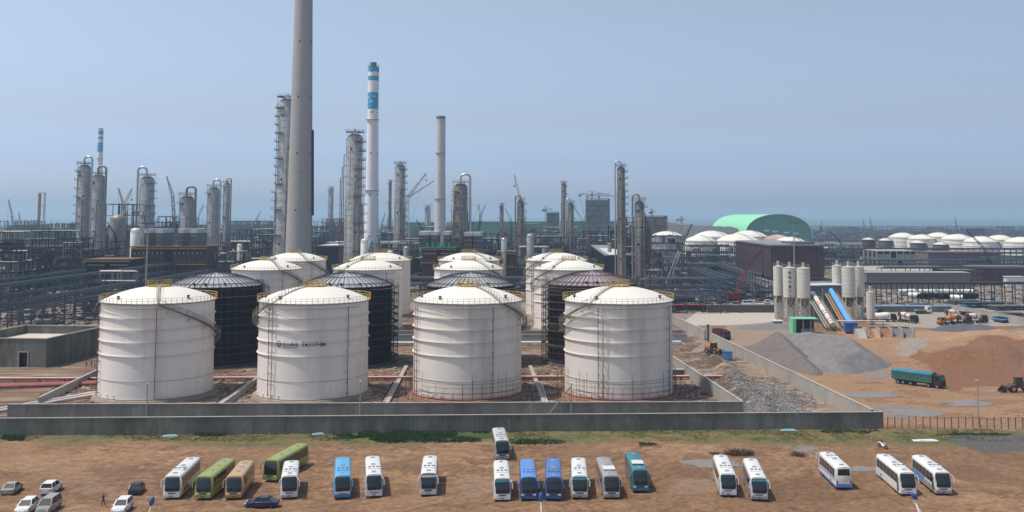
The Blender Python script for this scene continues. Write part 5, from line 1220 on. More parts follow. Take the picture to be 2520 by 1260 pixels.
mound('gravel_heap', 'great grey gravel heap behind the diagonal wall', [(1918, 819, 303), (1990, 815, 297), (2085, 826, 288), (2118, 856, 282), (2070, 880, 272), (2010, 868, 280)], 1.6, 320, M_gravel, .8)
mound('gravel_heap', 'brownish front flank heap leaning on the great gravel heap', [(1912, 815, 302), (1948, 851, 288), (1980, 882, 276), (2008, 912, 266)], 1.75, 300, mat('brown_gravel', (.13, .108, .093), .95, n=.2, s=.5, bump=.5), .8)
mound('gravel_heap', 'low wide grey heap behind the great one, under the green shelter', [(1830, 800, 372), (1900, 794, 374), (1960, 800, 370)], 3.2, 370, M_gravel, 1)
mound('gravel_heap', 'dark blue-grey gravel heap in front of the mixer lorries', [(2322, 800, 368), (2380, 796, 370), (2425, 798, 368)], 2.8, 372, M_gravd, .9)
mound('gravel_heap', 'pale grey gravel heap at the right edge', [(2500, 808, 360), (2570, 806, 356)], 4, 352, M_gravel, .9)
mound('sand_heap', 'pale tan sand heap at the lower right corner of the works', [(2515, 985, 232), (2560, 975, 232)], 2.4, 230, M_sand, .7)
mound('sand_heap', 'low red-brown heap just behind the diagonal wall', [(2085, 987, 228), (2130, 990, 227)], 2.6, 226, M_sandr, .6)
mound('sand_heap', 'broad orange sand bank behind the tipper lorry', [(2300, 835, 325), (2370, 846, 312), (2440, 850, 306)], 2.2, 315, M_sand, .8, .6, 1.4)
mound('sand_heap', 'red-brown earth bank right of the tipper lorry', [(2330, 868, 288), (2420, 862, 290), (2520, 868, 286), (2600, 866, 288)], 2.0, 288, M_sandr, .8, .6, 1.4)
mound('sand_heap', 'light orange dug earth mound at the right edge', [(2470, 835, 322), (2560, 826, 330)], 2.4, 330, M_sand, .9, .6, 1.4)

# ---- lorries and machines
def truck(name, label, cat, loc, rz, kind, cabm, bodym, extra=None, group=None, L_=8.5, hb=1.6):
    t = thing(name, label, cat, loc, rz, group)
    MB().box(-L_ + .3, -.2, -.5, .5, .75, 1.05).build('chassis', M_dark, t)
    c = MB(); c.add([(-1.9, y, z) for y in (-1.2,) for z in ()] + [], [])
    pr = [(-1.9, .8), (0, .8), (.12, 1.5), (.0, 1.9), (-.35, 3.0), (-1.9, 3.05)]
    V = [(x, -1.2, z) for x, z in pr] + [(x, 1.2, z) for x, z in pr]; n = 6
    c.add(V, [tuple(range(n)), tuple(reversed(range(n, 2 * n)))] + [((i + 1) % n, i, n + i, n + (i + 1) % n) for i in range(n)]); c.build('cab', cabm, t)
    MB().add([(.03, -1.05, 1.95), (.03, 1.05, 1.95), (-.29, .98, 2.9), (-.29, -.98, 2.9)], [(0, 1, 2, 3)]).build('windscreen', M_glass, t)
    for s in (-1, 1): MB().box(-1.5, -.6, s * 1.2 - .02, s * 1.2 + .02, 1.9, 2.75).build('cab_window', M_glass, t)
    MB().box(-.05, .22, -1.15, 1.15, .45, .85).build('bumper', M_dark, t)
    axles = [-1.0, -L_ * .38, -L_ + 2.3, -L_ + 1.0] if L_ < 11 else [-1.0, -3.2, -L_ * .62, -L_ + 2.8, -L_ + 1.5]
    for ax in axles:
        for s in (-1, 1): wheel(t, ax, s * 1.0, .52, .36)
    if kind == 'tipper':
        x0, x1 = -L_, -2.3
        b = MB(); b.box(x0, x1, -1.25, 1.25, 1.15, 1.3)
        for y in (-1.25, 1.17): b.box(x0, x1, y, y + .08, 1.3, 1.3 + hb)
        b.box(x0, x0 + .1, -1.17, 1.17, 1.3, 1.3 + hb); b.box(x1 - .1, x1, -1.17, 1.17, 1.3, 1.3 + hb * 1.1); b.build('load_body', bodym, t)
        rb = MB(); k = int((x1 - x0) / .9)
        for i in range(k + 1):
            x = x0 + (x1 - x0) * i / k
            for y in (-1.32, 1.25): rb.box(x - .06, x + .06, y, y + .07, 1.2, 1.3 + hb)
        for z in (1.3 + hb * .33, 1.3 + hb * .66): 
            for y in (-1.30, 1.25): rb.box(x0, x1, y, y + .05, z - .05, z + .05)
        rb.build('body_ribs', bodym, t)
        if extra: 
            tm = MB(); k = 14; V = []
            for i in range(k + 1):
                x = x0 + (x1 - x0) * i / k; s_ = .12 * math.sin(i * 2.1) + R.uniform(-.04, .04)
                for y, z in ((-1.34, hb - .25), (-1.3, hb + .06), (-.5, hb + .3 + s_), (.5, hb + .3 - s_), (1.3, hb + .06), (1.34, hb - .25)): V.append((x, y, 1.3 + z))
            tm.add(V, [(i * 6 + j, i * 6 + j + 1, (i + 1) * 6 + j + 1, (i + 1) * 6 + j) for i in range(k) for j in range(5)]); tm.build('tarpaulin', extra, t, smooth=True)
    elif kind == 'mixer':
        o = MB().lathe([(.01, 0), (.55, .1), (1.0, 1.4), (1.15, 2.4), (1.0, 3.5), (.6, 4.6), (.55, 4.9), (.4, 4.9)], 20).build('drum', bodym, t, smooth=40); o.location = (-2.5, 0, 2.15); o.rotation_euler = (0, -pi / 2 + .22, 0)
        st = MB(); st.lathe([(1.17, 2.0), (1.2, 2.2), (1.2, 2.35), (1.16, 2.5)], 20); q = st.build('drum_stripe', extra or M_red, t); q.location = (-2.5, 0, 2.15); q.rotation_euler = (0, -pi / 2 + .22, 0)
        MB().box(-2.45, -2.15, -1.1, 1.1, .95, 2.9).build('front_stand', M_rust, t); ch = MB(); ch.tube([(-L_ + .9, 0, 3.6), (-L_ + .1, 0, 3.3), (-L_ - .2, 0, 2.1)], [.55, .35, .25], 8); ch.build('chute', M_rust, t); MB().bar((-L_ + .8, 0, 1), (-L_ + .8, 0, 3), .5).build('rear_stand', M_steel2, t)
    elif kind == 'tank':
        b = MB(); b.tube([(-L_, 0, 2.2), (-L_ + .8, 0, 2.35), (-L_ * .55, 0, 2.0), (-3.2, 0, 2.5), (-2.6, 0, 2.5)], [.9, 1.25, 1.35, 1.2, .8], 18); b.build('tank_body', bodym, t, smooth=40)
    return t
p = onground(g(2322, 957)); truck('tipper_lorry', 'long tipper lorry with a teal tarpaulin and dark cab', 'lorry', tuple(p), math.radians(-47), 'tipper', M_dark, mat('green_truck_body', (.045, .13, .10), .5, n=.2), M_teal, None, 12.5, 1.9)
p = onground(g(1791, 838)); truck('dump_truck', 'rusty dump truck parked facing us by the further diagonal wall', 'lorry', tuple(p), math.radians(-68), 'tipper', M_rsteel, M_rsteel, None, None, 7.5, 1.9)
MX = 'concrete mixers in the yard'
for (x, y), a, cm_, bm_, lab in (((2168, 778), 20, M_dark, M_cream, 'cement mixer behind the slender silo, drum only showing'), ((2256, 796), -60, M_dark, M_cream, 'lone mixer lorry in mid yard facing us'),
        ((2310, 800), -172, M_orange, M_orange, 'orange mixer lorry left of the white ones'), ((2388, 797), 12, M_dark, M_cream, 'white mixer lorry nearest the dark gravel heap'), ((2375, 785), 10, M_dark, M_cream, 'white mixer lorry half hidden behind the others'), ((2428, 795), 8, M_dark, M_cream, 'rightmost white mixer lorry by the gate cabin')):
    p = g(x, y); truck('mixer_lorry', lab, 'mixer lorry', tuple(p), math.radians(a), 'mixer', cm_, bm_, None, MX, 8.5)
p = g(2206, 792); truck('tank_lorry', 'pale powder tank lorry with a dark cab behind the slender silo', 'lorry', tuple(p), math.radians(-8), 'tank', M_steel2, M_dirtw, None, None, 12)
p = g(2290, 772); truck('flatbed_lorry', 'small pale flatbed lorry against the yard wall', 'lorry', tuple(p), math.radians(5), 'tipper', M_dirtw, M_rail, None, None, 6.5, .5)
def machine(name, label, px, rz, kind, sc_=1.0, m=M_orange):
    t = thing(name, label, 'loader' if kind != 'digger' else 'digger', tuple(onground(g(*px))), rz); t.scale = (sc_,) * 3
    if kind == 'digger':
        for y in (-1.1, 1.1): MB().box(-1.8, 1.8, y - .3, y + .3, 0, .8, taper=.1).build('crawler_track', M_dark, t)
        MB().box(-1.9, 1.0, -1.3, 1.3, 1.0, 2.2, taper=.06).build('body', m, t); MB().box(.2, 1.6, .2, 1.3, 1.1, 2.9, taper=.1).build('cab', M_glass2, t)
        MB().tube([(1.0, -.2, 1.8), (3.2, -.2, 4.2), (5.0, -.2, 3.6)], [.32, .28, .22], 6).build('boom', m, t); MB().tube([(5.0, -.2, 3.7), (5.4, -.2, 1.4)], [.22, .16], 6).build('arm', m, t)
        MB().box(4.8, 5.7, -.7, .3, .4, 1.4, taper=.2).build('bucket', M_dark, t)
    else:
        for x in (-1.6, 1.5):
            for s in (-1, 1): wheel(t, x, s * 1.1, .8, .6)
        MB().box(-2.8, -.6, -1.0, 1.0, .9, 2.2, taper=.08).build('engine_cover', m, t); MB().box(-.7, .9, -.85, .85, 1.0, 3.2, taper=.12).build('cab', M_glass2, t); MB().box(-.8, .95, -.8, .8, 3.2, 3.35).build('cab_roof', m, t)
        MB().box(.9, 2.3, -.7, .7, .8, 1.5).build('front_frame', m, t)
        for s in (-.8, .8): MB().bar((.8, s, 1.7), (3.2, s, .7), .3).build('lift_arm', m, t)
        MB().add([(3.0, -1.4, .15), (4.3, -1.4, .1), (3.1, -1.4, 1.3), (3.0, 1.4, .15), (4.3, 1.4, .1), (3.1, 1.4, 1.3)], [(0, 1, 2), (5, 4, 3), (0, 3, 4, 1), (0, 2, 5, 3)]).build('bucket', M_dark, t)
    return t
machine('wheel_loader', 'dusty orange roller-like loader on the sunken road beside the blue tank', (1756, 884), math.radians(-50), 'loader', .95)
machine('wheel_loader', 'wheeled loader cut off by the right edge beside the red earth bank', (2508, 965), math.radians(175), 'loader', 1.05, M_rust)
p = g(1790, 888); t = thing('water_tank', 'small blue water bowser box beside the orange machine', 'water tank', tuple(p)); MB().box(-1.3, 1.3, -1, 1, .5, 2.6, taper=.05).build('tank', M_bluel, t); [wheel(t, x, y, .45, .25) for x in (-.8, .8) for y in (-.9, .9)]; MB().box(-1.4, 1.4, -1.1, 1.1, 2.6, 2.7).build('lid', M_teal, t)
machine('excavator', 'yellow excavator near the long hall, left of the steel racks', (1652, 690), math.radians(60), 'digger', 1.6)
machine('excavator', 'red excavator among the steelwork in front of the far racks', (1706, 680), math.radians(120), 'digger', 1.4, M_red)

# ---- rubble, debris (nobody could count it)
def scatter(name, label, quads, n, smin, smax, m, kind='stuff'):
    b = MB()
    for i in range(n):
        q = R.choice(quads); x = R.uniform(q[0], q[2]); y = R.uniform(q[1], q[3]); p = gz(x, y); s = R.uniform(smin, smax); z = gh(p.x, p.y); a = R.uniform(0, pi); L_ = s * R.uniform(.6, 2.2); W_ = s * R.uniform(.4, 1); h = s * R.uniform(.3, .8)
        b.box(p.x - L_, p.x + L_, p.y - W_, p.y + W_, z - .1, z + h, a, (p.x, p.y), taper=R.uniform(.1, .4))
    tag(b.build(name, m), label, kind=kind)
scatter('rubble', 'pale stones and scraps strewn along the strip between the two walls', [(30, 1034, 2100, 1039), (60, 1033, 1700, 1036)], 420, .06, .24, M_rubble)
scatter('rubble', 'reddish broken brick lying between the two walls', [(250, 1034, 700, 1040), (820, 1036, 1180, 1040), (1480, 1034, 2050, 1038)], 300, .08, .22, M_rust)
scatter('rubble', 'grey-green broken rock between the diagonal walls', [(1760, 930, 1960, 1030), (1800, 960, 2010, 1036)], 2600, .08, .28, M_rubg)
scatter('rubble', 'pale lumps of rock on the spoil bank', [(1690, 860, 1800, 940), (1780, 930, 1900, 1010), (1840, 990, 1960, 1036)], 900, .07, .24, M_rubble)
scatter('rubble', 'scraps and boards lying round the feet of the near tanks', [(120, 935, 245, 1000), (535, 920, 640, 1000), (915, 900, 1020, 1000), (1285, 900, 1390, 1000), (1655, 930, 1740, 1000)], 620, .1, .45, M_rubble)
scatter('rubble', 'dark scraps and timbers among the near tanks', [(95, 930, 245, 1010), (535, 900, 640, 1000), (915, 890, 1020, 1000), (1285, 880, 1390, 1000), (1655, 940, 1740, 1000)], 620, .1, .55, M_rust)
scatter('rubble', 'small stones lying in the grass below the wall', [(0, 1062, 2170, 1082)], 200, .04, .13, M_rubble)
scatter('rubble', 'clods and stones scattered over the bus park', [(0, 1090, 2520, 1255)], 500, .03, .09, M_sandr)
scatter('rubble', 'pale trash strewn along the wire fence', [(2180, 1020, 2520, 1058)], 160, .06, .25, M_rubble)
# grass and weeds
def grass(name, label, quads, n, h, w, m):
    b = MB(); V = []; Fc = []
    for i in range(n):
        q = R.choice(quads); x = R.uniform(q[0], q[2]); y = R.uniform(q[1], q[3]); p = gz(x, y)
        dn = float(fbm(np.array(p.x), np.array(p.y), .16, 3, 12))
        if dn < .47: continue
        ux = (x - (q[0] + q[2]) / 2) / (q[2] - q[0]) * 2; uy = (y - (q[1] + q[3]) / 2) / (q[3] - q[1]) * 2
        if q[2] - q[0] < 2000 and (ux * ux) ** 1.5 + uy * uy > .35 + R.random() * .9 * dn * 2 - .25: continue
        z = gh(p.x, p.y)
        for k in range(5):
            a = R.uniform(0, 2 * pi); ww = w * R.uniform(.5, 1.2); hh = h * R.uniform(.4, 1.2) * (dn * 1.6); qx, qy = p.x + R.uniform(-.3, .3), p.y + R.uniform(-.3, .3); c, s = math.cos(a) * ww, math.sin(a) * ww; lx, ly = R.uniform(-.2, .2) * h * 2, R.uniform(-.2, .2) * h * 2
            j = len(V); V += [(qx - c, qy - s, z), (qx + c, qy + s, z), (qx + lx, qy + ly, z + hh)]; Fc.append((j, j + 1, j + 2))
    b.add(V, Fc); tag(b.build(name, m), label, kind='stuff')
grass('grass', 'short dry green grass along the foot of the wall', [(0, 1058, 2520, 1086)], 9000, .16, .07, M_leaf2)
grass('weeds', 'dark green weeds in a dense bed below the wall', [(820, 1060, 1250, 1090), (840, 1062, 1040, 1086), (1020, 1062, 1240, 1084)], 13000, .5, .14, M_leaf)
grass('weeds', 'scattered green weed clumps in the grass strip', [(0, 1070, 60, 1088), (480, 1066, 560, 1074), (1240, 1082, 1400, 1096), (1480, 1090, 1620, 1098), (1990, 1058, 2180, 1068), (2300, 1068, 2520, 1072)], 3600, .32, .10, M_leaf)
# ================================================================ STEELWORK, FURNACES, FAR BUILDINGS
def frame(label, xl, xr, ytop, Y, dep, ms=None, deck=.5, eq=.5, cell=5.6, cz=4.6, name='process_structure', cat='steel structure', wm=None, group='open steel process frames', clad=None, seed=None, extraz=True):
    Rn = random.Random(seed if seed is not None else int(xl * 7 + Y)); ms = ms or M_steel
    a = at(xl, ytop, Y); b = at(xr, ytop, Y); w = b.x - a.x; h = a.z; wm = wm or max(.36, Y * .0006)
    t = thing(name, label, cat, (a.x, Y, 0), 0, group)
    nx = max(1, round(w / cell)); ny = max(1, round(dep / (cell * 1.3))); nz = max(1, round(h / cz)); dx, dy, dzz = w / nx, dep / ny, h / nz
    top = {}
    for i in range(nx + 1):
        for j in range(ny + 1): top[i, j] = nz - (Rn.choice((0, 0, 0, 1, 1, 2)) if extraz and nz > 2 else 0)
    f = MB(); d = MB(); e = MB(); pi_ = MB(); ev = MB(); rl = MB(); nq = [0]
    def piece(nm, b_, m_):
        nq[0] += 1
        if nq[0] < 60: b_.build(nm, m_, t)
    me_, mv_ = Rn.choice((M_steel3, M_steel2, M_galv2)), Rn.choice((M_galv2, M_dirtw, M_steel3, M_rust))
    for i in range(nx + 1):
        for j in range(ny + 1):
            tp = top[i, j]; f.box(i * dx - wm / 2, i * dx + wm / 2, j * dy - wm / 2, j * dy + wm / 2, 0, tp * dzz + (1.5 if Rn.random() < .3 else 0))
            for k in range(1, nz + 1):
                z = k * dzz
                if i < nx and k <= min(tp, top[i + 1, j]):
                    f.bar((i * dx, j * dy, z), ((i + 1) * dx, j * dy, z), wm * .7, wm * .9)
                    if Rn.random() < .16: f.bar((i * dx, j * dy, z - dzz), ((i + 1) * dx, j * dy, z), wm * .5)
                if j < ny and k <= min(tp, top[i, j + 1]):
                    f.bar((i * dx, j * dy, z), (i * dx, (j + 1) * dy, z), wm * .7, wm * .9)
                if i < nx and j < ny and k <= min(tp, top[i + 1, j], top[i, j + 1], top[i + 1, j + 1]):
                    if Rn.random() < deck: d.box(i * dx + wm, (i + 1) * dx - wm, j * dy + wm, (j + 1) * dy - wm, z + wm * .5, z + wm * .5 + .2)
                    if j == 0 and Rn.random() < deck * .8: rl.bar((i * dx, -wm * .6, z + 1.4), ((i + 1) * dx, -wm * .6, z + 1.4), wm * .25)
                    if Rn.random() < eq * .55:
                        cx, cy = (i + .5) * dx, (j + .35) * dy; r = min(dx, dzz) * Rn.uniform(.16, .36); mm_ = mv_ if Rn.random() < .4 else me_; zz = z - dzz + wm * .5 + .25
                        q = Rn.random()
                        if q < .4: piece('equipment_box', MB().box(cx - r * 1.6, cx + r * 1.6, cy - r, cy + r, zz, zz + r * 1.7), mm_)
                        elif q < .7: piece('drum', MB().tube([(cx - dx * .4, cy, zz + r), (cx + dx * .4, cy, zz + r)], r, 8), mm_)
                        else: piece('upright_drum', MB().cyl((cx, cy, zz), r, dzz * .8, 8), mm_)
    for k in range(int(eq * 10) + 1):
        z = Rn.randint(1, nz) * dzz + wm; y = Rn.uniform(0, dep); x0 = Rn.uniform(0, w * .5); x1 = Rn.uniform(w * .5, w); r = Rn.uniform(.2, .55); zb = max(.5, z - dzz * Rn.choice((1, 2)))
        pi_.tube([(x0, y, zb), (x0, y, z), (x1, y, z), (x1, y, zb)], r, 6)
    f.build('steelwork', ms, t)
    if len(d.v): d.build('deck', M_steel2, t)
    if len(rl.v): rl.build('handrail', M_rail if Rn.random() < .5 else M_steel3, t)
    pi_.build('pipework', Rn.choice((M_galv, M_galv2, M_steel3)), t)
    if clad: 
        for (u0, u1, v0, v1, m_) in clad: MB().box(w * u0, w * u1, -.5, -.2, h * v0, h * v1).build('cladding', m_, t)
    return t
FT = [ # xl, xr, ytop, Y, depth, kw, label
 (-60, 112, 572, 560, 60, dict(ms=M_steel2, deck=.85, eq=.8), 'dense blue-black process structure at the left edge'),
 (120, 214, 568, 700, 60, dict(deck=.6, eq=.6), 'hazy steel frame between the left edge structure and the first column'),
 (262, 336, 503, 745, 34, dict(deck=.3, eq=.4, ms=M_steel3, cell=9, cz=8, extraz=False), 'tall open steel frame round the grey domed vessel'),
 (215, 325, 560, 860, 50, dict(deck=.8, eq=.5, ms=M_steel3), 'wide grey-blue frame low behind the two leftmost columns'),
 (382, 432, 534, 800, 40, dict(deck=.9, eq=.6, ms=M_steel), 'blue clad tower frame between the two columns above the furnace'),
 (505, 560, 580, 600, 40, dict(deck=.5, eq=.9), 'frame full of small vessels right of the red furnace'),
 (556, 622, 596, 640, 50, dict(deck=.9, eq=.8, ms=M_steel2, clad=((.1, .9, .75, 1.0, M_rust),)), 'dark frame with a rusty top deck right of the small vessels'),
 (590, 672, 566, 820, 50, dict(deck=.7, eq=.7, ms=M_steel2), 'dark mid-distance frame left of the tallest column'),
 (700, 790, 560, 900, 60, dict(deck=.6, eq=.6), 'far frame seen behind the foot of the great chimney'),
 (770, 845, 600, 640, 60, dict(deck=.9, eq=.6, ms=M_steel2), 'black process frame just right of the great chimney'),
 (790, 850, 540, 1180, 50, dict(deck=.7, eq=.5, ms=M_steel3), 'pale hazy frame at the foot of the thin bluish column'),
 (930, 972, 572, 760, 40, dict(deck=.95, eq=.5, ms=M_steel), 'blue-green block frame right of the striped chimney'),
 (905, 1010, 600, 620, 60, dict(deck=.6, eq=.9), 'low pipe-filled frame behind the second column of white tanks'),
 (975, 1060, 590, 760, 50, dict(deck=.6, eq=.8), 'frame with many drums between the slim grey column and the furnace'),
 (1010, 1110, 560, 1080, 60, dict(deck=.6, eq=.6, ms=M_steel3), 'hazy frame below the off-white chimney'),
 (1150, 1240, 577, 760, 60, dict(deck=.6, eq=.7, ms=M_steel2), 'dark frame behind the stout scaffolded column'),
 (1180, 1245, 600, 600, 50, dict(deck=.5, eq=.9), 'frame beside the small dark red furnace'),
 (1255, 1315, 580, 700, 50, dict(deck=.6, eq=.8), 'frame round the foot of the thin scaffolded column'),
 (1310, 1400, 585, 740, 60, dict(deck=.7, eq=.8, ms=M_steel2), 'dark frame behind the rear right white tanks'),
 (1270, 1350, 612, 560, 40, dict(deck=.5, eq=1), 'low frame with round vessels in front of the dark one, right of centre'),
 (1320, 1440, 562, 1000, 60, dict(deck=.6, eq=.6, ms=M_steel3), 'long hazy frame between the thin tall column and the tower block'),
 (1400, 1470, 590, 820, 50, dict(deck=.6, eq=.8), 'frame at the foot of the column with the narrow arch'),
 (1440, 1520, 572, 920, 60, dict(deck=.8, eq=.6, ms=M_steel2), 'dark blue frame below the concrete tower block'),
 (1505, 1560, 560, 700, 40, dict(deck=.7, eq=.8, ms=M_steel2), 'frame between the two rightmost columns'),
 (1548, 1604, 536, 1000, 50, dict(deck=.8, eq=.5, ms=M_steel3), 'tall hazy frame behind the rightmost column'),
 (1600, 1684, 582, 720, 34, dict(deck=.15, eq=.15, ms=M_steel, cell=5, cz=5, extraz=False), 'gridded steel skeleton in front of the leftmost far white tank'),
 (1700, 1812, 607, 720, 40, dict(deck=.35, eq=.4, ms=M_steel, cell=6, cz=5, extraz=False), 'steel skeleton with stair truss left of the dark red hall'),
 (1684, 1815, 632, 610, 36, dict(deck=.45, eq=.6, ms=M_steel, cz=5), 'blue-grey frame in front of the stair truss skeleton'),
 (1555, 1640, 668, 520, 30, dict(deck=.3, eq=.7, ms=M_steel, cz=4, cell=6), 'low pipe frame at the foot of the rightmost column'),
 (1655, 1702, 668, 480, 22, dict(deck=.2, eq=1, ms=M_steel, cz=4, cell=4.5), 'dense little frame of valves and pipes by the paved yard'),
 (1575, 1662, 690, 470, 20, dict(deck=.3, eq=.8, ms=M_steel, cz=4, cell=5.5), 'low rack of pipes behind the fourth near white tank'),
 (640, 700, 612, 700, 40, dict(deck=.6, eq=.8), 'low frame in front of the tallest column'),
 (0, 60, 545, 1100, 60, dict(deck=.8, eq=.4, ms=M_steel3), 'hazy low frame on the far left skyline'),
 (70, 190, 552, 1000, 70, dict(deck=.8, eq=.5, ms=M_steel), 'hazy wide frame under the pair of slim stacks'),
 (120, 214, 600, 560, 50, dict(deck=.5, eq=.8, ms=M_steel2), 'dark pipe frame just left of the low furnace'),
 (440, 520, 556, 1000, 60, dict(deck=.7, eq=.4, ms=M_steel), 'hazy frame behind the short stout column'),
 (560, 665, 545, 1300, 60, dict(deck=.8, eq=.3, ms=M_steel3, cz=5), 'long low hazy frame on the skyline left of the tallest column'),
 (845, 905, 560, 800, 40, dict(deck=.6, eq=.6), 'frame hidden between the tall column and the striped chimney'),
 (-40, 30, 622, 470, 40, dict(deck=.5, eq=1, ms=M_steel2, cell=6), 'near dark pipe structure at the left edge above the concrete building'),
 (112, 200, 622, 600, 36, dict(deck=.4, eq=1), 'tangle of pipe steel behind the left racks'),
 (190, 330, 672, 440, 16, dict(deck=.25, eq=.8, ms=M_steel), 'low open steelwork before the low furnace'),
 (505, 580, 625, 560, 40, dict(deck=.6, eq=.9, ms=M_steel2), 'dark frame right beside the big red furnace'),
 (580, 660, 640, 520, 24, dict(deck=.4, eq=.8), 'frame directly behind the third-row left tank'),
 (840, 900, 612, 570, 30, dict(deck=.5, eq=.9), 'frame round the foot of the tall column with side pipes'),
 (1010, 1042, 600, 640, 30, dict(deck=.5, eq=1), 'narrow frame left of the green-beamed furnace'),
 (1190, 1232, 640, 500, 24, dict(deck=.4, eq=1, ms=M_steel2), 'narrow dark frame between the third and fourth tank columns'),
 (1395, 1480, 625, 680, 40, dict(deck=.6, eq=.9, ms=M_steel2), 'frame left of the long dark hall'),
 (1535, 1600, 610, 640, 40, dict(deck=.5, eq=1, ms=M_steel2), 'frame crowded round the rightmost column'),
 (1610, 1690, 640, 590, 40, dict(deck=.3, eq=.6, ms=M_steel), 'open frame below the gridded steel skeleton'),
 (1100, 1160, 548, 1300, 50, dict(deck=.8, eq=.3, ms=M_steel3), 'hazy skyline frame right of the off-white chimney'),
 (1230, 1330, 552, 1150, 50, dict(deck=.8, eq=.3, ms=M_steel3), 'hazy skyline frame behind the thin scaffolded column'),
 (190, 265, 585, 780, 50, dict(deck=.7, eq=.5, ms=M_steel), 'hazy frame at the feet of the two leftmost columns'),
 (330, 400, 548, 1000, 50, dict(deck=.7, eq=.4, ms=M_steel3), 'hazy frame behind the column with the left arch'),
 (1815, 1900, 600, 1000, 30, dict(deck=.4, eq=.3, ms=M_steel3), 'hazy frame peeping behind the dark red hall'),
 (2010, 2130, 605, 820, 30, dict(deck=.4, eq=.5, ms=M_steel), 'frame right of the dark red hall under the small red tank'),
 (2380, 2520, 636, 740, 20, dict(deck=.3, eq=.5, ms=M_steel), 'frame at the right beyond the dark red shed block'),
]
for xl, xr, yt, Y, dep, kw, lab in FT: frame(lab, xl, xr, yt, Y, dep, **kw)

def rack(label, X0, X1, Y0, Y1, h, lv, along='y', bay=8.0, ms=M_steel, npipe=4, w0=.36, pm=None, name='pipe_rack'):
    t = thing(name, label, 'pipe rack', (X0, Y0, 0), 0, 'steel pipe racks'); W_, D_ = X1 - X0, Y1 - Y0
    f = MB(); pp = MB(); Ln = D_ if along == 'y' else W_; wd = W_ if along == 'y' else D_; n = max(2, int(abs(Ln) / bay)); P = (lambda u, v, z: (v, u, z)) if along == 'y' else (lambda u, v, z: (u, v, z))
    for i in range(n + 1):
        u = Ln * i / n
        for v in (0, wd): f.bar(P(u, v, 0), P(u, v, h), w0, w0)
        for k in range(lv): z = h * (1 - k * .27); f.bar(P(u, 0, z), P(u, wd, z), w0 * .8)
        if i % 3 == 0 and i < n: f.bar(P(u, 0, h * .1), P(Ln * (i + 1) / n, 0, h * .7), w0 * .5); f.bar(P(u, wd, h * .7), P(Ln * (i + 1) / n, wd, h * .1), w0 * .5)
    for k in range(lv):
        z = h * (1 - k * .27)
        for v in (0, wd): f.bar(P(0, v, z), P(Ln, v, z), w0 * .8, w0 * 1.3)
        for j in range(npipe):
            v = wd * (j + .6) / (npipe + .5); r = R.uniform(.14, .38); a = R.uniform(0, .15) * Ln; b_ = Ln * R.uniform(.7, 1)
            if R.random() < .85: pp.tube([P(a, v, z + r + w0 * .6), P(b_, v, z + r + w0 * .6)], r * .8, 6)
    f.build('steelwork', ms, t)
    if len(pp.v): pp.build('pipework', pm or M_steel, t)
    return t
rack('long pipe rack receding along the left, nearest the concrete building', -186, -178, 345, 640, 11.5, 2)
rack('second long pipe rack receding along the left, further out', -207, -198, 330, 640, 15, 3)
rack('third long pipe rack receding along the far left edge', -250, -238, 420, 640, 12, 2, ms=M_steel2)
rack('cross rack joining the left racks in front of the furnaces', -176, -92, 470, 480, 11, 3, 'x', ms=M_steel3)
rack('lower cross rack behind the black tank on the left', -176, -100, 438, 446, 8, 2, 'x')
rack('pipe rack behind the rearmost white tanks', -95, 40, 486, 494, 11, 3, 'x')
rack('long rack running right from the dull rightmost column', 44, 78, 452, 462, 12.5, 3, 'x', 6, npipe=8, pm=M_steel)
rack('rack standing at the edge of the paved yard', 44, 72, 430, 438, 9, 2, 'x', 6)
rack('rack receding between the paved yard and the dark red hall', 84, 92, 480, 640, 10, 3)
rack('second receding rack beside the red crane', 101, 109, 500, 660, 11, 3)
rack('post-and-beam rack across the right-hand yard, nearest one', at(2130, 700, 476).x, at(2620, 700, 476).x, 476, 484, 9.2, 1, 'x', 4.7, ms=M_steel2, npipe=6)
rack('second post-and-beam rack across the right, before the brown wall', at(2170, 700, 600).x, at(2560, 700, 600).x, 600, 608, 10, 2, 'x', 8)
rack('third rack across the right in front of the concrete frame building', at(2030, 700, 700).x, at(2640, 700, 700).x, 700, 710, 10, 3, 'x', 9)
rack('far truss rack in front of the right-hand white tanks', at(2010, 700, 860).x, at(2640, 700, 860).x, 860, 872, 12.5, 3, 'x', 10, w0=.7)
rack('far truss rack behind the dark red hall', at(1815, 700, 900).x, at(2005, 700, 900).x, 900, 912, 17, 3, 'x', 10, w0=.7)
for xl, xr, lab in ((1990, 2108, 'far skeleton rack on the shore just right of the green dome'), (2110, 2330, 'long far skeleton rack on the shore, left half'), (2335, 2600, 'long far skeleton rack on the shore, right half')):
    frame(lab, xl, xr, 558, 2000, 30, ms=M_steel3, deck=.15, eq=.05, cell=12, cz=8, name='shore_rack', cat='pipe rack', wm=.9, group='skeleton racks on the far shore', extraz=False)
frame('long low pipe rack on the skyline behind the left columns', 565, 900, 546, 1700, 20, ms=M_steel3, deck=.2, eq=.1, cell=14, cz=7, name='shore_rack', cat='pipe rack', wm=.9, group='skeleton racks on the far shore', extraz=False)

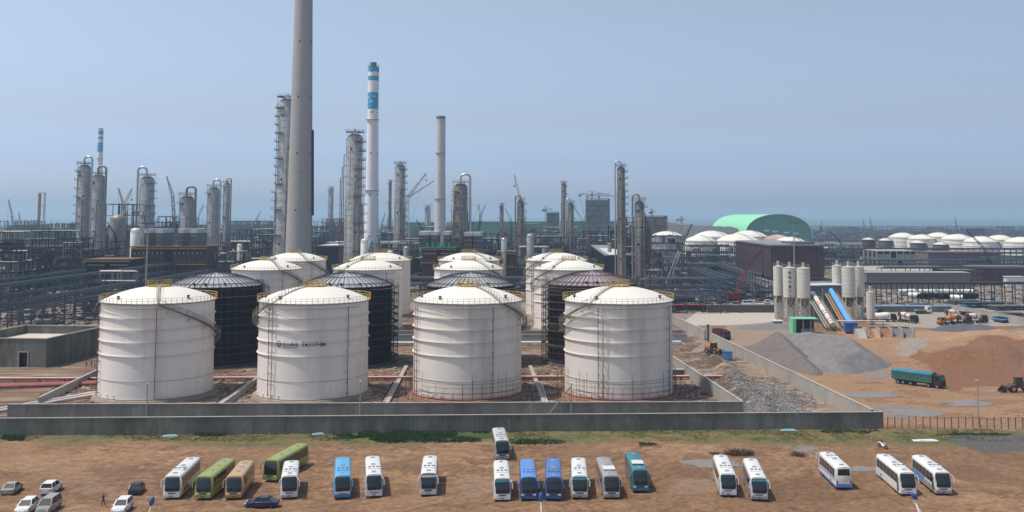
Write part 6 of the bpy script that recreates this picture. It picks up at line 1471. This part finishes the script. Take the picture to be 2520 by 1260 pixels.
# furnaces
def furnace(label, xl, xr, ytop, Y, dep, ducts, mw=M_rsteel, green=False, dtop=566, lights=True):
    a = at(xl, ytop, Y); b = at(xr, ytop, Y); w = b.x - a.x; h = a.z; t = thing('furnace', label, 'furnace', (a.x, Y, 0), 0, 'dark red process furnaces')
    MB().box(0, w * .44, 0, dep, 0, h).build('casing', mw, t); MB().box(w * .56, w, 0, dep, 0, h).build('casing', mw, t); MB().box(w * .44, w * .56, 2.5, dep - 1, 0, h * .96).build('duct_gap', M_steel2, t)
    rb = MB(); k = int(w / 2.4)
    for i in range(k + 1):
        x = w * i / k
        if not (.45 * w < x < .55 * w): rb.box(x - .14, x + .14, -.28, -.005, 0, h)
    rb.build('buckstay', M_steel2, t)
    for z in (h * .97, h * .62):
        m_ = MB(); m_.box(-1, w + 1, -1.8, -.3, z, z + .25); m_.build('walkway', M_yel, t); rr_ = MB(); [rr_.bar((-1, -1.75, z + q), (w + 1, -1.75, z + q), .09) for q in (.7, 1.3)]; [rr_.bar((-1 + (w + 2) * i / 16, -1.75, z + .2), (-1 + (w + 2) * i / 16, -1.75, z + 1.3), .08) for i in range(17)]; rr_.build('handrail', M_rust, t)
    if lights:
        lm = MB()
        for i in range(16):
            x = w * (.05 + .9 * i / 15)
            if abs(x / w - .5) > .07: lm.box(x - .28, x + .28, -.34, -.29, h * .86, h * .86 + .5)
        lm.build('white_light', M_ltrim, t)  # rows of small white lights, drawn as pale boxes that don't glow
    MB().box(-1, w + 1, -1, dep + 1, h + .26, h + .7).build('top_deck', M_greenp if green else M_rust, t)
    if green:
        for i in range(5): MB().box(w * (.1 + .17 * i), w * (.2 + .17 * i), 1, 3, h + .7, h + 3.2).build('green_beam', M_greenp, t)
    for (dl, dr) in ducts:
        x0, x1 = at(dl, 600, Y).x - a.x, at(dr, 600, Y).x - a.x; zt = at(dl, dtop, Y + 4).z
        o = MB().box(x0, x1, 3, dep - 3, h + .71, zt).build('convection_box', M_steel3, t); MB().box(x0 - .3, x1 + .3, 2.7, dep - 2.7, zt - 1.6, zt + .6).build('box_top', M_paleroof, o)
        s = MB(); [s.box(x0 - .15, x1 + .15, 2.8, 2.98, z, z + .3) for z in np.arange(h + 2.5, zt, 2.6)]; s.build('stiffener', M_steel2, o); MB().box(x0, x1, 2.2, 2.75, h + (zt - h) * .6, h + (zt - h) * .6 + .15).build('catwalk', M_yel, o)
    return t
furnace('big dark red furnace with four grey boxes on top, left of the great chimney', 324, 505, 609, 545, 22, ((350, 362), (380, 394), (434, 445), (464, 479)))
furnace('low dark furnace left of the big dark red one', 213, 318, 641, 520, 20, (), M_black)
furnace('dark red furnace with green beams on its deck', 1040, 1118, 612, 590, 24, ((1030, 1052), (1060, 1074), (1090, 1104)), green=True, dtop=572)
furnace('dark red furnace with pale boxes right of the green-beamed one', 1124, 1190, 620, 600, 24, ((1142, 1160), (1164, 1182)), dtop=574)
furnace('small dark red furnace between the third and fourth tank columns', 1226, 1266, 622, 560, 16, (), M_rsteel, lights=False)

# large halls
def hall2(label, X0, X1, Y0, Y1, h, mw, mr, name='hall', cat='building', openlow=0, seams=4, up=None, group=None):
    t = thing(name, label, cat, (X0, Y0, 0), 0, group); w, d = X1 - X0, Y1 - Y0
    MB().box(0, w, 0, d, openlow, h).build('wall', mw, t); MB().box(-.5, w + .5, -.5, d + .5, h + .003, h + .6).build('roof', mr, t); s = MB()
    for i in range(int(w / seams) + 1): x = w * i / int(w / seams); s.box(x - .15, x + .15, -.22, -.004, 0, h - .1)
    for i in range(int(d / seams) + 1): y = d * i / int(d / seams); s.box(-.22, -.004, y - .15, y + .15, 0, h - .1)
    for z in np.arange(max(openlow, 1) + 1, h, 3.4): s.box(0, w, -.30, -.23, z, z + .18); s.box(-.30, -.23, 0, d, z, z + .18)
    s.build('wall_posts', M_steel2, t); 
    if up: up(t, w, d, h)
    return t
M_dred = mat('dark_red_cladding', (.085, .030, .032), .85, n=.25, s=.12, streak=.5, col2=(.05, .028, .03), amt=.5)
def rf_(t, w, d, h): MB().box(1, w - 1, 4, d - 4, h + .61, h + .9).build('roof_sheet', M_galv2, t); MB().box(w * .45, w * .9, 8, d * .3, h + .91, h + 2.5).build('roof_unit', M_steel3, t)
hall2('great dark red cladded hall behind the cement silos', 139.5, 172, 640, 760, 21.6, M_dred, M_steel3, openlow=2.5, up=rf_)
hall2('long dark hall with a pale ragged roof receding right of the rear tanks', 33.5, 47.5, 600, 800, 17.2, M_steel2, M_galv2, up=lambda t, w, d, h: MB().box(2, w - 2, 0, d * .6, h + .61, h + .8).build('roof_sheet', M_paleroof, t))
hall('torn_roof_block', 'black block with a torn pale roof right of the great chimney', 'building', 780, 838, 606, 600, 40, M_steel2, M_paleroof, seams=5)
hall('boiler_house', 'blue-green clad block behind the blue-green frame right of the striped chimney', 'building', 938, 975, 574, 830, 40, M_steel, M_galv2, seams=5)
hall('low_shed', 'small concrete structure with a pale roof at the left edge', 'building', -60, 42, 648, 500, 20, M_concd, M_concp, seams=5)
def grid_building(label, xl, xr, ytop, Y, dep, mw, nx, nz, mdark=M_steel2, cat='building'):
    a = at(xl, ytop, Y); b = at(xr, ytop, Y); w = b.x - a.x; h = a.z; t = thing('frame_building', label, cat, (a.x, Y, 0))
    f = MB(); th = w / nx * .16
    for i in range(nx + 1): f.box(w * i / nx - th / 2, w * i / nx + th / 2, 0, 1, 0, h)
    for i in range(nx): 
        for k in range(nz + 1): f.box(w * i / nx + th / 2 + .01, w * (i + 1) / nx - th / 2 - .01, .05, .95, h * k / nz - th * .5, h * k / nz + th * .4)
    ny = max(2, int(dep / 9))
    for j in range(1, ny + 1): 
        for xx in (0, w): f.box(xx - th / 2, xx + th / 2, dep * j / ny - .5, dep * j / ny + .5, 0, h)
    for k in range(nz + 1): f.box(.3, w - .3, 1.2, dep, h * k / nz - .2, h * k / nz + .2)
    f.build('concrete_frame', mw, t); MB().box(.5, w - .5, 3, dep - 2, 0, h * .97).build('inner_wall', mdark, t)
    for i in range(nx):
        for k in range(nz):
            if (i * 7 + k * 3) % 4: MB().box(w * i / nx + th, w * (i + 1) / nx - th, .35, .6, h * k / nz + th * .5, h * (k + .62) / nz).build('infill_panel', mw, t)
    return t
grid_building('pale concrete frame building on the right, six bays wide', 2158, 2257, 618, 720, 30, M_concp, 6, 3)
grid_building('hazy concrete tower block under the two tower cranes', 1444, 1500, 489, 1500, 40, M_concd, 5, 8, M_steel)
grid_building('smaller hazy concrete block left of the thin tall column', 1346, 1376, 521, 1500, 40, M_concd, 4, 4, M_steel)
grid_building('hazy brick-coloured block behind the rightmost column', 1590, 1642, 531, 1500, 40, M_rust, 6, 3, M_rsteel)
grid_building('low unfinished concrete block at the right, beyond the racks', 2330, 2400, 665, 590, 26, M_concd, 7, 2)
hall('brown_wall_building', 'long low brown building with a scaffolded upper floor on the right', 'building', 2284, 2462, 622, 760, 30, mat('brown_render', (.13, .10, .09), .9, n=.15), M_rust, seams=6)
hall('site_wall_building', 'long low grey-brown wall building behind the nearest right rack', 'building', 2132, 2386, 672, 570, 10, mat('grey_brown_wall', (.16, .14, .13), .9, n=.12), M_concp, seams=6)
hall('red_shed', 'dark red shed block at the right edge', 'shed', 2418, 2560, 660, 600, 30, M_dred, M_steel3, seams=5)
hall('yard_wall_building', 'low concrete yard wall with a blue top behind the mixers', 'wall', 2150, 2340, 755, 436, 1.2, M_conc, M_bluel, seams=4)
wall('yard_wall', 'tan wall running down to the right edge below the dark steel stacks', [Vector((at(2342, 755, 436).x, 436, 0)), Vector((at(2560, 800, 372).x, 372, 0))], 3.0, .4, M_concp)
hall('stripe_wall', 'brown wall with a red stripe along the far side of the paved yard', 'wall', 1742, 1912, 752, 434, 1.0, mat('brown_wall', (.13, .095, .08), .9, n=.12), M_conc, seams=5)
hall('stripe_wall', 'red-edged low wall at the left of the paved yard', 'wall', 1664, 1740, 752, 440, 1.0, M_rsteel, M_red, seams=5)
for xl, xr, Y, lab in ((2177, 2217, 600, 'blue tarpaulined shed roof behind the nearest right rack'), (2452, 2476, 640, 'blue container beside the red shed at the right'), (150, 215, 480, 'blue sheeted cabin among the left racks')):
    hall('blue_shed', lab, 'shed', xl, xr, {600: 692, 640: 680, 480: 735}[Y], Y, 7, M_blue, M_blue, seams=3)
hall('site_cabin', 'row of white site cabins at the right edge', 'cabin', 2478, 2520, 682, 592, 5, M_ltrim, M_paleroof, seams=3)
hall('paved_slab', 'pale paved loading slab in front of the right-hand frame building', 'slab', 2140, 2400, 668, 640, 60, M_concp, M_concp, seams=100)
hall('green_shed', 'long low green roof on the skyline, centre', 'shed', 1152, 1345, 546, 1700, 90, M_greend, M_greend, seams=20)
hall('green_shed', 'long low green roof on the skyline below the tower block', 'shed', 1380, 1520, 545, 1720, 90, M_greend, M_greend, seams=20)
hall('green_shed', 'low green roof on the skyline left of the pale chimney', 'shed', 1000, 1075, 548, 1700, 60, M_greend, M_greend, seams=20)
hall('blue_block', 'blue-grey block on the far shore rack', 'building', 2378, 2422, 562, 1850, 30, M_steel, M_steel3, seams=10)

# green vaulted storage dome: sun on its left flank, end wall towards us
Y0, Y1 = 1620, 1960; c0 = at(1916, 560, Y0); hw = 82 / scl(Y0); hh = at(1916, 527, Y0).z; t = thing('storage_dome', 'great green vaulted storage hall, light green roof and dark green end wall', 'storage hall', (c0.x, Y0, 0))
n = 28; prof = [(hw * math.cos(pi * i / n), 3 + (hh - 3) * (max(0, math.sin(pi * i / n))) ** .72) for i in range(n + 1)]
v = MB(); V = []
for k in range(7):
    y = (Y1 - Y0) * k / 6; V += [(x, y, z) for x, z in prof]
v.add(V, [(k * (n + 1) + i, k * (n + 1) + i + 1, (k + 1) * (n + 1) + i + 1, (k + 1) * (n + 1) + i) for k in range(6) for i in range(n)]); v.build('vault_roof', M_green, t, smooth=30)
e_ = MB(); e_.add([(x, -.4, z) for x, z in prof] + [(-hw, -.4, -1), (hw, -.4, -1)], [tuple(list(range(n + 1)) + [n + 1, n + 2])]); e_.build('end_wall', M_greend, t)
rm = MB(); [rm.bar((prof[i][0], -.6, prof[i][1]), (prof[i + 1][0], -.6, prof[i + 1][1]), 1.0) for i in range(n)]; rm.build('verge', M_green, t)
for x in (-.45, -.2, .15, .42): MB().box(hw * x, hw * x + 9, -1.0, -.5, 13 - x * 5, 15.5 - x * 5).build('end_window', M_paleroof, t)
MB().box(-hw - 1, -hw + 1, 0, Y1 - Y0, 0, 3).build('base_wall', M_concp, t)

# far white tanks
def far_tank(label, x, Y, hp, yr, m=M_white, mr=None, ribs=False, group='far white storage tanks', dm=.16):
    p = at(x, yr, Y); r = hp / scl(Y); h = p.z; t = thing('far_tank', label, 'tank', (p.x, Y, 0), 0, group); hd = r * dm * 2
    MB().lathe([(r, 0), (r, h)], 48).build('shell', m, t, smooth=30); MB().lathe([(q, h + .05 + z) for q, z in dome_pts(r + .2, hd)], 44).build('roof', mr or bpy.data.materials['roof_white'], t, smooth=30)
    g_ = MB(); [g_.ring(r - .02, h * k, .35, .3, 40) for k in (.98, .72, .46)]; g_.build('stiffener_ring', m, t)
    railing(r + .2, h, 0, 2 * pi, 1.3, 24, .09).build('railing', M_yel, t); pr = None; s = MB()
    for i in range(21):
        a = FR + .6 + 1.6 * i / 20; c, s_ = math.cos(a), math.sin(a); q = (c * (r + 1), s_ * (r + 1), h * (1 - i / 20) + .3)
        if pr: s.bar(pr, q, 1.2, .5)
        pr = q
    for i in range(6): a = FR + .6; r0, r1 = r * i / 6, r * (i + 1) / 6; s.bar((r0 * math.cos(a), r0 * math.sin(a), h + .5 + dz(r, hd, min(r0, r - .01))), (r1 * math.cos(a), r1 * math.sin(a), h + .5 + dz(r, hd, min(r1, r - .01))), .8, .3)
    s.build('stair', M_rail, t)
    if ribs:
        b = MB()
        for j in range(28):
            a = 2 * pi * j / 28; [b.bar((r * (k / 5) * math.cos(a), r * (k / 5) * math.sin(a), h + .3 + dz(r, hd, min(r * k / 5, r - .01))), (r * ((k + 1) / 5) * math.cos(a), r * ((k + 1) / 5) * math.sin(a), h + .3 + dz(r, hd, min(r * (k + 1) / 5, r - .01))), .6) for k in range(5)]
        b.build('roof_ribs', M_ltrim, t)
    return t
M_salm = mat('salmon_primer', (.40, .17, .12), .8, n=.1)
for x, Y, hp, yr, lab, kw in ((1641, 1150, 43, 583, 'far white tank behind the gridded steel skeleton', {}), (1722, 1040, 40, 593, 'far white tank nearest us, behind the stair truss', {}), (1752, 1160, 47, 583, 'far white tank second from the left, further back', {}),
    (1815, 1040, 54, 593, 'wide far white tank left of the dark red hall', {}), (1842, 1170, 46, 582, 'far white tank behind the wide one left of the red hall', {}), (1913, 1130, 34, 590, 'far tank with a salmon ribbed roof', dict(mr=M_salm, ribs=True)), (1944, 1040, 40, 596, 'far white tank peeping over the dark red hall', {}),
    (2222, 1150, 35, 584, 'leftmost of the right-hand far white tanks', {}), (2268, 1100, 34, 588, 'second of the right-hand far white tanks', {}), (2310, 1180, 34, 583, 'third of the right-hand far white tanks, set back', {}), (2356, 1080, 40, 589, 'fourth of the right-hand far white tanks', {}),
    (2414, 1020, 42, 595, 'fifth of the right-hand far white tanks, behind the slanting crane', {}), (2460, 1120, 36, 590, 'sixth of the right-hand far white tanks', {}), (2512, 1040, 40, 596, 'rightmost far white tank, cut by the edge', {}),
    (2137, 960, 15, 590, 'small dark red tank with a pale top', dict(m=M_dred)), (2179, 960, 17, 592, 'small grey tank right of the small dark red one', dict(m=M_steel3)), (2259, 900, 19, 598, 'small grey tank in front of the right-hand white tanks', dict(m=M_steel3)), (2314, 900, 18, 602, 'small grey tank, rightmost of the small ones', dict(m=M_steel3))):
    far_tank(lab, x, Y, hp, yr, **kw)

# high-mast light
def mast(label, px, Y, ytop, heads=True):
    p = at(px, ytop, Y); t = thing('light_mast', label, 'light mast', (p.x, Y, 0)); MB().tube([(0, 0, 0), (0, 0, p.z)], [.45, .22], 8).build('mast', M_rail, t); h = MB(); h.ring(1.2, p.z - .3, .2, .2, 12)
    for j in range(8): a = 2 * pi * j / 8; h.box(1.9 * math.cos(a) - .45, 1.9 * math.cos(a) + .45, 1.9 * math.sin(a) - .45, 1.9 * math.sin(a) + .45, p.z - .5, p.z + .1); h.bar((0, 0, p.z - .1), (1.9 * math.cos(a), 1.9 * math.sin(a), p.z - .1), .15)
    h.build('lamp_ring', M_steel3, t)
mast('tall light mast standing behind the left cement silos', 1953, 520, 547)
mast('dark light mast in front of the big dark red furnace', 364, 380, 548)
mast('dark mast between the striped chimney and the slim grey column', 958, 560, 560)

# big pipes lying in the right yard
def bigpipe(label, px, py, ln, r, m, rz, n=1, gap=0):
    p = g(px, py); t = thing('steel_pipe', label, 'pipe', (p.x, p.y, 0), rz, 'large pipe lengths lying in the right yard'); b = MB(); b.lathe([(r, 0), (r, ln), (r * .93, ln), (r * .93, 0), (r, 0)], 18); o = b.build('pipe', m, t, smooth=40); o.location = (0, 0, r); o.rotation_euler = (0, pi / 2, 0); MB().box(1, 1.4, -r, r, -.1, .12).build('sleeper', M_rust, t); return t
for i in range(9): bigpipe('black pipe length, number %s from the left of the black row' % ('one two three four five six seven eight nine'.split()[i]), 2262 + i * 16, 736 + (i % 2), 9, 1.3, M_black, .9)
for i in range(4): bigpipe('white wrapped pipe length lying in the row behind the black pipes, %s from the left' % ('first', 'second', 'third', 'last')[i], 2210 + i * 48, 722, 9, 1.1, M_ltrim, .05)
for i, (x, y) in enumerate(((2235, 732), (2338, 738))): bigpipe(('white pipe length at the left end of the black row', 'white pipe length in the middle of the black row')[i], x, y, 6, 1.3, M_ltrim, -.6)
def stack(label, px, py, w, d, h, ms, rz=0):
    p = g(px, py); t = thing('steel_stack', label, 'stack of steel', tuple(p), rz); k = 0
    z = 0
    while z < h:
        b = MB(); hh = R.uniform(.25, .5)
        for i in range(int(w / 1.2)): x = -w / 2 + i * 1.2; b.box(x, x + .8, -d / 2 * R.uniform(.6, 1), d / 2 * R.uniform(.6, 1), z, z + hh)
        b.build('beam_layer', ms[k % len(ms)], t); z += hh + .15; k += 1
for i, (x, y, w, d, h, rz) in enumerate(((2370, 748, 14, 8, 2.0, .3), (2420, 756, 20, 8, 2.2, .1), (2480, 762, 16, 10, 1.8, .2), (2450, 778, 22, 8, 1.8, -.2), (2500, 792, 16, 8, 1.8, .2), (1850, 735, 16, 6, 1.5, .5), (1880, 722, 14, 8, 1.8, .5), (1800, 757, 18, 4, 1.2, .05))):
    stack('stack of dark steel sections ' + ('left of the dark group beyond the mixers', 'in the middle of the dark group beyond the mixers', 'at the right of the dark group beyond the mixers', 'just above the tan yard wall', 'at the right edge above the tan yard wall', 'beside the parked cars left of the silos', 'behind the parked cars left of the silos', 'on the far wall of the paved yard')[i], x, y, w, d, h, [M_steel2, M_steel, M_bluel] if i % 3 == 1 else [M_steel2, M_steel3], rz)
# a few parked cars and a red forklift in the paved yard
for i, ((x, y), a, k, pn, lab) in enumerate((((1822, 723), 80, 'suv', P_w, 'white car on the paved road left of the silos'), ((1875, 741), 80, 'suv', P_cd, 'dark car parked left of the silos'), ((1888, 748), 85, 'suv', P_ws, 'grey car parked closest to the left silos'), ((1842, 752), 10, 'van', P_w, 'white van beside the red machine in the paved yard'))):
    o = car(lab, pn, k); o.location = g(x, y); o.rotation_euler = (0, 0, math.radians(a)); o['group'] = 'cars in the paved yard'; o.scale = (1.25,) * 3
machine('forklift', 'red machine standing on the far side of the paved yard', (1820, 764), 1.2, 'loader', .9, M_red)
machine('roller', 'pale machine at the brown wall of the paved yard', (1752, 762), .2, 'loader', .9, M_rail)
machine('site_dumper', 'orange crane body among the columns of the steelwork, centre right', (1690, 700), .6, 'digger', 1.5)

# clutter of materials over the works (too many pieces to count)
def clutter(label, quads, n, smin, smax, m, tall=.5):
    b = MB()
    for i in range(n):
        q = R.choice(quads); x = R.uniform(q[0], q[2]); y = R.uniform(q[1], q[3]); p = gz(x, y); s = R.uniform(smin, smax); a = R.choice((0, pi / 2)) + R.uniform(-.15, .15); L_ = s * R.uniform(.6, 2.4); W_ = s * R.uniform(.25, .8); h = s * R.uniform(.2, 1) * tall
        b.box(p.x - L_, p.x + L_, p.y - W_, p.y + W_, -.1, h, a, (p.x, p.y))
    tag(b.build('building_materials', m), label, kind='stuff')
QL = [(0, 690, 250, 800), (215, 680, 330, 780)]; QM = [(600, 640, 1560, 720), (0, 620, 560, 700)]; QR = [(1560, 680, 1830, 770), (1750, 700, 1900, 745)]; QF = [(2130, 680, 2520, 750), (2010, 640, 2520, 700)]
clutter('pale stacked materials strewn through the steelwork', QL + QM + QR, 900, .5, 2.0, M_rubble)
clutter('dark steel and timber lying through the steelwork', QL + QM + QR, 1400, .5, 2.4, M_steel2)
clutter('rusty steel lying through the steelwork', QL + QM + QR + QF, 1100, .4, 1.8, M_rust)
clutter('blue-grey steel parts lying about the yards', QR + QF, 700, .4, 1.8, M_steel, .4)
clutter('pale boards and bags on the right-hand yards', QF, 500, .4, 1.8, M_rubble, .5)
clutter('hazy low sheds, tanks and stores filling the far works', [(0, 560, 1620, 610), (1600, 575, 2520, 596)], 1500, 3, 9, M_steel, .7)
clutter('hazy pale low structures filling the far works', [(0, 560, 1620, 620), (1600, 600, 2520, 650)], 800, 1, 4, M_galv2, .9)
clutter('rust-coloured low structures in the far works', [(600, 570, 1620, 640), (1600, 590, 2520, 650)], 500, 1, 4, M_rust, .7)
clutter('dark plant and scrub on the far shore', [(1600, 562, 2520, 580), (0, 556, 1000, 570)], 900, 3, 10, mat('far_scrub', (.04, .055, .035), .9, n=.3), .8)
mound('embankment', 'dark hazy embankment left of the green dome', [(1640, 546, 1780), (1700, 552, 1760), (1800, 556, 1700)], 3, 1700, mat('dark_spoil', (.07, .065, .06), .95), 14, 1.2, cat='embankment')
# ================================================================ haze: the sea air between here and the horizon
hz = MB(); hz.box(-16500, 16500, -400, 30500, -8, 160)
hm = bpy.data.materials.new('haze'); hm.use_nodes = True; t = hm.node_tree; t.nodes.clear()
ou = t.nodes.new('ShaderNodeOutputMaterial'); pv = t.nodes.new('ShaderNodeVolumePrincipled'); pv.inputs['Density'].default_value = 0.00016
pv.inputs['Color'].default_value = (0.62, 0.84, 1.0, 1); pv.inputs['Anisotropy'].default_value = 0.2
t.links.new(pv.outputs[0], ou.inputs['Volume'])
tag(hz.build('haze', hm), 'thin blue-grey sea haze over the whole site', kind='stuff')
